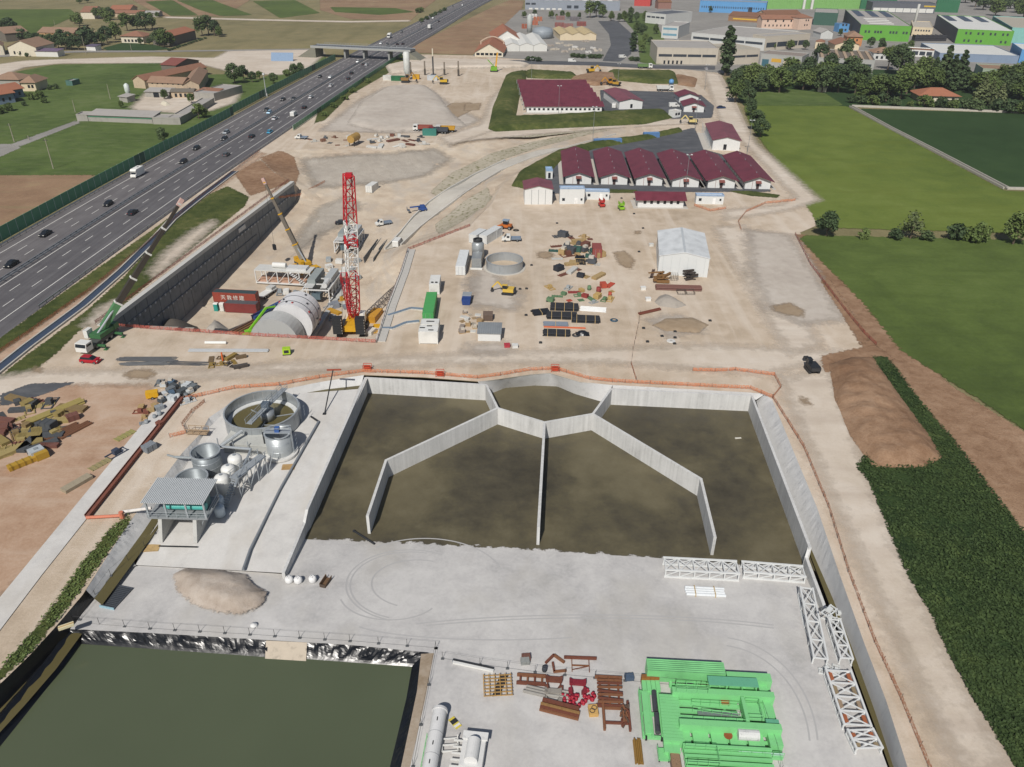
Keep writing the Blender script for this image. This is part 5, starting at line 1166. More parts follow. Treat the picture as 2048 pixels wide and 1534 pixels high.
F('dark roofed barn behind the village house', (14, 84), (60, 80), 6, 22, 'gf', 3.5, fdark, rf_brown, (), 'barn', 'barn')
F('pale house at the left edge of the village', (-30, 112), (10, 110), 6, 20, 'gd', 3.5, W_cream, rf_brown, (), 'house', 'house')
F('ochre farmhouse with brown roof behind the village hedge', (80, 80), (150, 82), 5.6, 16, 'gf', 3, plain('b48f6a', .85), rf_brown, (), 'farmhouse', 'farmhouse')
F('small orange walled annex among the village trees', (150, 80), (166, 80), 5, 12, 'gf', 2.4, plain('b98a60', .85), rf_tile, (), 'annex', 'house')
F('white garden shed with a dark roof beside the country road', (174, 101), (192, 102), 3.0, 6, 'shed', .6, rf_white, plain('5d5468', .8), (), 'garden_shed', 'shed')
F('villa with hipped tile roof behind a lawn', (244, 86), (288, 87), 5.0, 16, 'hip', 3, W_cream, rf_tile, [('f', 5, .1, .9, 1.8, 1.6, 1.8)], 'villa', 'house', 1.0)
F('long barn with orange roof and dark side by the hedge', (348, 91), (393, 78), 6.5, 16, 'gf', 2.5, fdark, rf_orange, (), 'barn', 'barn', .5)
F('far farm barn with long orange roof', (222, 30), (262, 30), 5, 24, 'gf', 3, fw, rf_orange, (), 'barn', 'barn'); F('far farmhouse with red roof beside dark trees', (164, 38), (190, 38), 6, 30, 'gf', 4, W_cream, rf_tile, (), 'farmhouse', 'farmhouse')
F('low red roofed stable on the far farm', (230, 34), (288, 34), 3.5, 12, 'gf', 2, fw, rf_tile, (), 'stable', 'stable'); F('grey roofed machine shed on the far farm', (290, 34), (318, 34), 3.5, 14, 'gf', 1.5, fgrey, rf_grey, (), 'machine_shed', 'shed')
F('white walled dairy on the far farm', (258, 26), (276, 24), 5, 12, 'gf', 2, rf_white, rf_tile, (), 'dairy', 'shed')
# motorway-side culvert and haul road wall
t = thing('steel_culvert', 'blue tarpaulin slope beside the overpass approach', 'tarpaulin', G(542, 122), 0); MB().extx([(0, 0), (3, 5), (3.2, 5), (.2, 0)], 0, 15).build('sheet', plain('6f87a3', .6, 0, .25), t)

# -- TREES
def grove(items, label, group):
    for k, px, py, h, sx in items:
        sz = 'tall ' if h > 13 else 'small ' if h < 7 else ''; tn = 'dark ' if 'broadd' in k or k == 'bush1' else ''
        l2 = label if any(q in label for q in ('dark', 'tall', 'small', 'blue', 'pale', 'low', 'slim', 'white')) else sz + tn + label
        tree(k, px, py, h, l2, group + ': ' + l2, sx)
tree('poplar', 1450, 152, 30, 'very tall slender poplar standing alone before the factories', None, 1.35)
B3 = ['broad0', 'broad1', 'broad2', 'broadd0', 'broadd1']
rnd = random.Random(5)
belt = []
for i in range(64):
    u = i / 63; px = 1462 + u * 600 + rnd.uniform(-10, 10); py = 170 + rnd.uniform(-12, 16) + (18 if px > 1700 else 0)
    if 1820 < px < 1935 and py > 183: py = 178
    belt.append((rnd.choice(B3), px, py, rnd.uniform(8, 15), rnd.uniform(1.05, 1.5)))
grove(belt, 'broadleaf tree in the wooded belt behind the fields', 'trees of the wooded belt')
grove([(rnd.choice(B3), px, py, h, 1.1) for px, py, h in ((1470, 205, 13), (1500, 232, 8), (1512, 262, 9), (1520, 275, 8), (1495, 210, 9), (1478, 178, 9), (1488, 190, 8))], 'roadside tree between the pale track and the light green field', 'trees along the pale track')
grove([('conifer', px, py, h, 1.2) for px, py, h in ((1880, 178, 24), (1895, 182, 20), (1912, 180, 22), (1860, 180, 18), (2010, 190, 16))] , 'tall dark cedar behind the orange roofed villa', 'dark cedars by the villa')
grove([('pale', px, py, h, 1.3) for px, py, h in ((1958, 208, 15), (1975, 212, 13), (1995, 215, 12))], 'blue grey conifer in the villa garden', 'blue grey garden conifers')
grove([(rnd.choice(['bush0', 'bush1']), px, py, h, 1.2) for px, py, h in ((1700, 206, 4), (1720, 208, 5), (1745, 210, 5), (1760, 206, 6), (1790, 212, 5), (1850, 214, 6), (1880, 216, 6), (1905, 218, 5), (1930, 220, 6), (1955, 222, 6), (1990, 224, 7), (2020, 226, 7), (2045, 228, 7), (1820, 213, 3))], 'garden shrub along the edge of the villa garden', 'shrubs round the villa garden')
grove([(rnd.choice(B3), px, py, h, 1.0) for px, py, h in ((1636, 132, 14), (1690, 128, 16), (1655, 150, 13), (1775, 140, 15), (1795, 150, 18), (1800, 126, 12), (1760, 105, 10), (1740, 96, 8), (1610, 100, 7), (1580, 100, 8), (1545, 100, 6), (1680, 72, 6), (1820, 100, 7), (1845, 158, 15), (2035, 168, 14), (2000, 176, 14))], 'town tree between houses and factories', 'trees between the town buildings')
for px, py in ((1950, 14), (1965, 20), (1985, 16), (2005, 24), (2020, 18), (2040, 26), (1930, 6), (2000, 6), (2030, 8), (1970, 4), (2046, 36), (1990, 32)): tree(rnd.choice(B3), px, py, 16, 'dark tree in the wood behind the teal hall', 'wood behind the teal hall', 1.5)
grove([(rnd.choice(B3), px, py, h, 1.0) for px, py, h in ((1180, 36, 16), (1192, 34, 15), (1205, 36, 13), (1222, 42, 9), (1238, 44, 8), (1248, 44, 10), (1272, 44, 9), (1290, 42, 9), (1275, 66, 10), (1285, 70, 9), (1312, 68, 8), (1290, 84, 7), (1300, 90, 6), (1262, 30, 8), (1420, 26, 7), (1540, 50, 6), (1282, 106, 9))], 'roadside tree along the avenue', 'avenue trees')
grove([('poplar', px, py, h, 1.7) for px, py, h in ((1266, 104, 15), (1260, 46, 15))], 'slim dark cypress beside the avenue', 'avenue cypresses')
grove([(rnd.choice(['broad0', 'broadd0']), px, py, h, 1.0) for px, py, h in ((1048, 36, 7), (1060, 34, 4), (1069, 34, 7), (1102, 37, 8), (1113, 35, 4), (1125, 36, 7), (1136, 37, 7), (1159, 38, 6))], 'small round tree in the row behind the brick yard', 'tree row behind the brick yard')
grove([('bush1', px, py, 3.2, 1.6) for px, py in ((1145, 115), (1155, 116), (1165, 117), (1180, 117), (1190, 117), (1200, 117), (1056, 122), (1066, 122), (1076, 123), (1265, 122), (1272, 123))], 'clipped dark hedge bush beside the access road', 'hedge along the access road')
# right hand hedge line
for k, px, py, h, sx, lab in (('broadd1', 1652, 473, 7.5, 1.25, 'round dark green tree at the corner of the field'), ('bush0', 1726, 478, 3.4, .9, 'small bush alone on the hedge line'), ('paleb', 1820, 478, 8.5, 1.15, 'pale half bare tree on the hedge line'), ('bush1', 1905, 480, 5.5, 1.0, 'dark bush in the middle of the hedge line'), ('bush0', 1948, 484, 6.0, 1.0, 'loose green bush next to the thin tree'), ('broad1', 2025, 489, 9.5, 1.1, 'bushy bright green tree at the right end of the hedge line'), ('bush1', 1790, 478, 3.4, 1.3, 'low dark scrub below the pale tree'), ('bush1', 1850, 480, 3.2, 1.4, 'low dark scrub between pale tree and dark bush')): tree(k, px, py, h, lab, None, sx)
# left side
grove([(rnd.choice(B3), px, py, h, 1.1) for px, py, h in ((470, 168, 11), (488, 160, 8), (505, 165, 6), (520, 160, 5), (398, 238, 7), (410, 236, 5), (330, 199, 5), (384, 207, 5), (243, 216, 3.5), (327, 285, 6), (590, 156, 8), (575, 160, 6), (602, 150, 7), (548, 168, 6))], 'tree beside the farm and the motorway barrier', 'trees round the farm')
grove([(rnd.choice(B3), px, py, h, 1.1) for px, py, h in ((215, 86, 12), (232, 80, 13), (255, 62, 14), (275, 60, 13), (292, 62, 15), (305, 58, 13), (222, 52, 12), (205, 90, 8), (318, 92, 11), (330, 95, 13), (342, 93, 10), (405, 72, 14), (418, 70, 15), (430, 72, 12), (440, 74, 8), (160, 52, 11), (150, 48, 9), (195, 38, 10), (210, 40, 12), (222, 40, 11), (316, 36, 6), (160, 8, 8), (175, 6, 9), (282, 90, 5), (300, 90, 5))], 'tree round the villa and far farm', 'trees round the villa and far farm')
grove([(rnd.choice(['broadd0', 'broadd1', 'bush1']), px, py, h, 1.25) for px, py, h in ((75, 92, 9), (90, 96, 9), (105, 98, 10), (118, 98, 10), (132, 100, 11), (145, 100, 9), (158, 100, 9), (172, 92, 14), (60, 86, 8), (48, 80, 9), (20, 58, 10), (8, 64, 9), (185, 94, 9), (125, 84, 9), (140, 86, 8))], 'dark tree in the village hedge', 'village hedge trees')
grove([(rnd.choice(['bush0', 'bush1']), px, py, h, 1.0) for px, py, h in ((65, 200, 4), (80, 196, 4), (20, 222, 4), (50, 212, 2.5), (90, 206, 3), (0, 228, 4), (100, 180, 3), (112, 178, 3), (40, 112, 3), (55, 114, 3))], 'garden bush beside the meadow houses', 'bushes round the meadow houses')
grove([('bush1', 845 + i * 9, 44 - i * 4.4, 4, 1.3) for i in range(6)] + [('bush0', 836 + i * 3, 26 - i, 5, 1) for i in range(3)], 'shrub on the motorway verge beyond the overpass', 'verge shrubs beyond the overpass')
grove([('bush0', px, py, h, 1.4) for px, py, h in ((668, 215, 2.5), (690, 200, 2.5), (705, 185, 2.6), (735, 165, 2.5), (650, 232, 2.2))], 'low scrub on the verge beside the gravel heap', 'verge scrub by the gravel heap')
for i in range(14):
    u = i / 13; tree('bush1', 338 + u * 72, 102 - u * 24, 1.6, 'low clipped hedge bush along the villa field', 'long clipped hedge by the villa', 1.7)

# -- PIT
def lattice(b, p, q, w0, w1, n, r, up=(0, 0, 1)):
    """four-chord lattice girder from p to q"""
    p = Vector(p); q = Vector(q); d = (q - p).normalized(); a = d.cross(Vector(up))
    if a.length < .1: a = d.cross(Vector((0, 1, 0)))
    a.normalize(); c = a.cross(d)
    ring = []
    for i in range(n + 1):
        t = i / n; w = (w0 + (w1 - w0) * t) / 2; o = p.lerp(q, t); ring.append([o + a * sx * w + c * sy * w for sx, sy in ((-1, -1), (1, -1), (1, 1), (-1, 1))])
    for i in range(n):
        for k in range(4):
            b.tube(ring[i][k], ring[i + 1][k], r, 5, caps=False)
            k2 = (k + 1) % 4; b.tube(ring[i][k], ring[i + 1][k2] if i % 2 else ring[i + 1][k2], r * .6, 4, caps=False); b.tube(ring[i + 1][k], ring[i + 1][k2], r * .6, 4, caps=False)
    return b
def fence(name, label, pts, mat, h=1.1, step=2.5, band=(.15, .95), pmat=None, group=None, cat='fence', sag=.1, lean=0.0):
    """mesh barrier on posts; pts are 3-d"""
    a = Vector(pts[0]); t = thing(name, label, cat, a, 0, group); ps = []
    for p, q in zip(pts[:-1], pts[1:]):
        p, q = Vector(p), Vector(q); k = max(1, int((q - p).length / step)); ps += [p.lerp(q, i / k) - a for i in range(k)]
    ps.append(Vector(pts[-1]) - a); z = Vector((0, 0, 1)); b = MB(); c = MB()
    for p in ps: c.tube(p - z * .1, p + z * (h + .1) + Vector((random.uniform(-lean, lean), random.uniform(-lean, lean), 0)), .03, 5)
    for p, q in zip(ps[:-1], ps[1:]):
        m = (p + q) / 2 - z * sag * random.random()
        for u, v in ((p, m), (m, q)):
            if band: b.quad(u + z * band[0], v + z * band[0], v + z * band[1], u + z * band[1])
    c.build('posts', pmat or darkst, t)['kind'] = 'stuff'
    if band: b.build('mesh_band', mat, t)
    return t
def netting(col):
    t = NT('netting_' + col); p = t.pos(); t.set(col, .7, 0, .2)
    n = t.noise(t.scale(p, 4, 4, 4), 1.0, 2); tr = t.n('ShaderNodeBsdfTransparent'); mx = t.n('ShaderNodeMixShader')
    t.l(t.mapr(n, .42, .5, .2, .8), mx.inputs[0]); t.l(tr.outputs[0], mx.inputs[1]); t.l(t.b.outputs[0], mx.inputs[2]); t.l(mx.outputs[0], t.out.inputs['Surface']); return t.m
M_onet = netting('c4815f'); M_rnet = netting('a85c50')
# diaphragm wall, panel by panel
A, B_ = G(204, 650), G(585, 364); Lw = (B_ - A).length; rzw = ang(A, B_)
t = thing('retaining_wall', 'deep dark retaining wall along the motorway side of the pit', 'retaining wall', A, rzw)
M_dw = plain('7c7f80', .9, 0, .35, .5); M_cap = plain('bdbdb8', .8, 0, .15)
npan = 46; pw = Lw / npan
def zfl(u): return -13.9 + 6.3 * max(0, min(1, (u - .25) / .75))
for i in range(npan):
    u = (i + .5) / npan
    MB().box(i * pw + .05, (i + 1) * pw - .05, -.35 - .05 * (i % 2), .6, zfl(u) - 1, -.85).build('wall_panel', M_dw, t)
MB().box(0, Lw, .0, .5, -14.5, -.9).build('backing', darkst, t)
MB().box(-.5, Lw + .5, -.5, .9, -.86, .18).build('capping_beam', M_cap, t)
for k, (zf_, sz) in enumerate(((-3.6, .34), (-7.2, .26))):
    b = MB().box(1, Lw * (1 if k == 0 else .7), -.62, -.42, zf_ - .16, zf_ + .16); b.build('waler', plain('6d7072', .8), t)
    for i in range(44 if k == 0 else 26):
        x = 6 + i * (Lw - 10) / 44; MB().box(x - sz, x + sz, -.78, -.62, zf_ - sz * .8, zf_ + sz * .8).build('anchor_head', plain('a9adb0', .7), t)
MB().box(Lw * .60, Lw * .64, -.75, -.5, -2.6, -1.4).build('monitoring_box', plain('c9c9c6', .7), t)
fence('safety_fence', 'red netting fence on the wall top along the grass', [A + Vector((0, 0, .2)) + Vector((-1.4, 0, 0)), B_ + Vector((-1.4, 0, .2))], M_rnet, 1.0, 3.0)
fence('safety_fence', 'red netting fence along the near rim of the pit', [G(204, 652), G(480, 671), G(752, 686)], M_rnet, 1.1, 2.2, lean=.1)
fence('safety_fence', 'red netting fence along the yard rim of the pit', [G(754, 686), G(776, 612), G(802, 545), G(816, 501), G(880, 476), G(940, 453)], M_rnet, 1.1, 2.2, lean=.1)
fence('safety_fence', 'orange netting beside the motorway track', [G(-60, 752), G(0, 706), G(60, 666), G(180, 582), G(290, 492), G(392, 402), G(520, 303)], M_onet, 1.0, 3.0)
t = thing('drain_channel', 'dark blue foil drain channel beside the motorway track', 'drain channel', G(0, 740)); a = G(0, 740)
b = MB(); L1 = [(-300, 985), (0, 738), (55, 694), (165, 612), (245, 542), (318, 470), (345, 440), (405, 392), (470, 343)]
for p, q in zip(L1[:-1], L1[1:]): 
    u, v = G(*p) - a, G(*q) - a; b.beam(u + Vector((0, 0, .12)), v + Vector((0, 0, .12)), 1.9, .1)
b.build('foil', plain('3f4a5c', .45, 0, .2), t)
c = MB()
for p, q in zip(L1[:-1], L1[1:]):
    u, v = G(*p) - a, G(*q) - a; s_ = Vector(((v - u).y, -(v - u).x, 0)).normalized()
    for sg in (-1, 1): c.beam(u + s_ * sg * 1.15 + Vector((0, 0, .2)), v + s_ * sg * 1.15 + Vector((0, 0, .2)), .35, .35)
c.build('edge', plain('b3afa6', .85), t)
# rim kerb on the yard side, ramp kerbs
t = thing('concrete_channel', 'pale concrete cable channel along the yard rim of the pit', 'channel', G(752, 684)); a = G(752, 684)
for p, q in zip([(752, 684), (776, 612), (802, 545)], [(776, 612), (802, 545), (816, 500)]):
    u, v = G(*p) - a, G(*q) - a; MB().beam(u + Vector((1.0, 0, .1)), v + Vector((1.0, 0, .1)), 2.2, .3).build('slab', plain('b6b3ad', .85, 0, .2), t); MB().beam(u + Vector((.1, 0, .2)), v + Vector((.1, 0, .2)), .5, .7).build('kerb', plain('c0beb9', .85), t)
rk = [D(800, 492), D(840, 455), D(880, 424), D(920, 394), D(960, 367), D(1000, 343), D(1060, 318), D(1140, 294), D(1230, 270)]
for j, (pp, lab) in enumerate(((rk, 'right hand kerb wall of the ramp into the pit'), )):
    t = thing('ramp_kerb', lab, 'kerb', pp[0]); 
    for p, q in zip(pp[:-1], pp[1:]): MB().beam(p - pp[0] + Vector((.3, 0, .3)), q - pp[0] + Vector((.3, 0, .3)), .35, .9).build('kerb', plain('c2c0ba', .85), t)
lk = [D(770, 500), D(800, 468), D(826, 436), D(858, 406), D(900, 378), D(950, 350), D(1010, 322)]
t = thing('ramp_kerb', 'left hand kerb wall of the ramp into the pit', 'kerb', lk[0])
for p, q in zip(lk[:-1], lk[1:]): MB().beam(p - lk[0] + Vector((0, 0, .3)), q - lk[0] + Vector((0, 0, .3)), .35, .9).build('kerb', plain('c2c0ba', .85), t)
rd = [D(800, 492), D(828, 466), D(862, 438), D(905, 404), D(950, 373), D(995, 346), D(1060, 318), D(1140, 295)]
drape('ramp_road', [tuple(v) for v in lk + [D(1080, 300)]] + [tuple(v) for v in rd[::-1]], ground_mat('ramp_concrete', ['a9a49a', 'b7b2a8', 'c1bdb4'], .05, .3, 2, rag=.5, soft=.5), .5, 1.2, .12)

# ---- tunnel boring machine parts on the pit floor
FL = -13.45; AX = R(90 - 4)       # machine axis
def pit_thing(name, label, cat, px, py, z=FL, rz=0.0, group=None): return thing(name, label, cat, G(px, py, z), rz, group)
M_tbm = plain('cfcfd0', .5, 0, .14, .5); M_tw = plain('d0d0ce', .5, 0, .15, .6)
t = pit_thing('tunnel_shield', 'huge white steel tunnelling shield with dark bolt rings lying on its cradle', 'tunnelling shield', 588, 690, FL, AX)
RS, zc = 5.5, 5.9
b = MB(); b.tube((0, 0, zc), (7.5, 0, zc), RS, 40).tube((7.5, 0, zc), (8.4, 0, zc), RS * .97, 40); b.build('shell', M_tbm, t)
for x in (2.0, 5.2):
    b = MB(); b.tube((x, 0, zc), (x + .18, 0, zc), RS + .05, 40); b.build('seam_ring', plain('3d4046', .6), t)
for i in range(22):
    a = i * math.pi * 2 / 22
    for x in random.sample((1.0, 3.6, 6.6), 1): MB().cbox((x + .3 * (i % 2), (RS + .02) * math.cos(a), zc + (RS + .02) * math.sin(a)), (.5, .4, .4), 0).build('socket', plain('34353a' if i % 3 else 'a03a34', .6), t)
b = MB(); b.tube((8.4, 0, zc), (9.4, 0, zc), RS * .7, 24).box(8.6, 10.0, -.9, 1.4, zc + 2.6, zc + 4.4); b.build('drive_mount', M_tbm, t)
c = MB().box(-6, 46, -4.2, -2.9, 0, 1.0).box(-6, 46, 2.9, 4.2, 0, 1.0); c.build('cradle_rail', plain('a9a9a6', .85, 0, .2), t)
c = MB().box(8, 46, -2.0, -1.5, 0, .4).box(8, 46, 1.5, 2.0, 0, .4); c.build('track', plain('b5ab9c', .8), t)
t = pit_thing('concrete_cradle', 'pale grey curved concrete thrust cap in front of the shield', 'concrete cap', 566, 694, FL, AX)
pr = [(-6.0, 0), (6.0, 0), (6.0, 3.0)] + [(6.0 * math.cos(R(th)), 4.0 + 6.0 * math.sin(R(th))) for th in range(5, 176, 10)] + [(-6.0, 3.0)]
b = MB().extx([(y, z) for y, z in pr], -4.6, .4); b.build('cap', plain('adaeac', .85, 0, .15, .4), t)
def gantry(label, px, py, L, W, h, z, clutter=True):
    t = pit_thing('backup_gantry', label, 'gantry', px, py, z, AX); w2 = W / 2
    for s in (-1, 1):
        MB().box(0, L, s * w2 - .2, s * w2 + .2, .3, .8).build('sill', M_tw, t); MB().box(0, L, s * w2 - .18, s * w2 + .18, h - .4, h).build('top_beam', M_tw, t)
        for k in range(5): x = .2 + k * (L - .4) / 4; MB().box(x - .15, x + .15, s * w2 - .14, s * w2 + .14, .8, h - .4).build('post', M_tw, t)
    for k in range(4): x = .2 + k * (L - .4) / 3; MB().box(x - .15, x + .15, -w2 + .2, w2 - .2, h - .35, h - .05).build('cross_beam', M_tw, t)
    MB().box(1, L, -w2 + .2, -w2 + 2.6, h, h + .12).box(1, L, w2 - 2.6, w2 - .2, h, h + .12).build('walkway', plain('b9bab8', .7), t)
    if clutter:
        MB().box(L * .35, L * .95, -w2 + .3, -w2 + 2.4, 1.2, h + 1.6).build('equipment_box', plain('a9adae', .6, 0, .2), t); MB().box(L * .3, L, w2 - 2.6, w2 - .3, 1.0, h + 1.3).build('equipment_box', plain('8e9594', .6, 0, .2), t)
        MB().tube((L * .05, -w2 + 1.2, h + 1), (L * .35, -w2 + 1.2, h + 1), .8, 12).build('drum', plain('c7c8c7', .5), t)
        b = MB()
        for k in range(8): y = random.uniform(-w2, w2); b.tube((random.uniform(0, 2), y, random.uniform(.8, 3)), (random.uniform(2, 5), y + random.uniform(-1, 1), random.uniform(2, h)), .12, 6)
        b.build('hoses', darkst, t)
        MB().box(.4, 2.4, -1, 1.4, 1, 2.6).build('pump_unit', plain('5a6a72', .6), t)
    return t
gantry('white machine gantry packed with pumps and pipes behind the shield', 634, 607, 13, 7.4, 4.2, -13.0)
gantry('white machine gantry standing beyond the red crane', 690, 508, 13, 6.4, 4.0, -10.6)
t = pit_thing('steel_platform', 'long white steel platform with stairs beside the retaining wall', 'platform', 512, 568, -12.3, R(-6)); Lp = 17
MB().box(0, Lp, 0, 4.5, .3, .6).build('base_frame', M_tw, t); MB().box(0, Lp, 0, 4.5, 4.2, 4.5).build('deck', plain('c6c6c2', .6, 0, .2), t)
for k in range(6):
    for y in (.15, 4.35): MB().box(.1 + k * (Lp - .4) / 5, .35 + k * (Lp - .4) / 5, y - .12, y + .12, .6, 4.2).build('post', M_tw, t)
b = MB()
for k in range(5): b.beam((.2 + k * 3.3, .15, .6), (3.4 + k * 3.3, .15, 4.2), .14)
b.build('brace', M_tw, t); MB().tube((5, 2.5, 5.3), (9, 2.5, 5.3), .8, 12).build('drum', white, t); MB().box(9.6, 15.5, .8, 3.8, 4.5, 5.2).build('duct', plain('c4c5c4', .6), t)
b = MB(); 
for k in range(9): b.box(11 + k * .5, 11.6 + k * .5, -1.2, 0, 4.2 - k * .4, 4.3 - k * .4)
b.build('stair', M_tw, t); MB().box(.5, 15, .6, 3.8, .62, 1.3).build('stored_goods', plain('b08d78', .8, 0, .4, 1.5), t)
t = pit_thing('steel_trough', 'long dark grey steel trough beside the far gantry', 'trough', 738, 528, -11.4, R(84)); MB().extx([(-1.4, 0), (1.4, 0), (1.7, 2.0), (1.5, 2.0), (1.25, .25), (-1.25, .25), (-1.5, 2.0), (-1.7, 2.0)], 0, 17).build('shell', plain('5d6266', .6, .2, .2), t)
t = pit_thing('steel_trough', 'second dark steel trough standing nearer the ramp', 'trough', 752, 505, -11.0, R(82)); MB().extx([(-.9, 0), (.9, 0), (1.1, 1.4), (.95, 1.4), (.8, .2), (-.8, .2), (-.95, 1.4), (-1.1, 1.4)], 0, 14).build('shell', plain('6c7175', .6, .2, .2), t)
# rail mats and cable trays on the pit's right side
t = pit_thing('rail_track', 'dark rail track panels climbing towards the ramp', 'track', 728, 652, -13.2, R(77)); b = MB(); L_ = 52
for y in (-1.2, -.4, .5, 1.3): b.beam((0, y, .3), (L_, y + .2, 3.0), .18, .25)
b.build('rails', darkst, t); b = MB()
for k in range(46): b.beam((k * 1.12, -1.6, .2 + k * .06), (k * 1.12, 1.7, .2 + k * .06), .25, .15)
b.build('sleepers', plain('57524c', .9), t)
# containers in the pit
def container(label, loc, rz, L, col, name='shipping_container', group=None, top=None, door=True, h=2.6):
    t = thing(name, label, 'container', loc, rz, group); m = corr(col, .28, .7, 'x', .5); w = 1.22
    MB().box(0, L, -w, w, .12, h).build('shell', m, t)
    MB().box(.1, L - .1, -w + .06, w - .06, h, h + .03).build('roof', plain(top or col, .55, 0, .2), t)
    fr_ = plain(col, .5, 0, .15); b = MB()
    for x in (.06, L - .06):
        for y in (-w, w): b.box(x - .09, x + .09, y - .06, y + .06, 0, h + .05)
    for y in (-w, w): b.box(0, L, y - .05, y + .05, 0, .16).box(0, L, y - .05, y + .05, h - .1, h + .05)
    b.build('frame', fr_, t)
    if door:
        for s in (-1, 1): d = MB().box(-.04, 0, s * .06 if s > 0 else -w + .08, w - .08 if s > 0 else -.06, .2, h - .12).build('door', fr_, t); MB().tube((-.07, s * .5, .2), (-.07, s * .5, h - .1), .03, 6).build('lock_rod', galv, d)
    return t
rzc = R(-5)
cA = G(433, 618, -13.4)
container('dark red long container standing in the pit beside the portable toilets', cA + Vector((3.2, -.6, 0)), rzc, 9.0, '7d3a38', top='4d5358')
cB = container('rust red long container with white characters and dark roof', cA + Vector((-.6, 2.2, 2.0)), rzc, 12.19, '9a4a3c', top='3c4a4d')
MB().box(0, 12.19, -1.2, 1.2, -2.0, .0).build('lower_container', corr('8a4238', .28, .7, 'x', .5), cB)
try:
    tc = bpy.data.curves.new('lettering', 'FONT'); tc.body = '天敦修建'; tc.size = 1.5; tc.space_character = 1.35; tc.extrude = .01
    to = bpy.data.objects.new('lettering_tmp', tc); COL.objects.link(to); bpy.context.view_layer.update()
    me = bpy.data.meshes.new_from_object(to.evaluated_get(bpy.context.evaluated_depsgraph_get())); bpy.data.objects.remove(to)
    me.materials.clear(); me.materials.append(plain('d8d2c8', .7, 0, .2)); lo = bpy.data.objects.new('lettering', me); COL.objects.link(lo); lo.parent = cB; lo.rotation_euler = (R(90), 0, 0); lo.location = (2.2, -1.30, .75)
except Exception as e: print('lettering', e)
def toilet(label, px, py, col, z):
    t = pit_thing('portable_toilet', label, 'toilet', px, py, z, rzc); MB().box(-.55, .55, -.55, .55, 0, 2.1).build('cabin', plain(col, .5), t); MB().extx([(-.6, 2.1), (.6, 2.1), (.45, 2.35), (-.45, 2.35)], -.6, .6).build('roof', plain('d7d7d2', .5), t); MB().box(-.4, .4, -.58, -.55, .15, 1.95).build('door', plain(col, .4, 0, .3), t)
toilet('teal portable toilet at the end of the red container', 434, 621, '2f8f86', -13.4); toilet('white portable toilet beside the teal one', 446, 621, 'cfcfcb', -13.4)
# rusty beams, white boxes, blue conveyor in the pit
t = pit_thing('beam_stack', 'rusty stack of steel beams on the pit floor', 'beam stack', 470, 668, FL, R(62))
for k in range(7): MB().box(0, 11, -1.6 + k * .5, -1.3 + k * .5, 0, .5 + .3 * (k % 2)).build('beam', plain(('7d5a3c', '8a6a44', '6f5648')[k % 3], .85, 0, .3), t)
t = pit_thing('steel_beam', 'dark blue steel girder lying in the pit', 'girder', 508, 642, -13.3, R(62)); b = MB(); b.box(0, 12, -.7, .7, .2, 1.3).box(0, 12, -.9, .9, 1.3, 1.5).box(0, 12, -.9, .9, 0, .2); b.build('girder', plain('2e4a7d', .5), t)
for k in range(5): MB().box(k * 2.6 + .4, k * 2.6 + .6, -.88, .88, .2, 1.3).build('stiffener', plain('2e4a7d', .5), t)
t = pit_thing('flat_trailer', 'white trailer parked behind the containers', 'trailer', 520, 600, -13.0, R(70)); MB().box(0, 7, -1.2, 1.2, .9, 1.2).build('bed', white, t); wheels(t, (1.2, 2.4, 5.6), 1.1, .5, .3); MB().box(4.5, 6.8, -1, 1, 1.2, 2.0).build('load', plain('b9b9b6', .6), t)
heap('dark_earth_heap', [(300, 690), (315, 655), (345, 642), (385, 650), (405, 680), (400, 700), (330, 702)], plain('5a544d', .95, 0, .3, 1.5), 3.6, .7, -12.6, .7)['kind'] = 'structure'
t = pit_thing('cross_beam', 'pale concrete beam spanning the corner of the pit', 'beam', 300, 662, -7, R(-4)); MB().box(0, 11, 0, .9, 0, 1.0).build('beam', plain('a39f95', .85), t); MB().box(4.6, 5.6, .1, .8, -6, 0).build('prop', plain('8e8a82', .85), t)
heap('gravel_pile', [(400, 672), (430, 640), (452, 655), (448, 676)], plain('a59f96', .95, 0, .3, 2), 2.0, .8, -12.9, .6)['kind'] = 'structure'
# green boom lift
t = pit_thing('boom_lift', 'bright green articulated boom lift reaching over the shield', 'boom lift', 500, 676, FL, R(40)); lg = plain('76b82e', .45, 0, .08)
MB().box(-1.5, 1.5, -1.1, 1.1, .5, 1.3).build('chassis', lg, t); wheels(t, (-1.0, 1.0), 1.1, .5, .3); MB().box(-.9, .9, -.7, .7, 1.3, 2.3).build('turret', lg, t)
MB().beam((0, 0, 2.1), (5.5, 0, 7.0), .45, .5).build('lower_boom', lg, t); MB().beam((5.5, 0, 7.0), (8.2, .2, 6.6), .35, .4).build('upper_boom', lg, t); MB().box(8.1, 9.0, -.8, .9, 5.9, 6.1).box(8.1, 8.2, -.8, .9, 6.1, 7.1).box(8.9, 9.0, -.8, .9, 6.1, 7.1).build('basket', plain('4a5a7a', .6), t)

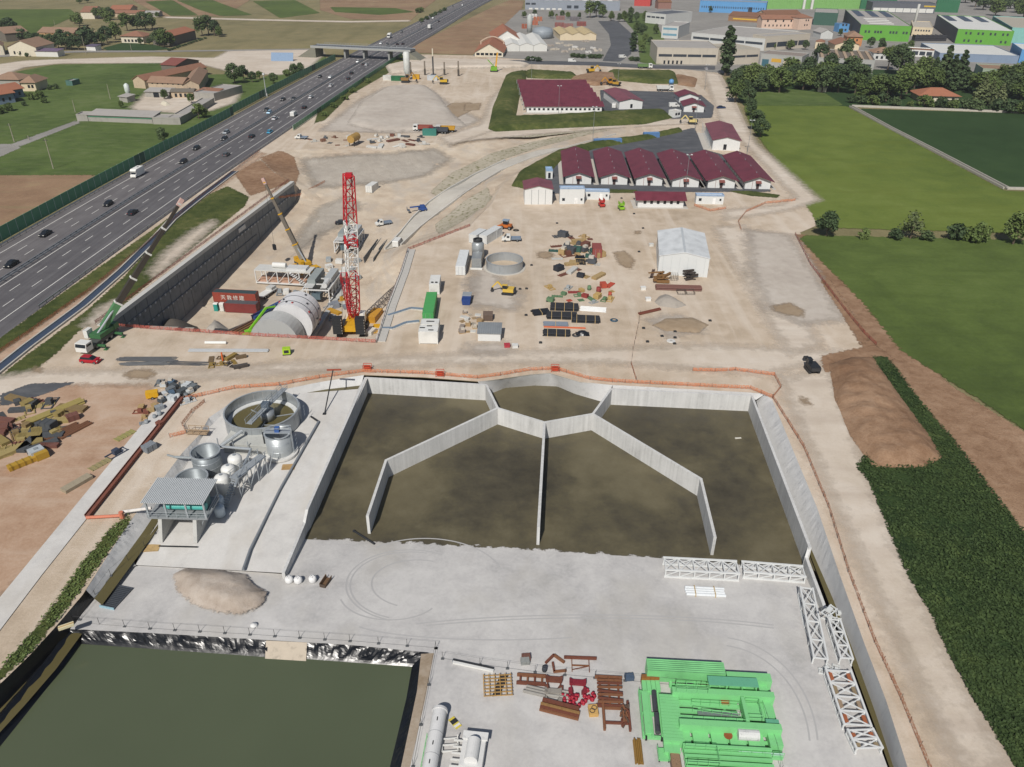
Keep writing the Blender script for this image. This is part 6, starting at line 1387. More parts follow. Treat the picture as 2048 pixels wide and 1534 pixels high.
# ---- cranes
cy = plain('c99a1f', .5, 0, .15); cred = plain('b5202b', .45, 0, .1); cwhite = plain('dcdcd8', .45, 0, .08); cblk = plain('2a2c2f', .6, 0, .1)
t = pit_thing('crawler_crane', 'tall red and white lattice boom crawler crane in the pit', 'crane', 708, 662, FL, 0)
for s in (-1, 1):
    b = MB(); b.extx([(-4.6, .5), (-4.2, 0), (4.2, 0), (4.6, .5), (4.6, 1.0), (4.2, 1.5), (-4.2, 1.5), (-4.6, 1.0)], s * 3.0 - .6, s * 3.0 + .6); b.build('track', cblk, t)
MB().box(-2.4, 2.4, -2.2, 2.2, .7, 1.5).build('car_body', cy, t); MB().lathe([(0, 1.5), (1.6, 1.5), (1.6, 2.0), (0, 2.0)], 20).build('slew_ring', cblk, t)
MB().box(-1.6, 1.6, -4.5, 3.2, 2.0, 3.6).build('superstructure', cy, t); MB().box(1.6, 3.0, 1.0, 3.2, 2.2, 4.6).build('cab', cwhite, t)
for s in (-1, 1):
    b = MB()
    for k in range(6): b.box(s * 2.9 - 1.15, s * 2.9 + 1.15, -6.0, -4.2, 2.0 + k * .75, 2.7 + k * .75)
    o = b.build('counterweight', cblk, t); b = MB()
    for k in range(6): b.box(s * 2.9 + 1.16, s * 2.9 + 1.22, -6.02, -5.7, 2.1 + k * .75, 2.4 + k * .75)
    b.build('hazard_stripe', plain('c9c4bc', .6), o)
foot = Vector((0, 1.5, 3.0)); bx = t.location
tipz = None
best = None
for zt in range(200, 700, 2):
    q = G(697, 350, zt / 10.0); d = q - (bx + foot)
    tilt = math.degrees(math.atan2(math.hypot(d.x, d.y), d.z))
    if best is None or abs(tilt - 11) < best[0]: best = (abs(tilt - 11), q)
tip = best[1] - bx
LB = (tip - foot).length
for f0, f1, m in ((.0, .08, cred), (.08, .34, cred), (.34, .54, cwhite), (.54, .60, cred), (.60, .70, cwhite), (.70, 1.0, cred)):
    w0 = 1.0 if f0 < .05 else 2.5; w1 = 2.5 if f1 < .95 else 2.0
    lattice(MB(), foot.lerp(tip, f0), foot.lerp(tip, f1), w0, w1, max(2, int((f1 - f0) * LB / 2.6)), .17).build('boom_section', m, t)
lattice(MB(), foot + Vector((0, -1, .5)), foot + Vector((0, -6.5, 15)), 1.6, 1.6, 6, .1).build('mast', cred, t)
b = MB()
for s in (-.5, .5): b.tube(foot + Vector((s, -6.5, 15)), tip + Vector((s, 0, 0)), .05, 4); b.tube(foot + Vector((s, -6.5, 15)), (s * 3, -5, 6.4), .05, 4)
b.build('pendant_lines', darkst, t); MB().box(-.8, .8, -.5, .9, -.8, .4).xf(Matrix.Translation(tip)).build('boom_head', cred, t)
MB().box(-1.5, 1.5, -1.0, 1.0, 0, 1.2).xf(Matrix.Translation((6.5, 1, .0))).build('power_pack', cy, t)
def tele(name, label, base, rz, tip, bcol, ccol, bw=1.1, dark=None, rings=None, carrier=11.0, cabcol=None):
    t = thing(name, label, 'crane', base, rz); inv = Matrix.Rotation(-rz, 4, 'Z'); tp = inv @ (Vector(tip) - Vector(base))
    MB().box(-carrier / 2, carrier / 2, -1.3, 1.3, .8, 1.5).build('carrier', plain('4a4c4a', .7, 0, .2), t); wheels(t, [-carrier / 2 + 1 + k * (carrier - 2.4) / 4 for k in range(5)], 1.25, .62, .4)
    cab(t, carrier / 2 - .2, carrier / 2 + 2.0, cabcol or ccol, .8, 2.7, 1.3)
    MB().box(-3.4, 1.6, -1.3, 1.3, 1.6, 2.6).build('turntable', ccol, t); MB().box(-4.8, -3.2, -1.4, 1.4, 1.6, 2.9).build('counterweight', ccol, t); MB().box(.2, 2.0, -2.3, -1.35, 1.7, 3.5).build('crane_cab', cabcol or ccol, t)
    for x in (-carrier / 2 + 1.5, carrier / 2 - 1.5):
        b = MB().box(x - .25, x + .25, -3.2, 3.2, .75, 1.1)
        for s in (-1, 1): b.box(x - .1, x + .1, s * 3.1 - .1, s * 3.1 + .1, .1, .9).box(x - .4, x + .4, s * 3.1 - .4, s * 3.1 + .4, 0, .1)
        b.build('outrigger', ccol, t)
    ft = Vector((-1.6, 0, 2.9)); d = tp - ft; n = 5
    for k in range(n):
        f0, f1 = k / n, (k + 1) / n; m = bcol if k == 0 else (dark or bcol)
        w = bw * (1 - .14 * k); MB().beam(ft + d * (f0 - (.02 if k else 0)), ft + d * f1, w, w * 1.15).build('boom_section', m, t)
        MB().beam(ft + d * (f1 - .008), ft + d * (f1 + .004), w * 1.22, w * 1.3).build('boom_collar', rings or plain('c9c9c4', .5), t)
    MB().beam(tp - d.normalized() * .6, tp + d.normalized() * 1.2, bw * .5, bw * .7).build('boom_head', plain('c4a49c', .5, 0, .3, 3), t)
    MB().tube(Vector((.9, 0, 2.2)), ft + d * .2, .22, 8).build('lift_cylinder', galv, t)
    return t, tp
gb = D(204, 684); tele('telescopic_crane', 'green telescopic crane with long dark boom and white cab', gb, ang(G(228, 668), G(172, 708)), G(359, 407, 27), plain('4f7d54', .5), plain('3f6b45', .5), 1.25, plain('3a352f', .6), None, 9, white)
yb = G(612, 538, -11.3); ytip = G(529, 364, 15); t, tp = tele('telescopic_crane', 'yellow telescopic crane with grey boom standing in the pit', yb, R(-50), ytip, plain('8a8478', .5), cy, 1.25, plain('6d665c', .55), cy, 10)
b = MB(); hk = Vector((tp.x, tp.y, tp.z - 19)); b.tube(tp, hk, .04, 4); b.build('hoist_rope', darkst, t); MB().box(-.6, .6, -.35, .35, -1.6, 0).xf(Matrix.Translation(hk)).build('hook_block', cblk, t)
t = container('orange yellow power container beside the red crane', G(742, 652, -13.4), R(78), 6.06, 'bd8a2e', door=False)
t = pit_thing('counterweight_stack', 'stack of pale slabs beside the red crane', 'slab stack', 742, 672, FL, R(70))
for k in range(4): MB().box(-1.4, 1.4, -1, 1, k * .5, k * .5 + .42).build('slab', plain('c9c6c0', .8), t)
t = pit_thing('lifting_beam', 'yellow lattice lifting beam lying beside the red crane', 'beam', 718, 676, FL, R(18)); lattice(MB(), (2.5, 0, .6), (11, 0, .6), 1.0, 1.0, 7, .1).build('lattice', cy, t); MB().box(2, 2.6, -.6, .6, .1, 1.2).build('end_plate', cy, t)

# -- YARD
def yard(name, label, cat, px, py, rz=0.0, group=None): return thing(name, label, cat, D(px, py), rz, group)
container('bright green long container between the white generators', D(856.5, 647), R(91), 12.19, '4c9a57')
t = container('white equipment container with two round fans at the rear of the generator row', D(869, 590), R(91), 6.06, 'd3d3cf', h=2.9, door=False)
for s in (-.5, .5): MB().lathe([(0, 2.95), (.35, 2.95), (.35, 3.05), (0, 3.05)], 14, (1.0, s, 0)).build('fan', cblk, t)
t = container('tall white generator container at the front of the row', D(857, 688), R(90), 3.2, 'd6d6d2', h=3.0, door=False); t.scale = (1, 1.65, 1)
for x, y in ((.6, -.7), (1.7, .5), (2.6, -.4)): MB().box(x, x + .3, y, y + .7, 3.02, 3.14).build('roof_vent', cblk, t)
t = container('white generator container behind the tall front one', D(860, 671), R(90), 2.9, 'd2d2ce', h=2.8, door=False); t.scale = (1, 1.6, 1)
MB().box(1.2, 1.5, -.6, .5, 2.82, 2.95).build('roof_vent', cblk, t)
container('long white container beside the silver filter plant', D(921, 551), R(88), 12.19, 'd0d3d3')
rz_ = ang(G(969, 492), G(990, 479)); 
for k, (dx, dy, lab, L) in enumerate(((0, 0, 'front white plant cabin of the cluster by the flatbed truck', 6.06), (-3.0, .4, 'rear white plant cabin of the cluster by the flatbed truck', 6.06), (6.4, 0, 'short white plant cabin at the end of the cluster', 3.0))):
    q = D(966, 488); container(lab, q + Vector((dx * math.cos(rz_) if k == 2 else dx, dx * math.sin(rz_) if k == 2 else dy, 0)), rz_, L, 'c9cbca', 'plant_cabin', door=False)
t = yard('filter_plant', 'silver filter plant with a round vessel beside the ring tank', 'filter plant', 953, 538, R(88)); MB().box(0, 5, -1.3, 1.3, .2, 3.0).build('housing', plain('9fa3a4', .4, .4, .2), t); MB().lathe([(0, 0), (1.7, 0), (1.7, 4.2), (1.2, 4.9), (0, 5.0)], 18, (8, .2, 0)).build('vessel', plain('a5a9aa', .4, .4, .2), t, True)
MB().lathe([(1.0, 5.0), (1.3, 5.0), (1.3, 5.6), (1.0, 5.6)], 16, (8, .2, 0)).build('rim', darkst, t); MB().box(-.8, -.6, -1.6, 1.6, .1, .6).build('sill', white, t); MB().tube((5, -.5, 2), (7, .2, 2.5), .3, 8).build('pipe', galv, t)
def ring_tank(name, label, base, r, h, mat, n=40, floor=None, fz=.3):
    t = thing(name, label, 'tank', base); k = 24
    for i in range(k):
        b = MB(); a0, a1 = 2 * math.pi * (i + .01) / k, 2 * math.pi * (i + .99) / k
        vs = []
        for a in (a0, (a0 + a1) / 2, a1):
            for rr in (r, r - .12):
                for z in (0, h): vs.append((rr * math.cos(a), rr * math.sin(a), z))
        f = []
        for j in (0, 4): f += [(j + 0, j + 4, j + 5, j + 1), (j + 6, j + 2, j + 3, j + 7), (j + 1, j + 5, j + 7, j + 3)]
        f += [(0, 1, 3, 2), (8, 10, 11, 9)]
        b.add(vs, f).build('wall_plate', mat, t)
    MB().lathe([(r - .16, h), (r + .1, h), (r + .1, h + .12), (r - .16, h + .12), (r - .16, h)], 48).build('rim', galv, t)
    MB().lathe([(0, fz), (r - .13, fz)], 40).build('floor', floor or M_conc2, t)
    return t
t = ring_tank('ring_tank', 'open galvanised ring tank standing empty in the yard', D(1009, 536), 4.9, 2.5, plain('a6abae', .4, .35, .2), floor=plain('b5a590', .9))
MB().lathe([(0, -.02), (5.6, -.02), (5.6, .1), (0, .1)], 40).build('plinth', M_conc2, t)
vehicle('flatbed', lambda: make_flatbed(white), D(1022, 482), R(182), 'white flatbed truck parked by the plant cabins')
t = yard('backhoe', 'black and orange wheel loader with a blue grey roof', 'loader', 1013, 458, R(160)); MB().box(-1.6, 1.6, -.8, .8, .7, 1.6).build('body', plain('b5642a', .5), t); MB().box(-.6, .9, -.75, .75, 1.6, 2.7).build('cab', glass, t); MB().box(-.8, 1.2, -.9, .9, 2.7, 2.85).build('roof', plain('8797a8', .5), t); wheels(t, (-1.2, 1.2), .95, .6, .35); MB().beam((1.5, 0, 1.2), (3, 0, .5), .5).build('arm', plain('b5642a', .5), t)
def digger(label, px, py, rz, col, reach=1.0, s=1.0, z=None):
    t = thing('excavator', label, 'excavator', D(px, py), rz); m = plain(col, .5, 0, .15)
    for y in (-.9, .9): MB().extr([(-1.5, .3), (-1.2, 0), (1.2, 0), (1.5, .3), (1.5, .5), (1.2, .75), (-1.2, .75), (-1.5, .5)], y - .25, y + .25).build('track', cblk, t)
    MB().box(-1.5, 1.2, -1.05, 1.05, .85, 1.7).build('body', m, t); MB().box(.1, 1.3, .15, 1.0, 1.7, 2.6).build('cab', glass, t); MB().box(.05, 1.35, .1, 1.05, 2.6, 2.7).build('cab_roof', m, t); MB().box(-1.9, -1.4, -1.0, 1.0, .9, 1.6).build('counterweight', darkst, t)
    MB().beam((1.1, -.3, 1.3), (2.7, -.3, 3.0 * reach), .3, .4).build('boom', m, t); MB().beam((2.7, -.3, 3.0 * reach), (4.1, -.3, 1.4 * reach), .25, .32).build('stick', m, t); MB().extr([(3.8, .5), (4.5, .5), (4.3, 1.3), (4.0, 1.4)], -.75, .15).build('bucket', darkst, t)
    t.scale = (s, s, s); return t
digger('small yellow excavator parked on gravel near the ring tank', 1016, 588, R(170), 'c9a94a')
digger('black compact loader standing on the pale track by the soil mound', 1623, 742, R(95), '2b2d30', .6)
digger('yellow excavator on the red earth heap of the upper camp', 1182, 146, R(20), 'c9a02a', 1, 1.5); digger('orange excavator digging beside the red earth heap', 1222, 170, R(200), 'b8842e', 1, 1.5); digger('dark yellow excavator at the end of the red earth heap', 1232, 172, R(150), 'a8842e', 1, 1.4)
digger('cream excavator by the gate between the two camps', 1384, 248, R(175), 'c9b87a', 1, 1.3); digger('yellow excavator working below the drilling masts', 887, 168, R(180), 'c2a02c', 1, 1.5); digger('brown piling excavator beside the white silo', 811, 165, R(0), '8a6a3a', 1.2, 1.6)
t = bld('store_shed', 'low store with grey ribbed roof and white front beside the scrap pallets', 'shed', (956, 682), (1001, 683), 1.9, 4.2, 'shed', .5, W_white, corr('7f8488', .5, .6, 'x'), .2)
t = yard('skip', 'dark blue waste skip with grey cover', 'skip', 932, 611, R(88)); MB().extx([(-.9, .1), (.9, .1), (1.1, 1.5), (-1.1, 1.5)], 0, 2.2).build('bin', plain('27407a', .5), t); MB().box(2.2, 4.4, -1.1, 1.1, 1.5, 1.7).build('cover', plain('8f9599', .5), t); MB().box(2.3, 4.3, -1, 1, 0, 1.5).build('frame', plain('5a6068', .6), t)
t = yard('crate', 'brown wooden crate beside the scrap pallets', 'crate', 976, 638, 0); MB().box(-1.1, 1.1, -1.2, 1.2, .1, 1.4).build('box', plain('5f5046', .85), t); MB().box(-1.15, 1.15, -1.25, 1.25, 1.4, 1.5).build('lid', plain('6b5b50', .85), t)
# pipe stacks
def pipe_stack(label, px, py, rz, L, n, rows, r, col, straps=3, group=None, name='pipe_stack', cat='pipe stack'):
    t = yard(name, label, cat, px, py, rz, group); m = plain(col, .5, 0, .15)
    for k in range(rows):
        for i in range(n - (k % 2)):
            y = (i + (.5 if k % 2 else 0)) * r * 2.02; z = r + k * r * 1.74
            key = ('pipe', L, r, col)
            if key not in WM:
                b = MB().tube((0, 0, 0), (L, 0, 0), r, 8); o = b.build('pipe', m, t); WM[key] = o.data
            else: o = bpy.data.objects.new('pipe', WM[key]); COL.objects.link(o); o.parent = t
            o.location = (random.uniform(-.15, .15), y, z)
            if r < .07: o.rotation_euler = (0, 0, random.uniform(-.07, .07)); o.location.x = random.uniform(-1.2, 1.2)
    for k in range(straps): x = L * (k + .5) / straps; MB().box(x - .06, x + .06, -r - .03, n * r * 2.02 - r + .03, 0, rows * r * 1.74 + r * .5).build('strap', plain('b39a6c', .8), t)
    return t
BK = '1d2026'
pipe_stack('tilted black pipe bundle at the left end of the pipe yard', 1068, 632, R(15), 4.0, 9, 2, .16, BK, 1)
pipe_stack('black pipe stack behind the others with tan straps', 1101, 621, R(-4), 6.6, 10, 3, .16, BK)
pipe_stack('longest black pipe stack in the middle of the pipe yard', 1093, 638, R(-3), 7.0, 9, 3, .16, BK, 3); pipe_stack('black pipe stack next to the white plastic pipes', 1144, 645, R(-4), 6.4, 9, 3, .16, BK, 3)
pipe_stack('grey conduit bundle in front of the black pipes', 1087, 652, R(-2), 5.6, 12, 2, .09, '6f7884', 1); pipe_stack('black pipe stack at the front of the pipe yard', 1086, 672, R(-3), 6.0, 9, 3, .14, BK, 3)
pipe_stack('white plastic pipes lying beside the black stacks', 1160, 622, R(-8), 6.2, 9, 1, .15, 'd9d9d6', 0); pipe_stack('orange plastic pipes in front of the black stacks', 1088, 655, R(-3), 9.5, 3, 2, .08, 'c0623c', 0)
t = yard('plastic_heap', 'heap of crumpled black plastic film beside the pipes', 'heap', 1165, 668, 0); 
vs_, fs_ = [], []
for i in range(14):
    for j in range(10):
        x, y = (i - 6.5) * .24, (j - 4.5) * .24; d = math.hypot(x / 1.6, y / 1.1); vs_.append((x, y, max(0, 1 - d * d) * .9 + .2 * mnoise.noise((x * 3, y * 3, 1)) * (d < 1)))
for i in range(13):
    for j in range(9): fs_.append((i * 10 + j, (i + 1) * 10 + j, (i + 1) * 10 + j + 1, i * 10 + j + 1))
mesh_obj('film', vs_, fs_, plain('1b1e24', .3), t)
for px, py, c in ((1228, 641, '23506a'), (1140, 608, '20242a'), (1152, 671, '3a3d42'), (1032, 461, '1e1f22')):
    t = yard('hose_coil', 'coil of dark hose lying near the pipe yard', 'hose coil', px, py, 0, 'dark hose coils near the pipe yard'); b = MB()
    for k in range(4):
        b.path([Vector(((.9 - k * .12) * math.cos(a * .449), (.9 - k * .12) * math.sin(a * .449), .1 + k * .06)) for a in range(15)], .05, 5)
    b.build('coil', plain(c, .5), t)
# the white hall
t = bld('storage_hall', 'big white storage hall with shallow gable roof in the yard', 'hall', (1315, 549), (1414, 555), ('y', 512), (1309, 462), 'gd', 1.3, plain('cdd0d0', .5, 0, .05, .3), corr('cfd2d3', .6, .25, 'y'), .15, [('l', 1, .2, .5, 2.4, 4.0, 4.6, plain('aab0b4', .5), 'sliding_door'), ('l', 2, .6, .95, 3.8, 1.8, 1.4)])
MB().box(t['W'] / 2 - .3, t['W'] / 2 + .3, -.1, t['Dp'], t['Hh'] + 1.36, t['Hh'] + 1.52).build('ridge_cap', plain('b3b8bb', .5), t)
for k in range(6): x = t['W'] * (k + .5) / 6; MB().box(x - .03, x + .03, -.04, -.005, 0, t['Hh']).build('panel_joint', plain('b2b6b6', .5), t)
pipe_stack('rusty steel girders stacked in front of the white hall', 1312, 580, R(-3), 11.5, 6, 2, .22, '6b4a42', 0, name='girder_stack', cat='girder stack')
pipe_stack('dark rusty girder leaning along the hall side', 1304, 556, R(75), 5.5, 2, 1, .2, '5d4a40', 0, name='girder_stack', cat='girder stack')
def crib(label, px, py, n, col, s=1.0, group=None, name='timber_pile', cat='timber pile'):
    t = yard(name, label, cat, px, py, random.random(), group); m = plain(col, .85, 0, .3, 2)
    for k in range(n):
        d = (random.uniform(.6, 2.2) * s, random.uniform(.15, .5) * s, random.uniform(.1, .4) * s)
        MB().cbox((random.uniform(-.9, .9) * s, random.uniform(-.8, .8) * s, .15 + k * .09 * s), d, random.uniform(-.6, .6)).build('piece', m, t)
    return t
crib('tangled brown timber pile at the corner of the white hall', 1322, 563, 16, '7d5d38', 1.7); crib('dark pile of couplers in front of the white hall', 1378, 557, 14, '3d3632', 1.5)
def cage(label, px, py, w, d, h, col='5a534d', rz=0.0, group=None):
    t = yard('rebar_cage', label, 'rebar cage', px, py, rz, group); b = MB()
    for i in range(5):
        for j in (0, 1): b.tube((w * i / 4, d * j, 0), (w * i / 4, d * j, h), .03, 4)
    for k in range(4):
        z = h * (k + .5) / 4
        for j in (0, 1): b.tube((0, d * j, z), (w, d * j, z), .025, 4)
        for i in (0, 4): b.tube((w * i / 4, 0, z), (w * i / 4, d, z), .025, 4)
    b.build('bars', plain(col, .8, .2), t); return t
cage('tall rebar cage between timber pile and couplers', 1342, 562, 1.8, 1.6, 1.8); cage('rebar cage lying before the rusty girders', 1356, 590, 2.0, 2.4, .6); cage('second rebar cage lying before the rusty girders', 1374, 590, 2.0, 2.4, .7)
o = heap('sand_heap', [(1308, 604), (1318, 592), (1330, 589), (1345, 594), (1374, 611), (1352, 617), (1318, 612)], plain('9b948b', .95, 0, .2, 2), 1.3, .55, cell=.4); o['kind'] = 'structure'
o = heap('earth_heap', [(1300, 650), (1330, 636), (1385, 634), (1420, 650), (1400, 668), (1330, 665)], m_damp, .5, .2, cell=.6, w=.9); o['kind'] = 'structure'
# scattered yard goods: kinds with their own shapes, listed by place
def good(kind, px, py, s, col, label, group, rz=None):
    rz = random.random() * 3.1 if rz is None else rz
    t = yard(kind, label, kind.replace('_', ' '), px, py, rz, group); m = plain(col, .75, 0, .3, 1.5)
    if kind == 'pallet':
        for k in range(5): MB().box(-.6 * s, .6 * s, (-.5 + k * .22) * s, (-.36 + k * .22) * s, .12, .15).build('board', m, t)
        for k in (-.5, 0, .42): MB().box(-.6 * s, .6 * s, k * s, (k + .1) * s, 0, .12).build('bearer', m, t)
    elif kind == 'loaded_pallet':
        MB().box(-.6 * s, .6 * s, -.5 * s, .5 * s, 0, .15).build('base', plain('9a8058', .85), t); MB().box(-.55 * s, .55 * s, -.45 * s, .45 * s, .15, .75 * s).build('load', m, t); MB().box(-.2 * s, .5 * s, -.4 * s, .2 * s, .75 * s, 1.1 * s).build('load', plain('b9b2a6', .8, 0, .3), t)
    elif kind == 'drum':
        MB().lathe([(0, 0), (.4 * s, 0), (.42 * s, .3 * s), (.4 * s, .9 * s), (.3 * s, .92 * s), (0, .9 * s)], 12).build('barrel', m, t, True); MB().lathe([(.41 * s, .28 * s), (.44 * s, .32 * s), (.41 * s, .36 * s)], 12).build('hoop', darkst, t)
    elif kind == 'formwork_panel':
        MB().box(-1.2 * s, 1.2 * s, -.5 * s, .5 * s, .05, .12).build('sheet', m, t)
        for k in range(5): MB().box((-1.2 + k * .58) * s, (-1.12 + k * .58) * s, -.5 * s, .5 * s, .12, .26).build('rib', m, t)
    elif kind == 'steel_skid':
        b = MB()
        for y in (-.5, .5): b.beam((-1.2 * s, y * s, .15), (1.2 * s, y * s, .15), .14 * s, .2)
        for x in (-1.1, -.3, .5, 1.1): b.beam((x * s, -.5 * s, .15), (x * s, .5 * s, .15), .1 * s, .15)
        b.build('frame', m, t); MB().box(-.4 * s, .3 * s, -.3 * s, .3 * s, .2, .7 * s).build('mount', m, t)
    elif kind == 'crate':
        MB().box(-.7 * s, .7 * s, -.5 * s, .5 * s, .08, .8 * s).build('box', m, t)
        for x in (-.6, 0, .6): MB().box((x - .05) * s, (x + .05) * s, -.53 * s, .53 * s, .08, .83 * s).build('batten', m, t)
    elif kind == 'plank_stack':
        for k in range(4): MB().box(-1.6 * s, 1.6 * s, -.5 * s, .5 * s, .05 + k * .16, .18 + k * .16).build('layer', m, t)
        for x in (-1.1, 1.1): MB().box(x * s - .05, x * s + .05, -.55 * s, .55 * s, 0, .05).build('batten', darkst, t)
    return t
rnd = random.Random(12)
def scatter(area, n, kinds, cols, label, group, s=(.8, 1.4)):
    (x0, y0), (x1, y1) = area; k = 0; pts_ = []; guard = 0
    while k < n and guard < 4000:
        guard += 1; px, py = rnd.uniform(x0, x1), rnd.uniform(y0, y1)
        if any(abs(px - a) < 9 and abs(py - b_) < 6 for a, b_ in pts_): continue
        pts_.append((px, py)); kd = rnd.choice(kinds); c, cn = rnd.choice(cols)
        good(kd, px, py, rnd.uniform(*s), c, '%s %s %s' % (cn, kd.replace('_', ' '), label), '%s %ss %s' % (cn, kd.replace('_', ' '), group)); k += 1
CM = [('4a4d52', 'grey'), ('6a4438', 'rust red'), ('a58d63', 'tan'), ('b9b9b4', 'pale'), ('2c2f36', 'black'), ('35584f', 'dark green'), ('8496a6', 'blue grey')]
scatter(((1112, 470), (1200, 556)), 36, ['crate', 'loaded_pallet', 'formwork_panel', 'steel_skid', 'pallet', 'plank_stack'], CM, 'in the mixed goods store beside the white hall', 'in the mixed goods store', (1.2, 2.0))
pipe_stack('upright row of black pipe segments in the mixed goods store', 1170, 530, R(88), 5.5, 7, 2, .2, BK, 1); pipe_stack('rusty pipe segments in the mixed goods store', 1146, 506, R(88), 4.2, 5, 2, .2, '5d3b33', 0); t = container('short red brown container at the edge of the mixed goods store', D(1194, 516), R(88), 5.0, '8a4a44')
scatter(((1098, 570), (1228, 606)), 22, ['pallet', 'steel_skid', 'crate', 'drum', 'formwork_panel'], [('8a3a36', 'dark red'), ('b0955f', 'tan'), ('9aa0a2', 'grey'), ('5d7a5a', 'green'), ('a84a38', 'orange red')], 'between the pipe stacks and the mixed goods store', 'between pipes and mixed goods', (.9, 1.5))
scatter(((920, 624), (962, 668)), 18, ['drum', 'loaded_pallet', 'pallet', 'crate'], [('b0a696', 'beige'), ('8a8078', 'brown grey'), ('c2c2be', 'white'), ('9c8462', 'tan')], 'in the scrap corner by the low grey roofed store', 'in the scrap corner', (.8, 1.2))
for px, py, c, n in ((1014, 694, 'a83a44', 'small red box on the grey gravel spread'), (1030, 695, 'd0d0cd', 'small white tub on the grey gravel spread'), (1286, 579, 'd6d6d2', 'small white manhole box by the white hall'), (1296, 601, 'd8d8d5', 'white junction box beside the sand heap'), (1302, 492, 'c9c9c5', 'pale box by the corner of the white hall')):
    t = yard('junction_box', n, 'box', px, py, .1); MB().box(-.6, .6, -.5, .5, 0, .7).build('box', plain(c, .6), t); MB().box(-.66, .66, -.56, .56, .7, .78).build('lid', plain(c, .5), t)
t = yard('white_disc', 'round white concrete cover in the earth plot', 'manhole cover', 1342, 682, 0); MB().lathe([(0, .12), (.9, .12), (1.0, 0)], 20).build('slab', plain('c9c8c4', .8), t); MB().lathe([(0, .2), (.3, .2), (.3, .12)], 12).build('lid', plain('a9a8a4', .8), t)
for px, py in ((1350, 652), (1358, 654), (1350, 664), (1350, 676), (1324, 673), (1349, 688), (1287, 657), (1295, 684), (1081, 686), (1052, 631), (1040, 579), (1095, 603), (1053, 578), (1114, 447), (1243, 397), (1278, 504), (1268, 428), (1063, 531), (1286, 457), (1420, 642)):
    t = yard('drain_stub', 'small dark drain stub poking out of the yard gravel', 'drain stub', px, py, 0, 'dark drain stubs in the yard'); MB().box(-.35, .35, -.3, .3, 0, .25).build('frame', darkst, t); MB().box(-.2, .2, -.2, .2, .25, .35).build('cap', cblk, t)
# netting fences of the yard
for lab, pl in (('orange netting fence along the rim of the settling basin', [(560, 772), (640, 757), (726, 745), (850, 749), (955, 758), (1000, 752), (1060, 742), (1110, 740), (1180, 760), (1225, 765), (1500, 779), (1545, 797)]),
                ('orange netting fence winding through the yard to the basin', [(1280, 628), (1275, 658), (1266, 700), (1262, 730), (1272, 762)]), ('orange netting fence beside the steel bars', [(1385, 743), (1430, 744), (1470, 742), (1548, 752), (1561, 777), (1545, 797)]),
                ('red netting fence between the site and the green field', [(1590, 470), (1620, 530), (1650, 570), (1690, 622), (1725, 665), (1752, 692)]), ('orange netting fence curving round the gravel shelf', [(1482, 462), (1476, 445), (1492, 425), (1530, 408), (1590, 402)]),
                ('orange netting fence on top of the long drain bank', [(1545, 797), (1606, 895), (1656, 1015), (1696, 1145), (1748, 1285), (1801, 1400), (1860, 1545)]), ('orange netting fence at the round corner above the ditch', [(372, 800), (470, 778), (560, 772)]), ('short orange netting fence on the gravel beside the ditch', [(410, 806), (385, 826), (365, 852), (372, 868), (340, 876)]),
                ('orange netting strip at the foot of the pit slope', [(540, 400), (600, 392), (650, 365)]), ('orange netting ring around the striped ramp', [(1388, 412), (1420, 423), (1452, 418)])):
    z0 = [D(*p) for p in pl]
    fence('safety_fence', lab, z0, M_rnet if lab.startswith('red') else M_onet, .9, 2.4, lean=.15)
t = pipe_stack('rust coloured sheet pile lying by the netting', 1280, 630, R(28), 6.2, 2, 1, .25, '6d3f32', 0, name='sheet_pile', cat='sheet pile')
# vehicles and plant round the site
vehicle('hatch', lambda: make_car('hatch'), D(182, 724), R(-8), 'red hatchback parked beside the green crane', None, plain('a8202c', .3, .1, .05))
vehicle('van', make_van, D(796, 490), R(80), 'small white van driving down the ramp'); vehicle('flatbed', lambda: make_flatbed(white), D(767, 450), R(205), 'white pickup with grey bed parked on the slope above the ramp')
vehicle('sedan', lambda: make_car('sedan'), D(684, 448), R(5), 'dark saloon car parked at the foot of the grey bank', None, plain('24262b', .3, .1, .05))
t = yard('boom_lift', 'folded dark blue boom lift on the ramp', 'boom lift', 845, 422, R(15)); m = plain('2b4a86', .5); MB().box(-1.4, 1.4, -1, 1, .5, 1.3).build('chassis', m, t); wheels(t, (-.9, .9), 1.0, .45, .3); MB().box(-.8, .8, -.7, .7, 1.3, 2.2).build('turret', m, t); MB().beam((1, 0, 1.9), (-4.4, 0, 1.6), .4).build('boom', m, t); MB().box(-5.4, -4.4, -.8, .8, .6, .75).box(-5.4, -5.3, -.8, .8, .75, 1.7).build('basket', plain('5a6472', .6), t)
container('white flat roofed container on the slope above the pit', D(738, 386), R(75), 6.06, 'd2d2ce')
t = yard('generator', 'lime green generator on the near rim of the pit', 'generator', 574, 708, R(10)); MB().box(-.8, .8, -.6, .6, .2, 1.5).build('housing', plain('9fc22e', .5), t); MB().box(-.5, .5, -.62, -.6, .5, 1.2).build('grille', cblk, t); MB().box(-.85, .85, -.65, .65, 0, .2).build('skid', cblk, t)
pipe_stack('single fat white pipe by the near rim of the pit', 411, 688, R(1), 4.6, 1, 1, .35, 'dcdcd8', 0, name='pipe', cat='pipe'); pipe_stack('long grey steel pipes along the near rim of the pit', 376, 704, R(1), 17, 3, 1, .2, 'a6a9ab', 0)
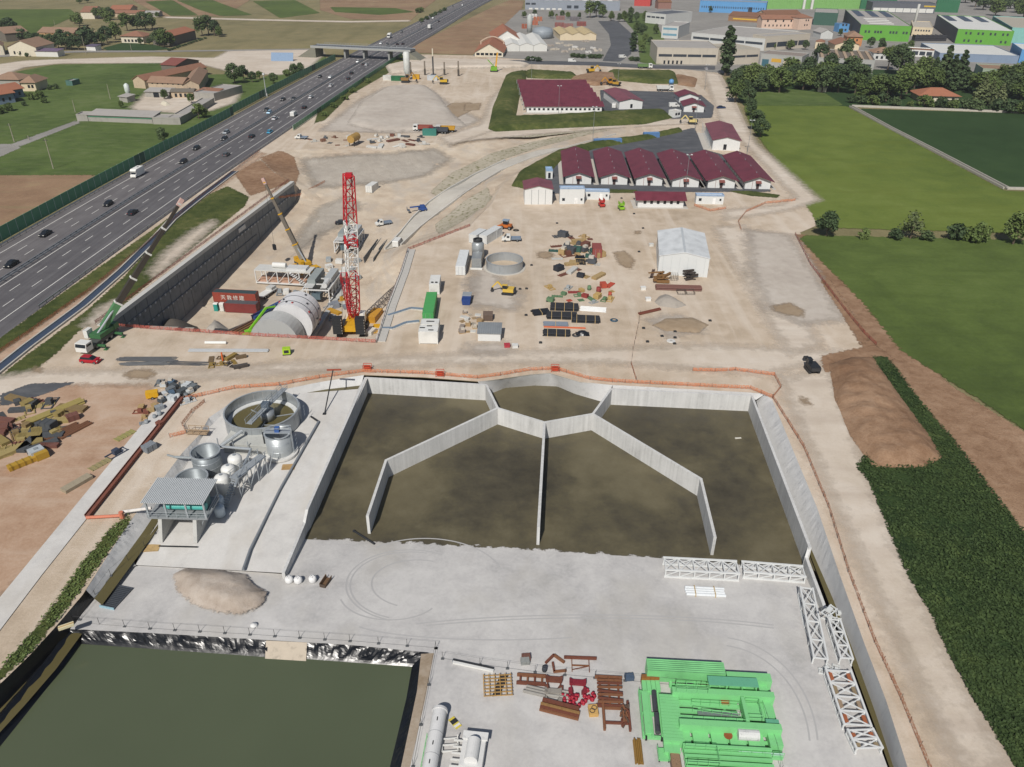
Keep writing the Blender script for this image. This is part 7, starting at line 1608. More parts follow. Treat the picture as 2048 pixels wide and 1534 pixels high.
pipe_stack('untidy bundle of grey reinforcing bars', 240, 722, R(-2), 11, 14, 2, .06, '55575a', 0, name='bar_bundle', cat='bar bundle'); pipe_stack('second bundle of grey reinforcing bars beside the first', 246, 732, R(3), 9, 12, 2, .06, '5f6163', 0, name='bar_bundle', cat='bar bundle'); pipe_stack('flat bundle of dark bars ending near the orange post', 330, 730, R(-2), 8.5, 14, 1, .06, '4a4c4f', 0, name='bar_bundle', cat='bar bundle')
scatter(((418, 716), (484, 740)), 10, ['plank_stack', 'formwork_panel', 'steel_skid'], [('6b5a44', 'brown'), ('4a4440', 'dark'), ('8a7440', 'ochre')], 'beside the reinforcing bars', 'beside the reinforcing bars', (.7, 1.1))
t = yard('marker_post', 'orange marker post among the timber beside the bars', 'post', 446, 722, 0); MB().tube((0, 0, 0), (0, 0, 2.0), .18, 8).build('post', plain('d0642e', .6), t); MB().box(-.3, .3, -.3, .3, 0, .1).build('foot', cblk, t)
for px, py, lab in ((880, 752, 'red framed pump stand on the basin rim behind the back wall'), (1110, 742, 'orange framed pump stand behind the inlet slope'), (735, 740, 'orange water tank stand beside the basin corner')):
    t = yard('pump_stand', lab, 'pump stand', px, py, 0); m = plain('b5482f', .6); b = MB()
    for x in (-.8, .8):
        for y in (-.5, .5): b.beam((x, y, 0), (x, y, 1.3), .1)
    b.beam((-.8, -.5, 1.3), (.8, -.5, 1.3), .1).beam((-.8, .5, 1.3), (.8, .5, 1.3), .1).beam((-.8, -.5, .7), (.8, -.5, .7), .1); b.build('frame', m, t); MB().box(-.6, .6, -.4, .4, .2, 1.0).build('pump', m, t)
t = yard('pipe_jib', 'thin dark pipe jib with rust red arm standing on the deck', 'jib', 649, 828, 0); q = G(666, 740, 4.5) - t.location; MB().tube((0, 0, 0), q, .12, 6).build('pipe', cblk, t); MB().beam(q + Vector((-1.2, 0, 0)), q + Vector((1.6, 0, .1)), .25).build('arm', plain('9a4a34', .7), t); MB().box(-.3, .3, -.3, .3, 0, .15).build('foot', cblk, t)
# upper yard: silo, rigs, tipper trucks
t = yard('cement_silo', 'tall white cement silo with mixer at its foot', 'silo', 815, 160, 0); MB().lathe([(.3, 2.5), (1.9, 5), (1.9, 15), (1.2, 15.8), (0, 15.9)], 18).build('shell', plain('c9ccc8', .5), t, True)
for a in range(4): MB().beam((1.7 * math.cos(a * 1.57 + .78), 1.7 * math.sin(a * 1.57 + .78), 0), (1.7 * math.cos(a * 1.57 + .78), 1.7 * math.sin(a * 1.57 + .78), 5.5), .2).build('leg', galv, t)
for px, py, c, L, lab in ((767, 160, 'cfcfca', 5, 'white container left of the cement silo'), (783, 161, '2f6a48', 8, 'dark green container left of the cement silo'), (826, 158, 'c99a2a', 4, 'small orange container right of the cement silo'), (855, 160, 'b9bec2', 6, 'white mixing plant cabin with grey roof')): container(lab, D(px, py), R(-2), L, c)
for px, py, ty, lab in ((867, 158, 97, 'tall drilling rig mast with pale tip in the upper yard'),):
    t = yard('drilling_rig', lab, 'drilling rig', px, py, 0); h = hpx(t.location, ty); MB().box(-1.5, 1.5, -3, 3, .3, 2.6).build('carrier', plain('6b6f72', .6), t); b = MB().beam((0, 0, 2), (0, 0, h * .75), .8); b.build('mast', darkst, t); MB().beam((0, 0, h * .75), (0, 0, h), .6).build('mast_tip', plain('c9c2b0', .6), t)
    for y in (-1.3, 1.3): MB().box(-1.8, 1.8, y - .4, y + .4, 0, .8).build('track', cblk, t)
t = yard('piling_rig', 'green and yellow piling rig with orange mast beside the upper track', 'piling rig', 988, 143, 0); h = hpx(t.location, 105); MB().box(-2, 2, -2.2, 2.2, .8, 3).build('body', plain('6aa02e', .5), t); MB().beam((1, 0, 2), (2.2, 0, h), .9).build('mast', plain('cf9a2c', .5), t); MB().beam((0, 0, 3), (-4, 0, 7), .5).build('stay', plain('6aa02e', .5), t); MB().tube((-1, 1, 3), (2, 0, h * .7), .15, 6).build('hydraulic_ram', galv, t)
for y in (-1.6, 1.6): MB().box(-2.4, 2.4, y - .4, y + .4, 0, .9).build('track', cblk, t)
for px, ty, by in ((822, 124, 152), (850, 122, 150), (889, 124, 150), (917, 122, 152)):
    t = yard('anchor_pile', 'slim dark steel pile standing against the upper earth face', 'pile', px, by, 0, 'steel piles against the upper earth face'); h = hpx(t.location, ty); MB().tube((0, 0, 0), (0, 0, h), .45, 8).build('pile', plain('7d7468', .8), t); MB().tube((0, 0, 0), (0, 0, h * .45), .6, 8).build('sleeve', plain('4f4a44', .8), t)
o = heap('earth_face', [(770, 132), (830, 119), (1010, 122), (1060, 128), (1050, 136), (900, 138), (780, 150)], m_pale, 1.6, .4, cell=1.6, w=1.6); o['kind'] = 'structure'
for i, (px, py, rz, wc, bc, lab) in enumerate(((845, 262, 178, 'd6d6d2', '8a4a40', 'white cabbed tipper truck with rust red body on the gravel plateau'), (890, 264, 178, 'c9c9c5', 'b58a2c', 'tipper truck with yellow body beside the dark one'), (876, 267, 178, '7a2a2c', '3f444c', 'tipper truck with dark grey body and red cab'), (1330, 182, 0, 'dcdcd8', 'c9c9c4', 'white tipper truck parked in the upper camp'), (1290, 137, 0, 'd6d8d4', '5d7a4a', 'green bodied tipper truck on the access road'))):
    t = make_tipper(plain(wc, .45), plain(bc, .6)); t.location = D(px, py); t.rotation_euler = (0, 0, R(rz)); t['label'] = lab
    if i >= 3: t.scale = (1.1, 1.1, 1.1)
t = container('teal container beside the parked tipper trucks', D(846, 270), R(-3), 6, '3f7f74')
t = thing('mixer_truck', 'light blue concrete mixer truck beside the white tipper', 'truck', D(1342, 172), R(80)); MB().box(-4, 4, -.45, .45, .8, 1.1).build('chassis', darkst, t); cab(t, 2.2, 4.4, plain('6f9fcc', .45)); b = MB().lathe([(0, -2.8), (.8, -2.8), (1.5, -.8), (1.5, .8), (.8, 2.4), (0, 2.4)], 18); b.xf(Matrix.Translation((-.8, 0, 2.5)) @ Matrix.Rotation(R(-78), 4, 'Y')).build('drum', plain('5f92c4', .45), t, True); wheels(t, (-3, -1.6, 2.8), 1.2, .5, .3)
t = yard('fuel_tank', 'big tan cylindrical tank on legs above the grey bank', 'tank', 709, 290, R(75)); MB().tube((-3.2, 0, 3.0), (3.2, 0, 3.0), 1.6, 18).build('vessel', plain('a5854a', .55), t)
for x in (-2.4, 2.4):
    for y in (-1, 1): MB().beam((x, y, 0), (x, y, 2.2), .25).build('leg', darkst, t)
vehicle('flatbed', lambda: make_flatbed(white), D(603, 278), R(170), 'white flatbed truck parked above the brown slope')
scatter(((620, 275), (700, 296)), 10, ['plank_stack', 'steel_skid', 'crate', 'pallet'], [('b9b9b4', 'pale'), ('7a5a4a', 'brown'), ('5a5f64', 'grey')], 'on the shelf above the grey bank', 'on the shelf above the grey bank', (1.2, 2.0))
scatter(((740, 272), (850, 296)), 20, ['plank_stack', 'steel_skid', 'crate', 'loaded_pallet', 'formwork_panel'], [('c6c6c2', 'white'), ('6a4438', 'rust'), ('4a4d52', 'grey')], 'in the goods row below the parked tippers', 'in the goods row below the tippers', (1.2, 2.0))
for px, py, k, rz, lab in ((1228, 215, 'van', 80, 'white van parked beside the mid sized maroon roofed hall'), (1348, 214, 'van', 5, 'white van parked beside the small maroon huts'), (1245, 116, 'van', 20, 'white van parked at the corner of the avenue'), (1144, 124, 'van', 0, 'white box van on the access road by the hedge')): vehicle(k, make_van, D(px, py), R(rz), lab)
for px, py, k, c, rz, lab in ((1442, 217, 'sedan', '2a3a5c', 10, 'dark blue car parked under the roadside tree'), (1412, 139, 'hatch', 'b9bcc0', 90, 'silver hatchback at the end of the access road'), (1308, 113, 'hatch', 'd3d5d6', 80, 'white hatchback beside the long beige factory'), (1309, 118, 'hatch', 'c2c5c8', 85, 'pale grey hatchback beside the long beige factory'), (1536, 136, 'hatch', 'd0d2d4', 0, 'white hatchback before the low workshop'), (1560, 137, 'sedan', 'c9ccd0', 10, 'silver saloon before the low workshop'), (1352, 82, 'estate', 'd8d8d6', 0, 'white estate car on the roof level yard behind the beige factory')): vehicle(k, lambda k=k: make_car(k), D(px, py), R(rz), lab, None, plain(c, .25, .1, .05))
for px, py, c, lab in ((1203, 413, 'b5382f', 'red scissor lift before the white site cabins'), (1242, 419, '86b52e', 'lime green telehandler before the white site cabins')):
    t = yard('access_lift', lab, 'lift', px, py, R(100)); m = plain(c, .5); MB().box(-1.3, 1.3, -.8, .8, .4, 1.1).build('chassis', m, t); wheels(t, (-.8, .8), .85, .4, .25); MB().box(-1.2, 1.2, -.75, .75, 1.6, 1.75).box(-1.2, 1.2, -.75, -.7, 1.75, 2.7).box(-1.2, 1.2, .7, .75, 1.75, 2.7).build('platform', m, t); b = MB().beam((-1, 0, 1.1), (1, 0, 1.6), .15).beam((1, 0, 1.1), (-1, 0, 1.6), .15); b.build('scissor', darkst, t)
for px, py, w, d, lab in ((1302, 274, 7, 3, 'stack of blue site fencing on the dark yard'), (1215, 287, 12, 3, 'long stack of blue grey panels on the dark yard edge')):
    t = yard('panel_stack', lab, 'panel stack', px, py, R(8))
    for k in range(6): MB().box(-w / 2, w / 2, -d / 2 + k * .1, d / 2 - k * .1, k * .35 + .05, k * .35 + .3).build('panel', plain('5f86b5', .6, 0, .25), t)
# irrigation channels between the fields
for lab, pl in (('narrow concrete irrigation channel between light and dark field', [(1702, 214), (1780, 257), (1862, 299), (1940, 340), (2012, 378)]), ('concrete irrigation channel along the wooded belt', [(1704, 213), (1860, 219), (2048, 226), (2200, 232)])):
    g0 = G(*pl[0]); t = thing('irrigation_channel', lab, 'channel', g0)
    for p, q in zip(pl[:-1], pl[1:]):
        u, v = G(*p) - g0, G(*q) - g0; s_ = Vector(((v - u).y, -(v - u).x, 0)).normalized()
        for sg in (-1, 1): MB().beam(u + s_ * sg * .9 + Vector((0, 0, .35)), v + s_ * sg * .9 + Vector((0, 0, .35)), .4, .8).build('side', plain('b0aba0', .9, 0, .3), t)
        MB().beam(u + Vector((0, 0, .12)), v + Vector((0, 0, .12)), 1.3, .1).build('bed', plain('6f6e62', .7), t)
t = thing('irrigation_channel', 'short concrete irrigation channel at the field corner', 'channel', G(2012, 378)); q = G(2300, 384) - t.location; MB().beam((0, 0, .3), q + Vector((0, 0, .3)), 1.6, .6).build('side', plain('b0aba0', .9, 0, .3), t)
# left storage yard and concrete strip
strip_pts = [G(x, y) for x, y in ((365, 797), (325, 800), (37, 1151), (-110, 1330), (-260, 1500), (-150, 1500), (0, 1262), (84, 1151))]
o = flat_poly('concrete_strip', [Vector((p.x, p.y, .12)) for p in strip_pts], M_slab, bvh=False)
t = thing('rail_channel', 'rusty steel channel lying along the concrete strip', 'channel', G(366, 797)); q = G(176, 1036) - t.location; MB().beam((0, 0, .25), q + Vector((0, 0, .25)), .8, .35).build('channel', plain('7a4a3c', .8, 0, .3), t); s_ = Vector((q.y, -q.x, 0)).normalized()
for sg in (-1, 1): MB().beam(s_ * sg * .4 + Vector((0, 0, .5)), q + s_ * sg * .4 + Vector((0, 0, .5)), .1, .3).build('flange', plain('6b4034', .8, 0, .3), t)
t = thing('pipeline', 'salmon and white pipe running from the channel to the press building', 'pipe', G(174, 1039)); b = MB().tube((0, 0, .4), G(245, 1036) - t.location + Vector((0, 0, .5)), .25, 8); b.build('pipe', plain('c2785f', .6), t); MB().tube(G(245, 1032) - t.location + Vector((0, 0, .8)), G(306, 1028) - t.location + Vector((0, 0, 1.2)), .25, 8).build('white_pipe', plain('d3cfca', .6), t)
MB().tube(G(245, 1036) - t.location, G(245, 1036) - t.location + Vector((0, 0, 1.2)), .35, 8).build('valve', plain('c2785f', .6), t)
TM = [('8a7a4a', 'yellowish'), ('7d6a48', 'brown'), ('9a8a5a', 'pale'), ('6f4a40', 'rust red'), ('4a4d50', 'dark grey')]
scatter(((4, 800), (150, 875)), 34, ['plank_stack', 'formwork_panel', 'crate', 'steel_skid'], TM, 'in the timber yard left of the concrete strip', 'in the timber yard', (1.0, 1.9))
scatter(((0, 862), (110, 905)), 14, ['plank_stack', 'formwork_panel'], TM, 'at the near end of the timber yard', 'at the near end of the timber yard', (1.0, 1.9))
pipe_stack('stack of long yellow timber beams in the timber yard', 62, 852, R(52), 10, 5, 2, .22, '9a8c55', 0, name='beam_stack', cat='beam stack'); pipe_stack('rust brown beams lying apart in the ochre yard', 96, 884, R(55), 6, 4, 1, .25, '6b4a36', 0, name='beam_stack', cat='beam stack'); pipe_stack('second pair of rust beams lying in the ochre yard', 122, 880, R(60), 6, 3, 1, .25, '6f4d38', 0, name='beam_stack', cat='beam stack')
t = yard('formwork_beam', 'mustard yellow steel formwork girder on the ochre earth', 'girder', 18, 942, R(48)); b = MB().box(0, 4.5, -.6, .6, .1, .9); b.build('girder', plain('a8862e', .6, 0, .2), t); MB().box(4.2, 6.2, -.9, .9, .1, 1.3).build('head', plain('a8862e', .6, 0, .2), t)
for k in range(4): MB().box(.4 + k, .55 + k, -.68, .68, .1, .95).build('rib', plain('8f7228', .6), t)
t = yard('water_tank', 'small grey metal box tank on the ochre earth', 'tank', 76, 912, R(50)); MB().box(-1.1, 1.1, -.9, .9, .1, 1.5).build('tank', plain('a9b0b4', .5), t); MB().box(-.3, .3, -.3, .3, 1.5, 1.65).build('lid', plain('8e9599', .5), t)
t = yard('compressor', 'yellow compressor beside the rubble at the concrete strip', 'compressor', 306, 796, R(20)); MB().box(-1.1, 1.1, -.7, .7, .4, 1.5).build('housing', plain('cf9f22', .5), t); wheels(t, (0,), .75, .3, .2); MB().beam((1.1, 0, .5), (2.1, 0, .4), .1).build('drawbar', darkst, t)
scatter(((318, 766), (386, 806)), 20, ['crate', 'steel_skid', 'loaded_pallet', 'drum'], [('6a7074', 'grey'), ('b9bec0', 'pale grey'), ('4a5054', 'dark grey'), ('4f6478', 'blue grey')], 'in the rubble at the head of the concrete strip', 'at the head of the concrete strip', (.8, 1.3))
scatter(((278, 812), (330, 850)), 12, ['crate', 'pallet', 'steel_skid', 'drum'], [('8a9094', 'grey'), ('7a4a3c', 'rust'), ('a58d63', 'tan')], 'lying along the upper concrete strip', 'along the upper concrete strip', (.8, 1.2))
for px, py, k, c, lab in ((250, 872, 'formwork_panel', '8f8a58', 'yellowish formwork panel beside the concrete strip'), (200, 930, 'formwork_panel', '8f8560', 'pale formwork grid beside the concrete strip'), (155, 970, 'plank_stack', '9a8f7a', 'pale plank rack pointing at the concrete strip'), (234, 908, 'steel_skid', '3a4254', 'dark blue frame beside the concrete strip'), (300, 900, 'crate', '7a8086', 'grey crate on the gravel right of the concrete strip')): good(kd := k, px, py, 1.5, c, lab, None, R(60))
for lab, pl in (('blue grey cable conduit from the channel to the green container', [(776, 632), (800, 624), (822, 617), (846, 619)]), ('blue grey cable conduit from the channel to the tall generator', [(764, 657), (786, 657), (812, 646), (838, 643)])):
    g0 = D(*pl[0]); t = thing('cable_conduit', lab, 'conduit', g0)
    for p, q in zip(pl[:-1], pl[1:]):
        u, v = D(*p) - g0, D(*q) - g0; MB().beam(u + Vector((0, 0, .15)), v + Vector((0, 0, .15)), .7, .3).build('conduit', plain('6f7f8f', .6), t)
        for s_ in (-.6, .6): MB().beam(u + Vector((0, s_, .08)), v + Vector((0, s_, .08)), .4, .15).build('bedding', plain('c4c0b8', .85), t)
scatter(((560, 585), (606, 608)), 6, ['steel_skid', 'crate'], [('cfcfcb', 'white'), ('8e9498', 'grey')], 'on the pit floor between container and shield', 'on the pit floor by the shield', (1.2, 1.8))
scatter(((655, 585), (695, 640)), 8, ['crate', 'steel_skid', 'plank_stack'], [('b9b9b4', 'pale'), ('7d828a', 'grey'), ('b58a2c', 'yellow')], 'on the pit floor beside the red crane', 'on the pit floor by the red crane', (1.1, 1.8))
scatter(((640, 520), (720, 560)), 10, ['crate', 'steel_skid', 'loaded_pallet'], [('d0d0cc', 'white'), ('9aa0a2', 'grey')], 'on the pit floor behind the machine gantry', 'on the pit floor behind the gantry', (1.2, 2.0))

# -- SETTLING BASIN
def cwall_mat():
    t = NT('board_marked_concrete'); p = t.pos(); n = t.noise(p, .25, 4); s = t.noise(t.scale(p, 1.6, 1.6, .06), 1.0, 4, .6); n3 = t.noise(p, 3, 3)
    f = t.math('ADD', t.math('MULTIPLY', n, .35), t.math('ADD', t.math('MULTIPLY', s, .5), t.math('MULTIPLY', n3, .15)))
    t.set(t.ramp(f, [(.32, 'a3a3a1'), (.44, 'bdbdbb'), (.58, 'cbcbc9'), (.72, 'd4d4d2')]), .85, 0, .25); t.bump(n3, .1, .02); return t.m
M_cw = cwall_mat()
bt = thing('settling_basin', 'star shaped concrete walls of the big settling basin', 'basin', G(1089, 845, 0)); bo = bt.location
def wall(name, pts_, th=.45, zb=FZ - .2, lab=None):
    """wall through (px,py,ztop) points, inner face of the given thickness"""
    ps = [G(*p) for p in pts_]
    for a, b_ in zip(ps[:-1], ps[1:]):
        d = (b_ - a); n = Vector((-d.y, d.x, 0)).normalized() * th / 2; e = Vector((d.x, d.y, 0)).normalized() * (th * .3)
        vs = []
        for q, s in ((a - e, -1), (b_ + e, 1)):
            for m in (-1, 1):
                for z in (zb, q.z): vs.append(Vector((q.x + n.x * m, q.y + n.y * m, z)) - bo)
        MB().add(vs, [(0, 1, 3, 2), (4, 6, 7, 5), (0, 4, 5, 1), (2, 3, 7, 6), (1, 5, 7, 3), (0, 2, 6, 4)]).build(name, M_cw, bt)
wall('perimeter_wall', [(731, 755, 0), (614, 1018, 0)]); wall('perimeter_wall', [(613, 1020, .0), (609, 1044, -1.5), (567, 1144, -1.7)])
wall('perimeter_wall', [(733, 755, 0.002), (972, 769, 0)]); wall('partition_wall', [(973, 770, .004), (995, 815, 0)])
wall('partition_wall', [(995, 815.5, .006), (1089, 844, .0)]); wall('partition_wall', [(1089, 844, .008), (1187, 827, 0)]); wall('partition_wall', [(1187, 826, .012), (1222, 778, 0)]); wall('perimeter_wall', [(1222, 777.5, .002), (1503, 790.5, 0)])
wall('perimeter_wall', [(1504, 791, .006), (1620, 1094, 0)]); wall('perimeter_wall', [(1619, 1094, 0), (1613, 1114, -1.5), (1651, 1217, -1.9)])
wall('partition_wall', [(1089, 846, .003), (1077, 1053, 0)]); wall('partition_wall', [(994, 816, .01), (772, 920, 0)]); wall('partition_wall', [(772, 920, .005), (735, 1031, 0)]); wall('partition_wall', [(1187, 828, .016), (1402, 957, 0)]); wall('partition_wall', [(1402, 957, .005), (1430, 1073, 0)])
def at_floor(name, label, cat, px, py, z=FZ, rz=0.0, group=None): return thing(name, label, cat, G(px, py, z), rz, group)
t = at_floor('pipe', 'dark pipe lying across the edge of the wet basin floor', 'pipe', 708, 1063, FZ + .1, ang(G(708, 1063, FZ), G(749, 1089, FZ))); MB().tube((0, 0, .12), ((G(749, 1089, FZ) - G(708, 1063, FZ)).length, 0, .12), .16, 8).build('pipe', cblk, t); MB().tube((-.1, 0, .12), (.15, 0, .12), .22, 8).build('coupling', cblk, t)
t = at_floor('board', 'pale board floating in the right basin chamber', 'board', 1470, 877, FZ + .02, R(8)); MB().box(0, 1.2, -.15, .15, 0, .1).build('board', plain('cfccc2', .7), t); MB().box(.1, .25, -.16, .16, .1, .14).build('cleat', plain('cfccc2', .7), t)

# ---- treatment plant on the deck
M_gal = plain('9da2a5', .38, .4, .22, .8)
t = ring_tank('thickener_tank', 'largest open round steel tank with a scraper bridge', G(528, 846, -.25), 6.6, 3.0, M_gal, floor=M_conc2, fz=.25); 
MB().lathe([(0, .9), (6.0, .9)], 40).build('water', M_ditchw, t); MB().lathe([(6.4, .9), (6.4, 1.15), (5.6, 1.05), (5.6, .9)], 40).build('launder', plain('c3c5c4', .6), t)
br = MB().beam((-.5, -5.8, 3.6), (2.6, 6.6, 3.6), 1.1, .12); br.build('bridge_deck', galv, t); b = MB()
for s in (-.55, .55):
    for z in (4.1, 4.6): b.beam((-.5 + s, -5.8, z), (2.6 + s, 6.6, z), .06)
    for k in range(8): p = Vector((-.5 + s, -5.8, 3.6)).lerp(Vector((2.6 + s, 6.6, 3.6)), k / 7); b.beam(p, p + Vector((0, 0, 1.0)), .06)
b.build('handrail', galv, t); MB().lathe([(0, .9), (1.3, .9), (1.3, 2.8), (0, 2.8)], 20, (.9, 0, 0)).build('feed_well', M_gal, t, True); MB().box(.2, 1.6, -.7, .7, 3.6, 4.4).build('drive_unit', plain('5a6570', .5), t); b = MB()
for a in range(3): b.beam((.9, 0, 1.2), (.9 + 5 * math.cos(a * 2.1 + .4), 5 * math.sin(a * 2.1 + .4), .95), .15)
b.build('rake_arm', galv, t)
def ladder(par, x, y, h, nrm=(1, 0)):
    b = MB(); px_, py_ = -nrm[1], nrm[0]
    for s in (-.25, .25): b.beam((x + px_ * s, y + py_ * s, 0), (x + px_ * s, y + py_ * s, h + 1), .06)
    for k in range(int(h / .4)): b.beam((x - px_ * .25, y - py_ * .25, .3 + k * .4), (x + px_ * .25, y + py_ * .25, .3 + k * .4), .05)
    for k in range(4): b.beam((x + nrm[0] * .7 - px_ * .35, y + nrm[1] * .7 - py_ * .35, 1.5 + k * h / 5), (x + nrm[0] * .7 + px_ * .35, y + nrm[1] * .7 + py_ * .35, 1.5 + k * h / 5), .05)
    b.build('ladder', galv, par)
ladder(t, 6.8, .8, 3.0)
def vat(label, px, py, z, r, h, mat, open_=True, name='tank'):
    t = thing(name, label, 'tank', G(px, py, z))
    if open_:
        MB().lathe([(r, 0), (r, h), (r - .1, h), (r - .1, .3), (0, .3)], 28).build('shell', mat, t, True); MB().lathe([(r - .12, h - .02), (r + .12, h - .02), (r + .12, h + .14), (r - .12, h + .14), (r - .12, h - .02)], 28).build('rim', galv, t); b = MB()
        for k in (1, 2): b.lathe([(r + .01, h * k / 3 - .05), (r + .05, h * k / 3), (r + .01, h * k / 3 + .05)], 28)
        b.build('seam', galv, t)
    else: MB().lathe([(0, 0), (r, 0), (r, h), (r * .85, h + r * .28), (r * .45, h + r * .48), (0, h + r * .52)], 24).build('shell', mat, t, True); MB().lathe([(0, h + r * .5), (.25, h + r * .5), (.25, h + r * .62), (0, h + r * .62)], 10).build('hatch', galv, t)
    return t
t = vat('upright grey tank with platform and ladder in front of the largest tank', 562, 905, -.6, 2.25, 4.2, plain('a9aeb0', .4, .35, .2)); MB().lathe([(0, -.02), (3.0, -.02), (3.0, .35), (2.2, .35)], 28).build('plinth', plain('c9c8c4', .8), t); MB().box(-2.3, 2.3, -.6, .6, 4.35, 4.45).box(-2.3, 2.3, -.62, -.56, 5.3, 5.4).box(-2.3, 2.3, .56, .62, 5.3, 5.4).build('platform', galv, t); MB().box(-.4, .4, -.4, .4, 4.45, 5.3).build('mixer_drive', plain('3f5f9a', .5), t); ladder(t, 2.45, -.4, 4.2); MB().tube((-2.45, -.3, .2), (-2.45, -.3, 4.4), .14, 8).build('riser_pipe', cblk, t)
vat('open grey slurry tank beside the ditch lining', 418, 938, -.7, 2.35, 3.6, plain('7d8488', .45, .3, .25)); vat('open grey slurry tank half under the ribbed roof', 390, 985, -1.0, 2.5, 3.0, plain('747b7f', .45, .3, .25))
for px, py, z, n in ((475, 945, -.7, 'rear'), (462, 966, -.85, 'middle'), (449, 985, -1.0, 'front')): vat('white domed plastic tank, %s one of the row of three' % n, px, py, z, 1.15, 3.0, plain('dcdcd8', .4, 0, .06), False)
for px, py, n in ((440, 1012, 'upper'), (441, 1030, 'lower')): vat('small pale blue dosing tank below the ribbed roof, %s one' % n, px, py, -1.2, .8, 1.6, plain('b5c2cc', .4, 0, .08), False)
t = thing('concrete_chamber', 'flat topped grey concrete chamber between the tanks', 'chamber', G(449, 905, -.6), ang(G(449, 905, -.6), G(524, 911, -.6))); MB().box(0, 8.0, 0, 4.2, -.1, 1.9).build('box', plain('a5a6a2', .85, 0, .15), t); MB().box(-.1, 8.1, -.1, 4.3, 1.9, 2.1).build('cover', plain('b2b3ae', .85, 0, .15), t)
t = thing('steel_stair', 'grey steel frame with walkways along the white domed tanks', 'stair frame', G(478, 992, -1.1), R(66)); b = MB(); 
for x in (0, 2.2, 4.4, 6.6):
    for y in (-.5, .9): b.beam((x, y, 0), (x, y, 4.6), .12)
    b.beam((x, -.5, 3.6), (x, .9, 3.6), .1)
b.build('columns', galv, t); MB().box(-.3, 6.9, -.6, 1.0, 3.6, 3.68).build('walkway', galv, t); b = MB()
for y in (-.6, 1.0):
    for z in (4.2, 4.7): b.beam((-.3, y, z), (6.9, y, z), .06)
for k in range(4): b.beam((k * 2.2, -.5, .2), (k * 2.2 + 2.2, -.5, 3.5), .1)
b.build('handrail', galv, t); b = MB()
for k in range(12): b.box(-3.4 + k * .27, -3.1 + k * .27, -.5, .6, k * .3, k * .3 + .06)
b.build('steps', galv, t)
t = thing('pipe_rack', 'pale pipe rack linking the slurry tanks and the chamber', 'pipe rack', G(440, 912, -.6)); b = MB().tube(G(440, 893, 2.4) - t.location, G(502, 898, 2.4) - t.location, .22, 8).tube(G(502, 898, 2.4) - t.location, G(470, 972, 2.6) - t.location, .2, 8); b.build('pipe', galv, t); MB().tube(G(440, 893, 2.4) - t.location, G(484, 862, 3.0) - t.location, .3, 8).build('launder', plain('a9aeb0', .5), t); b = MB()
for p in ((440, 905), (470, 908), (500, 912)): q = G(*p, -.6) - t.location; b.beam(q, q + Vector((0, 0, 3.0)), .14)
b.build('support', galv, t)
t = thing('outlet_pipe', 'grey pipe crossing the ditch from the slurry tank', 'pipe', G(383, 913, 0)); b = MB().tube(G(335, 910, .3) - t.location, G(350, 914, .9) - t.location, .18, 8).tube(G(350, 914, .9) - t.location, G(392, 916, 1.0) - t.location, .22, 8); b.build('pipe', plain('8e9598', .5), t); MB().tube(G(390, 916, 1.0) - t.location, G(396, 916, 1.0) - t.location, .32, 8).build('flange', galv, t)
# press building
zb, zr = -1.65, 5.3
pc = [G(282, 1004, zr), G(408.5, 1007, zr), G(432, 961, zr), G(300, 956, zr)]; rz_ = ang(pc[0], pc[1]); Wp = (pc[1] - pc[0]).length; Dp = abs((pc[2] - pc[1]).dot(Vector((-math.sin(rz_), math.cos(rz_), 0))))
t = thing('filter_press_building', 'raised filter press house with ribbed pale roof on concrete walls', 'press house', Vector((pc[0].x, pc[0].y, zb)), rz_); H_ = zr - zb
nr = 34
for k in range(nr): MB().box(Wp * k / nr + .02, Wp * (k + 1) / nr - .09, -.3, Dp + .3, H_, H_ + .12).build('roof_sheet', plain('c3c7c8', .5, .1, .1), t)
MB().box(0, Wp - .1, -.2, Dp + .2, H_ - .06, H_ + .04).build('roof_deck', plain('a9adb0', .5, .1, .1), t)
MB().box(.2, Wp - .2, .2, Dp - .2, 3.6, 3.9).build('platform', plain('8f9497', .6, .2, .2), t)
for x in (.4, Wp * .34, Wp * .67, Wp - .4):
    for y in (.3, Dp - .3): MB().box(x - .12, x + .12, y - .12, y + .12, 3.9 if 0.3 < x < Wp else 0, H_).build('column', galv, t)
b = MB()
for z in (4.4, 4.9): b.beam((.2, .15, z), (Wp - .2, .15, z), .06).beam((Wp - .15, .2, z), (Wp - .15, Dp, z), .06)
for k in range(7): b.beam((.2 + k * (Wp - .4) / 6, .15, 3.9), (.2 + k * (Wp - .4) / 6, .15, 4.9), .06)
b.build('handrail', galv, t); MB().tube((Wp * .25, 1.8, 4.9), (Wp * .92, 1.8, 4.9), .55, 14).build('filter_press', plain('4fa8a0', .45), t); MB().box(Wp * .3, Wp * .9, 2.4, 4.0, 4.0, 5.6).build('press_plates', plain('5f7a78', .6), t)
for x0, x1 in ((Wp * .16, Wp * .22), (Wp * .72, Wp * .78)): MB().add([(x0, -.9, 0), (x1, -.9, 0), (x1, Dp - 1, 0), (x0, Dp - 1, 0), (x0, .6, 3.6), (x1, .6, 3.6), (x1, Dp - 1, 3.6), (x0, Dp - 1, 3.6)], [(0, 1, 5, 4), (1, 2, 6, 5), (2, 3, 7, 6), (3, 0, 4, 7), (4, 5, 6, 7)]).build('bay_wall', plain('b0b0ac', .85, 0, .15), t)
MB().box(Wp * .22, Wp * .72, Dp - 1.6, Dp - 1.1, 0, 3.6).build('back_wall', plain('b0b0ac', .85, 0, .15), t); MB().box(Wp * .2, Wp * .82, -1.9, -1.7, 0, .12).build('sill', cblk, t)
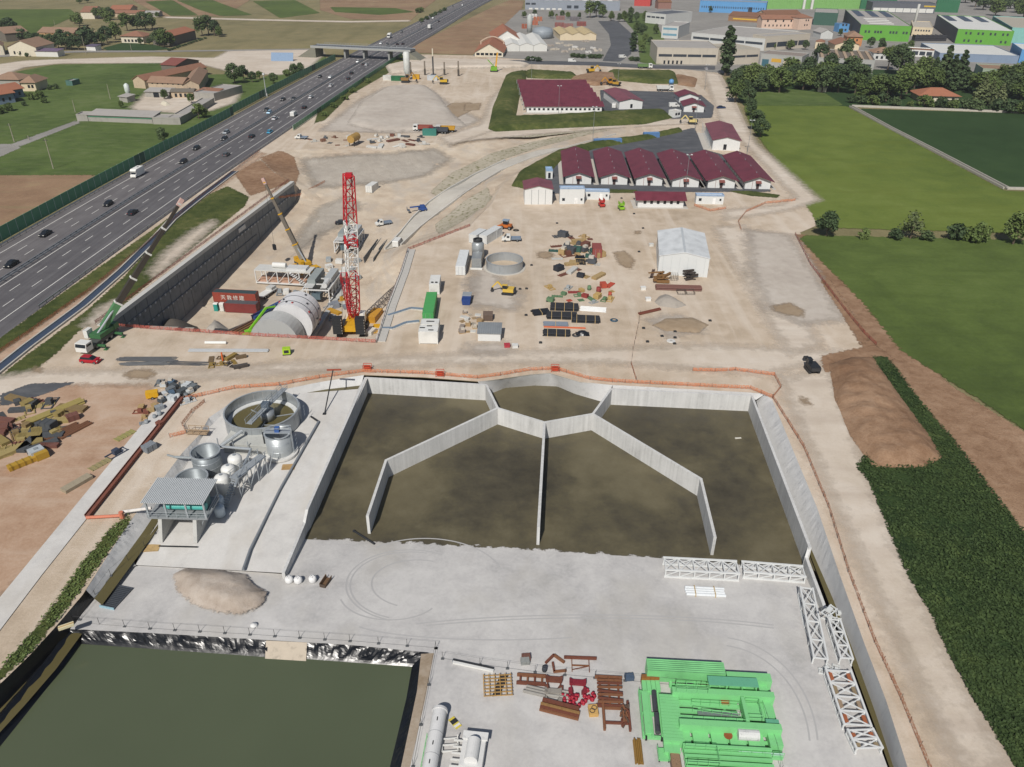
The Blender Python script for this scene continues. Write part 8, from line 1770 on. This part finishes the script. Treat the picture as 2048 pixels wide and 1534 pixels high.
MB().beam((Wp * .9, 1, 3.6), (Wp * .79, 1.5, 1.4), .12).build('brace', galv, t)
# deck pipe, kerbs, panels
t = thing('deck_pipe', 'long grey pipe lying along the deck', 'pipe', G(637, 843, -.25)); b = MB(); pp = [G(637, 843, -.05), G(560, 978, -.75), G(500, 1099, -1.4), G(486, 1139, -1.55)]
for p, q in zip(pp[:-1], pp[1:]): b.tube(p - t.location, q - t.location, .2, 8)
b.build('pipe', plain('7d8287', .5), t); MB().tube(G(637, 843, -.05) - t.location, G(622, 833, -.1) - t.location, .18, 8).build('elbow', cblk, t)
for px, py, c, lab in ((304, 1096, 'b59a6c', 'plywood sheet lying on the deck'), (577, 934, 'a8895c', 'small plywood board by the upright grey tank')):
    t = thing('plywood_sheet', lab, 'board', D(px, py), R(6)); MB().box(-1.1, 1.1, -.8, .8, .01, .05).build('sheet', plain(c, .85), t); MB().box(-1.1, 1.1, -.82, -.76, .05, .07).build('edge_strip', plain('9a8058', .85), t)
t = thing('screen_panel', 'dark slotted screen panel with steel rim lying on the apron', 'screen panel', D(234, 1196), ang(D(222, 1210), D(250, 1180))); MB().box(-2.0, 2.0, -1.1, 1.1, .05, .3).build('tray', plain('5a5f66', .5, .3), t); b = MB()
for k in range(12): MB().box(-1.85 + k * .31, -1.7 + k * .31, -1.0, 1.0, .3, .36).build('slat', plain('34383d', .6), t)
MB().box(-2.1, -2.0, -1.15, 1.15, 0, .4).build('end_rail', plain('8fb0bd', .5), t)
t = thing('timber_bridge', 'timber footbridge with handrails across the lined ditch', 'footbridge', G(372, 868, .3), R(-3)); MB().box(0, 3.8, 0, 1.4, 0, .12).build('deck', plain('a08a70', .85), t)
for y in (0, 1.35):
    MB().box(0, 3.8, y, y + .06, .9, 1.0).build('rail', plain('a08a70', .85), t)
    for k in range(4): MB().box(k * 1.2, k * 1.2 + .08, y, y + .06, .1, .95).build('post', plain('947d62', .85), t)
o = heap('gravel_heap', [(345, 1148), (370, 1136), (430, 1138), (490, 1148), (505, 1168), (535, 1185), (520, 1212), (480, 1228), (430, 1222), (385, 1205), (355, 1182)], ground_mat('heap_gravel', ['9a8d80', 'aa9e92', 'b7ada2'], .2, .8, 5, bump=.8, rag=.5, soft=.4), 1.1, .45, -2.0, .35, .18, .5); o['kind'] = 'structure'
for px, py, s, n in ((579, 1164, 1.0, 'first'), (597, 1165, 1.0, 'second'), (626, 1163, .95, 'third')):
    t = thing('big_bag', 'white woven bulk bag, %s of three in front of the basin wall' % n, 'bulk bag', D(px, py), random.random()); m = plain('d9d9d8', .8, 0, .1, 2); MB().lathe([(0, 0), (.5 * s, 0), (.62 * s, .35), (.6 * s, .75), (.45 * s, .95), (.15, 1.0), (0, .92)], 10).build('bag', m, t, True); b = MB()
    for a in range(4): b.beam((.4 * math.cos(a * 1.57 + .78), .4 * math.sin(a * 1.57 + .78), .9), (.15 * math.cos(a * 1.57 + .78), .15 * math.sin(a * 1.57 + .78), 1.25), .06)
    b.build('loop', m, t)
t = thing('steel_chute', 'dark rusty steel chute lying beside the bulk bags', 'chute', D(652, 1166), R(75)); MB().extx([(-.4, 0), (.4, 0), (.5, .7), (.42, .7), (.32, .1), (-.32, .1), (-.42, .7), (-.5, .7)], -1.0, 1.0).build('trough', plain('6a523c', .8), t); MB().box(-1.05, -.95, -.45, .45, 0, .6).build('end_plate', plain('4f4238', .8), t)
t = thing('bag_of_sand', 'torn white sack lying by the pond fence', 'sack', D(508, 1252), 0); MB().lathe([(0, 0), (.5, .05), (.45, .3), (0, .4)], 10).build('sack', plain('d5d5d3', .8), t, True); MB().box(-.2, .5, -.3, .2, .02, .08).build('scrap', plain('c9c9c7', .8), t)
# pond fences: inclined posts and two wires
def wire_fence(label, pts_, step=2.9, h=1.35, sides=True):
    ps = [D(*p) for p in pts_]; a = ps[0].copy(); t = thing('wire_fence', label, 'fence', a); q = []
    for u, v in zip(ps[:-1], ps[1:]):
        k = max(1, int((v - u).length / step)); q += [u.lerp(v, i / k) - a for i in range(k)]
    q.append(ps[-1] - a); z = Vector((0, 0, 1)); 
    for p in q:
        MB().tube(p, p + z * h, .03, 5).build('post', darkst, t); MB().box(-.2, .2, -.15, .15, 0, .12).xf(Matrix.Translation(p)).build('foot', plain('5a5d60', .8), t)
    for hh in (h - .05, .15):
        b = MB()
        for u, v in zip(q[:-1], q[1:]): b.tube(u + z * hh, v + z * hh, .014, 4)
        b.build('wire', darkst, t)
    return t
wire_fence('wire fence along the far rim of the pond', [(150, 1246), (300, 1258), (500, 1270), (700, 1283), (872, 1297)])
wire_fence('wire fence along the berm on the right of the pond', [(872, 1297), (858, 1370), (842, 1450), (826, 1534)])
wire_fence('wire fence between the pond berm and the rusty steel', [(885, 1318), (960, 1330), (1070, 1345), (1250, 1362), (1400, 1376), (1512, 1390)])
wire_fence('wire fence beside the green machine parts', [(1512, 1388), (1530, 1440), (1550, 1500), (1562, 1545)])
wire_fence('wire fence along the deck edge by the lined ditch', [(330, 1040), (290, 1096), (222, 1152), (160, 1240)])
t = thing('foam_block', 'cream foam block on the corner of the pond', 'block', D(133, 1254), R(30)); MB().box(-.9, .9, -.3, .3, 0, .35).build('block', plain('cfc6a4', .8), t); MB().box(-.92, .92, -.1, .1, .35, .38).build('strap', plain('b59a6c', .8), t)

# ---- white trusses
M_tr = plain('cfd1d0', .5, 0, .1, 1.0)
def truss(label, pxa, pxb, w, h=1.6, bays=5, pads=False, z=None):
    a, b_ = D(*pxa), D(*pxb); L = (b_ - a).length; t = thing('steel_truss', label, 'truss', a, ang(a, b_)); k = L / bays
    for y in (-w / 2, w / 2):
        for zz in (.18, h): MB().box(0, L, y - .12, y + .12, zz - .12, zz + .12).build('chord', M_tr, t)
    for i in range(bays + 1):
        x = min(max(i * k, .15), L - .15); MB().box(x - .08, x + .08, -w / 2 + .12, w / 2 - .12, h - .1, h + .06).build('cross_member', M_tr, t)
        for y in (-w / 2, w / 2): MB().box(x - .08, x + .08, y - .09, y + .09, .3, h - .12).build('upright', M_tr, t)
    for i in range(bays):
        x0, x1 = i * k + .1, (i + 1) * k - .1; b = MB()
        b.beam((x0, -w / 2 + .1, h), (x1, w / 2 - .1, h), .14, .1).beam((x0, w / 2 - .1, h - .11), (x1, -w / 2 + .1, h - .11), .14, .1)
        for y in (-w / 2, w / 2): b.beam((x0, y, .3), (x1, y, h - .1), .12)
        b.build('brace', M_tr, t)
        if pads:
            for y in (-w / 2 + .45, w / 2 - .45): MB().box(x0 + .35, x1 - .35, y - .22, y + .22, h - .3, h - .05).build('bearing_pad', plain(('9a5a3a', '8a7a60', '94806a')[(i) % 3], .8), t)
    return t
truss('white steel truss lying beside the wet basin floor, left of the pair', (1326, 1142), (1474, 1150), 2.6, 1.5, 5); truss('white steel truss lying beside the wet basin floor, right of the pair', (1482, 1146), (1606, 1156), 2.2, 1.3, 4)
pipe_stack('bundle of long white steel tubes on the apron', 1371, 1190, R(-3), 5.6, 4, 1, .22, 'd4d8da', 2, name='tube_bundle', cat='tube bundle')
truss('white truss segment in deep shade at the head of the row', (1608, 1192), (1638, 1330), 1.7, 1.7, 4); truss('short white truss segment beside the ditch', (1664, 1252), (1690, 1330), 1.5, 1.4, 3)
truss('long white truss with brown bearing pads beside the ditch', (1672, 1352), (1712, 1462), 3.1, 1.2, 4, True); truss('last white truss with olive bearing pads at the end of the row', (1716, 1468), (1736, 1508), 3.0, 1.0, 2, True)
scatter(((1650, 1222), (1690, 1250)), 3, ['steel_skid'], [('c9cccb', 'white')], 'lying between the truss segments', 'between the truss segments', (.7, 1.0)); scatter(((1636, 1330), (1676, 1352)), 4, ['steel_skid'], [('c9cccb', 'pale')], 'lying at the joint of the truss row', 'at the joint of the truss row', (.6, .9))

# ---- rusty steel in the foreground
RU = '6b3f30'; rs = plain(RU, .85, 0, .35, 2.0); rs2 = plain('7a5138', .85, 0, .35, 2.0); dr = plain('7d2430', .7, 0, .25, 2.0)
def on(name, label, cat, px, py, rz=0.0, group=None): return thing(name, label, cat, D(px, py), rz, group)
def beams(label, px, py, rz, items, name='steel_beams', cat='steel beams', mats=None):
    t = on(name, label, cat, px, py, rz)
    for k, (p, q, w_, h_) in enumerate(items): MB().beam(p, q, w_, h_).build('beam', (mats or [rs, rs2])[k % len(mats or [rs, rs2])], t)
    return t
beams('rusty chevron of two welded beams', 1108, 1320, 0, [((-1.1, -.6, .15), (0, .7, .15), .3, .3), ((0, .7, .15), (1.3, -.5, .15), .3, .3)]); beams('rusty L shaped bracket beams', 1112, 1338, 0, [((-.4, .9, .15), (-.25, -.6, .15), .25, .3), ((-.3, -.55, .15), (1.3, -.35, .15), .25, .3)])
beams('rusty beam with bolt holes resting on a small frame', 1162, 1322, R(-2), [((-2.2, .3, .25), (2.0, .3, .25), .28, .35), ((-1.2, .3, .1), (-1.2, -1.8, .1), .1, .1), ((1.0, .3, .1), (1.0, -1.8, .1), .1, .1), ((-1.2, -.8, .1), (1.0, -.8, .1), .18, .12), ((-1.2, -1.5, .1), (.8, -.9, .1), .1, .1)])
def cradle(label, px, py, rz, L, W, n, extra=0, s=1.0):
    items = [((-L / 2, y, .3), (L / 2, y, .3), .28, .4) for y in (-W / 2, W / 2)] + [((-L / 2 + (i + .5) * L / n, -W / 2 + .16, .25), (-L / 2 + (i + .5) * L / n, W / 2 - .16, .25), .22, .3) for i in range(n)]
    for k in range(extra): y = -W / 2 + .3 + k * (W - .5) / max(1, extra); items.append(((-L / 2 + .2, y, .62 + .05 * (k % 2)), (L / 2 - .1, y + random.uniform(-.2, .2), .62), .22, .22))
    return beams(label, px, py, rz, items, 'steel_cradle', 'steel cradle')
cradle('rusty ladder shaped steel cradle next to the timber grid', 1062, 1362, R(-4), 3.6, 1.2, 4); cradle('rusty steel cradle stacked with long beams', 1218, 1386, R(-3), 3.4, 4.2, 3, 7); cradle('open rusty steel frame on the concrete', 1232, 1434, R(88), 4.0, 3.0, 2, 0)
beams('pile of rusty fittings heaped in the open frame', 1248, 1436, R(85), [((random.uniform(-1.6, 1.4), random.uniform(-.5, .5), .2 + .05 * k), (random.uniform(-1.6, 1.4), random.uniform(-.5, .5), .3 + .05 * k), .2, .2) for k in range(18)], 'fitting_pile', 'fittings', [rs, rs2, plain('57473c', .85)])
def yoke(label, px, py, m):
    t = on('saddle', label, 'saddle bracket', px, py, R(-4)); MB().extr([(-1.0, .1), (1.0, .1), (1.05, .7), (.6, .45), (-.6, .45), (-1.05, .7)], -.35, .35).build('saddle_plate', m, t)
    for s in (-1, 1): MB().extr([(s * .45, 0), (s * 1.0, 0), (s * 1.15, .5), (s * .7, .6)], -1.6, -1.0).build('lug', m, t); MB().beam((s * .8, -.3, .3), (s * .8, -1.2, .3), .16).build('strut', m, t)
    return t
yoke('rust coloured saddle bracket beside the ladder cradle', 1108, 1362, rs); yoke('dark red saddle bracket above the red castings', 1155, 1368, dr); yoke('grey brown saddle bracket behind the plank stack', 1106, 1386, plain('8d8880', .8))
pipe_stack('grey timber sleepers left of the red castings', 1048, 1384, R(-15), 2.8, 3, 1, .2, '8f8c86', 0, name='sleeper_stack', cat='sleepers'); pipe_stack('grey timber sleepers below the saddle brackets', 1092, 1392, R(-8), 2.8, 3, 1, .2, '99968f', 0, name='sleeper_stack', cat='sleepers')
rnd2 = random.Random(3)
for k in range(34):
    px, py = rnd2.gauss(1148, 12), rnd2.gauss(1402, 9)
    if k > 26: px, py = rnd2.gauss(1183, 5), rnd2.gauss(1394, 7)
    t = on('red_casting', 'small red cast fitting in the heap between the saddles', 'casting', px, py, rnd2.random() * 6, 'red castings heap'); MB().lathe([(0, 0), (.24, 0), (.26, .12), (.14, .16), (.13, .34), (.2, .36), (.2, .44), (0, .44)], 9).build('flange_body', plain('a3283a', .55, 0, .15), t, True); MB().box(-.3, .3, -.08, .08, .05, .15).build('lug', plain('8a2030', .55), t)
t = on('plank_stack', 'tilted stack of rust brown planks in the foreground', 'plank stack', 1120, 1422, R(-16)); 
for k in range(4): MB().box(-2.4, 2.4, -.75 + k * .28, -.5 + k * .28, .05, .35 + .2 * (k % 3)).build('plank', (rs2, rs, plain('8a6a42', .85, 0, .3))[k % 3], t)
MB().box(-2.3, 2.2, .3, .7, .05, .8).build('plank', rs, t)
t = on('timber_grid', 'tan timber grid leaning over dark bars', 'timber grid', 994, 1374, R(4)); tm = plain('b08d55', .85, 0, .2)
for k in range(7): MB().box(-1.7, 1.9, -1.6 + k * .5, -1.52 + k * .5, .35, .45).build('batten', tm, t)
for k in range(6): MB().box(-1.7 + k * .68, -1.6 + k * .68, -1.7, 1.6, .46, .56).build('batten', tm, t)
b = MB()
for k in range(9): b.beam((-.6 + k * .1, -1.4, .12 + .02 * k), (.5 + k * .12, 1.6, .12 + .02 * k), .14)
b.build('dark_bars', plain('35302e', .8), t)
t = on('timber_box', 'tan timber box with black cable coils beside the cradle', 'box', 1186, 1424, R(4)); MB().box(-.55, .55, -.7, .7, 0, .5).build('box', plain('c09a5c', .8), t); b = MB()
for k in (0, 1): b.path([Vector((.3 * math.cos(a * .52) + (.15 if k else -.15), .3 * math.sin(a * .52) + (.2 if k else -.2), .55)) for a in range(13)], .04, 5)
b.build('coil', cblk, t)
for px, py, c, lab in ((1052, 1318, '6a4a40', 'rusty block by the wire fence'), (1050, 1326, '8a8d8a', 'grey block by the wire fence'), (1089, 1341, '34383f', 'black round pot by the wire fence'), (1258, 1358, '46566a', 'blue grey post with a yellow tag by the green bins')): good('drum' if 'pot' in lab else 'crate', px, py, .8, c, lab, None, 0.1)
t = on('timber_tray', 'pale plywood tray lying behind the green machine parts', 'tray', 1432, 1362, R(-2)); MB().box(-1.9, 1.9, -1.2, 1.2, .02, .1).build('base', plain('c9ab82', .85, 0, .15, 2), t)
for y in (-1.2, 1.15): MB().box(-1.9, 1.9, y, y + .06, .1, .5).build('side', plain('bb9c72', .85), t)
t = on('tarped_machine', 'machine under a dark tarpaulin behind the green parts', 'machine', 1380, 1356, 0); vs_, fs_ = [], []
for i in range(9):
    for j in range(9):
        x, y = (i - 4) * .26, (j - 4) * .32; d = max(abs(x) / 1.04, abs(y) / 1.28); vs_.append((x, y, (1.5 if d < .8 else .1) + .18 * mnoise.noise((x * 2.5, y * 2.5, 2))))
for i in range(8):
    for j in range(8): fs_.append((i * 9 + j, (i + 1) * 9 + j, (i + 1) * 9 + j + 1, i * 9 + j + 1))
mesh_obj('tarpaulin', vs_, fs_, plain('4d4e58', .45, 0, .4, 3), t); MB().box(-1.2, 1.2, -1.4, -1.1, 0, .35).build('skid', rs2, t)

# ---- green tunnelling machine parts
GR = plain('7cc483', .45, 0, .1, 1.2); GR2 = plain('62a585', .5, 0, .12, 1.2); GRb = corr('7cc483', .3, .6, 'y', .45)
def railing(par, pts_, h=1.0, z=0.0):
    b = MB(); ps = [Vector(p) for p in pts_]
    for u, v in zip(ps[:-1], ps[1:]):
        for hh in (h, h * .55): b.tube(u + Vector((0, 0, hh)), v + Vector((0, 0, hh)), .03, 5)
        k = max(1, int((v - u).length / 1.1))
        for i in range(k + 1): q = u.lerp(v, i / k); b.tube(q, q + Vector((0, 0, h)), .03, 5)
    b.build('railing', GR, par)
t = on('machine_section', 'largest green machine section with ribbed decks and railings', 'machine section', 1398, 1426, R(-3))  
for y in (-3.8, -2.5, -1.0, .9, 1.8, 3.6):
    MB().box(-3.2, 9.0, y - .2, y + .2, .05, .4).build('base_beam', GR, t)
for x in (-3.0, 0, 3.0, 6.0, 8.8): MB().box(x - .15, x + .15, -3.9, 4.0, .42, .55).build('base_cross', GR, t)
MB().box(-6.0, 3.6, 4.0, 5.8, .3, 2.3).build('rear_tank', GRb, t); MB().box(3.8, 9.2, 3.6, 4.8, .3, 1.9).build('rear_tank', GR, t); MB().box(-3.2, 9.0, 1.3, 2.1, .56, 1.9).build('girder', GR, t)
MB().box(1.2, 7.2, 2.2, 3.5, 2.4, 2.5).build('canopy', GR2, t); b = MB()
for x in (1.4, 3.4, 5.3, 7.0): b.beam((x, 2.3, .35), (x, 2.3, 2.4), .08)
b.build('canopy_post', GR, t); MB().box(-2.6, 4.6, .3, 1.1, .56, .85).build('deck_plate', GR, t); MB().box(-2.6, 4.4, -.6, -.1, .56, .85).build('deck_plate', GR, t); MB().box(5.4, 8.6, -1.3, 1.1, .56, 1.0).build('deck_plate', GR, t); MB().box(-2.6, 4.8, -2.0, -1.2, .56, 1.1).build('deck_plate', GR, t); MB().box(-2.9, 8.8, -3.2, -2.4, .56, 2.0).build('girder', GR, t); MB().box(4.9, 5.3, -2.2, 1.2, .56, 1.9).build('cross_girder', GR, t)
railing(t, [(-2.8, 1.4, 1.9), (1.0, 1.4, 1.9), (1.0, 2.0, 1.9), (-2.8, 2.0, 1.9), (-2.8, 1.4, 1.9)]); railing(t, [(-1, -.6, .8), (4.6, -1.2, .8)]); railing(t, [(-1, .4, .8), (4.6, .4, .8)]); railing(t, [(5.4, -1.4, .8), (7, -1.4, .8), (7, .9, .8), (5.4, .9, .8)], 1.2); railing(t, [(-1.2, -2.0, .8), (5.2, -2.0, .8)], 1.1)
MB().box(-.4, 4.4, -.9, -.5, .8, 1.05).build('conduit', plain('6f7d78', .6), t); MB().box(7.3, 8.8, -2.1, -1.5, .8, 1.6).build('dark_tank', GR2, t)
for x, y in ((3.2, 1.0),): MB().box(x - .5, x + .5, y - .3, y + .3, .8, .95).build('rust_plate', plain('9a5a2a', .85), t)
t = on('machine_deck', 'green ribbed walkway section standing beside the largest section', 'walkway section', 1340, 1450, R(86)); 
for k in range(15): MB().box(-2.9 + k * .42, -2.52 + k * .42, -1.15, 1.15, 1.1, 1.2).build('deck_rib', GR, t)
MB().box(-3.0, 3.5, -1.1, 1.1, .1, 1.05).build('body', GR, t); MB().box(-4.1, -3.0, -.7, 1.1, .1, .8).build('step', GR, t)
t = on('cylinder_skid', 'green frame carrying two dark hydraulic cylinders', 'skid', 1302, 1432, R(87)); 
for y in (-1.0, .1, 1.2): MB().box(-3.2, 3.2, y - .12, y + .12, .1, .6).build('frame_beam', GR, t)
for x in (-3.1, 0, 3.1): MB().box(x - .15, x + .15, -1.1, 1.3, .1, .5).build('frame_cross', GR, t)
for x0, x1 in ((-2.8, -.2), (.2, 2.9)): MB().tube((x0, -.45, .8), (x1, -.55, .8), .32, 12).build('hydraulic_cylinder', plain('55545a', .35, .4), t)
MB().box(-2.9, 2.9, .25, 1.0, .45, .8).build('side_plate', GR, t); wheels(t, (-3.2,), 1.0, .3, .2); railing(t, [(-3, 1.3, .3), (3, 1.3, .3)], .8)
for k in range(4):
    t = on('machine_bin', 'green bin with a rusty open top, one of four beside the fence', 'bin', 1287 + k * 9, 1378, R(-2), 'four green bins with rusty tops'); MB().box(-.26, .26, -.9, .6, .05, .9).build('bin', GR, t); MB().box(-.27, .27, .62, 1.2, .05, 1.25).build('rust_end', plain('8a5a2a', .85, 0, .3), t)
t = on('machine_boom', 'long narrow green girder slanting along the wire fence', 'girder', 1518, 1372, ang(D(1518, 1372), D(1545, 1478))); Lg = (D(1545, 1478) - D(1518, 1372)).length; MB().box(0, Lg, -.45, .45, .3, 1.2).build('girder', GR, t); MB().box(0, Lg, -.5, .5, 1.2, 1.3).build('top_plate', GR, t)
t = on('machine_section', 'green machine section with pale tank and pipe rails in front', 'machine section', 1452, 1486, R(-3))
for x in (-6.0, -3.9, -1.8, .3, 2.4): MB().box(x, x + 1.8, -.9, 1.0, .05, .8).build('body', GR, t)
MB().box(-6.0, 4.6, 1.0, 1.25, .05, 1.1).build('beam', GR, t)
MB().box(-1.2, 6.0, -1.9, -1.0, .1, .5).build('side_frame', GR, t); railing(t, [(-1.2, -1.9, .5), (6, -1.9, .5)], .9)
for z in (.6, .85): MB().tube((1.0, -1.6, z), (6.0, -1.6, z), .1, 8).build('pipe', plain('9ab8ae', .5), t)
MB().tube((1.2, .3, 1.3), (3.6, .3, 1.3), .65, 14).build('wrapped_drum', plain('c4c6c4', .6, 0, .3, 2), t); MB().box(-3.2, -2.0, -.92, -.9, .3, .65).build('sticker', plain('d8dad8', .5), t); MB().lathe([(0, .8), (.5, .8), (.5, .9), (0, .9)], 14, (.2, .4, 0)).build('rust_cap', plain('8a4a2a', .85), t); MB().box(4.7, 6.2, -.8, .9, .1, 1.2).build('pump_box', GR, t)
t = on('machine_section', 'green machine section with grid rails at the lower edge', 'machine section', 1450, 1530, R(-3))
for y in (-1.1, -.4, .3, .9): MB().box(-4.6, 5.2, y - .16, y + .16, .1, 1.0).build('beam', GR, t)
MB().box(-4.7, 5.3, 1.2, 1.5, .1, 1.4).build('girder', GR, t); railing(t, [(-4.5, -1.0, 1.0), (-1, -1.0, 1.0), (-1, 1, 1.0), (-4.5, 1, 1.0)], 1.0)
for px, py, lab in ((1326, 1512, 'small green open tray with a handle'), ): 
    t = on('green_tray', lab, 'tray', px, py, R(88)); MB().box(-.8, .8, -.6, .6, .2, .35).build('tray', GR, t); MB().box(-.8, .8, -.65, -.58, .2, .8).box(-.8, .8, .58, .65, .2, .8).build('side', GR, t); wheels(t, (-.7,), .6, .18, .12)
pipe_stack('ochre steel bars bundled at the lower edge', 1286, 1530, R(88), 3.0, 5, 2, .1, '8a6a34', 0, name='bar_bundle', cat='bar bundle')
t = on('rust_tray', 'tray of brown rubble beside the small green tray', 'tray', 1350, 1524, R(88)); MB().box(-1.2, 1.2, -.6, .6, .05, .5).build('tray', plain('6b5a50', .85), t); MB().box(-1.1, 1.1, -.5, .5, .5, .62).build('rubble', plain('8a7058', .95, 0, .5, 6), t)
# ---- white parts at the lower edge
t = on('white_cylinder', 'long white cylinder segment with black lifting slots', 'cylinder', 862, 1534, ang(D(862, 1540), D(876, 1462))); Lc = 6.4; MB().tube((-1.5, 0, .95), (Lc, 0, .95), .85, 24).build('shell', plain('d3d3d2', .4, 0, .1), t); MB().tube((Lc, 0, .95), (Lc + .3, 0, .95), .95, 24).build('flange', plain('c4c4c4', .4, 0, .1), t)
for x in (-.5, 1.8, 4.9): MB().box(x - .25, x + .25, -.06, .06, 1.78, 1.83).build('slot', cblk, t)
for x in (.6, 3.4): MB().tube((x, 0, .95), (x + .05, 0, .95), .87, 24).build('weld_ring', plain('9a9c9e', .5), t)
railing(t, [(-1.2, 1.0, 0), (3.5, 1.0, 0)], 1.0)
t = on('white_machine', 'white machine block with drum and walkway at the lower edge', 'machine', 945, 1520, R(84)); MB().box(-1.6, 2.6, -1.3, 1.3, .1, 1.3).build('block', plain('d0d0ce', .45, 0, .12), t); MB().tube((-1.2, 0, 1.6), (1.4, 0, 1.6), .75, 20).build('drum', plain('d6d6d4', .4, 0, .12), t); MB().box(1.6, 2.6, -1.5, 1.4, 1.3, 1.5).build('lid', plain('d6d6d4', .45), t)
for k in range(5): MB().box(-1.5 + k * .8, -1.3 + k * .8, 1.3, 2.4, .6, .7).build('walkway_bar', white, t)
for s in (-.7, .7): MB().tube((-1.4, s, .7), (-2.4, s, .5), .12, 8).build('hose', cblk, t)
t = on('white_skid', 'white open steel frame beside the long cylinder', 'skid', 900, 1494, R(5)); b = MB()
for y in (-.8, 0, .8): b.beam((-.9, y, .4), (.9, y, .4), .15)
for x in (-.9, .9): b.beam((x, -.8, .4), (x, .8, .4), .15).beam((x, .8, 0), (x, .8, 1.0), .12)
b.build('frame', white, t)
t = on('striped_board', 'black white and yellow striped board lying on the concrete', 'board', 910, 1446, R(-50)); MB().box(-.8, .8, -.4, .4, .02, .1).build('board', plain('c9b84a', .6), t); MB().box(-.5, .1, -.41, .41, .1, .115).build('stripe', cblk, t); MB().box(.3, .6, -.41, .41, .1, .115).build('stripe', white, t)
for k in range(2):
    a = (885, 1322 + k * 4); t = on('white_beam', 'long white beam on the wire fence line' if k else 'long grey beam on the wire fence line', 'beam', 906, 1322 + k * 4, R(-14)); MB().box(0, 5.4, -.15, .15, 0, .3).build('beam', white if k else darkst, t); MB().box(-.05, 0, -.18, .18, 0, .33).build('end_plate', galv, t)
# tyre marks on the apron
m_tyre = plain('acabaa', .9, 0, .06, .4)
for cx_, cy_, rx, ry, a0, a1 in ((820, 1172, 128, 72, 60, 250), (822, 1172, 122, 68, 75, 250), (835, 1168, 92, 48, 70, 245), (1430, 1500, 190, 210, 5, 85), (1430, 1500, 206, 226, 5, 85), (1180, 1300, 520, 70, 45, 135), (1180, 1306, 520, 70, 45, 130), (850, 1165, 160, 88, 20, 130), (1000, 1240, 300, 40, 200, 300), (780, 1190, 100, 50, 190, 330)):
    q = [D(cx_ + rx * math.cos(R(a)), cy_ - ry * math.sin(R(a))) for a in range(a0, a1, 3)]; b = MB()
    for u, v in zip(q[:-1], q[1:]):
        n = Vector((-(v - u).y, (v - u).x, 0)).normalized() * .11; z = Vector((0, 0, .02)); b.quad(u - n + z, u + n + z, v + n + z, v - n + z)
    b.build('tyre_mark', m_tyre)['kind'] = 'structure'
# leafy top of the crop and tufts on the ditch bank
def tufts(name, pix, n, s, hz, mat):
    poly = [G(*q) for q in pix]; xs = [q[0] for q in pix]; ys = [q[1] for q in pix]; r_ = np.random.default_rng(4)
    X = r_.uniform(min(xs), min(2120, max(xs)), n * 4); Y = r_.uniform(min(ys), min(1560, max(ys)), n * 4); W_ = [G(a, b) for a, b in zip(X, Y)]
    dd = sdf(poly, np.array([q.x for q in W_]), np.array([q.y for q in W_])); vs, fs = [], []
    for q in [q for q, d in zip(W_, dd) if d > -.25 and mnoise.noise((q.x * .22, q.y * .22, 3)) > random.uniform(-.7, .3)][:n]:
        a, k, sz = random.random() * 6.28, len(vs), s * random.uniform(.35, 1.5); u = Vector((math.cos(a), math.sin(a), random.uniform(-.4, .6))) * sz; v = Vector((-math.sin(a), math.cos(a), random.uniform(-.3, .5))) * sz * .6; c = q + Vector((0, 0, random.uniform(.08, hz)))
        vs += [c - u, c - v, c + u, c + v]; fs.append((k, k + 1, k + 2, k + 3))
    tag(mesh_obj(name, vs, fs, mat), 'leafy green plants covering ' + ('the crop strip' if name == 'crop_leaves' else 'the ditch bank'), 'plants', None, 'stuff')
tufts('crop_leaves', CROP, 30000, .2, .45, leaf_mat('crop_leaf', '2c3c22', '3f4f2b', '5d6a3a')); tufts('bank_leaves', [(-60, 1405), (0, 1340), (100, 1222), (170, 1120), (220, 1060), (262, 1026), (256, 1050), (205, 1118), (135, 1215), (66, 1300), (0, 1362)], 5000, .16, .4, M_leaf)

# -- AIR
hm = bpy.data.materials.new('haze'); hm.use_nodes = True; hn = hm.node_tree; hn.nodes.clear()
ho = hn.nodes.new('ShaderNodeOutputMaterial'); hv = hn.nodes.new('ShaderNodeVolumePrincipled'); hv.inputs['Density'].default_value = 0.00011; hv.inputs['Color'].default_value = (.93, .95, 1.0, 1); hv.inputs['Anisotropy'].default_value = 0.2
hn.links.new(hv.outputs[0], ho.inputs['Volume']); hb = MB().box(-far - 10, far + 10, -210, far + 10, -16.5, 130).build('haze', hm); hb['kind'] = 'stuff'
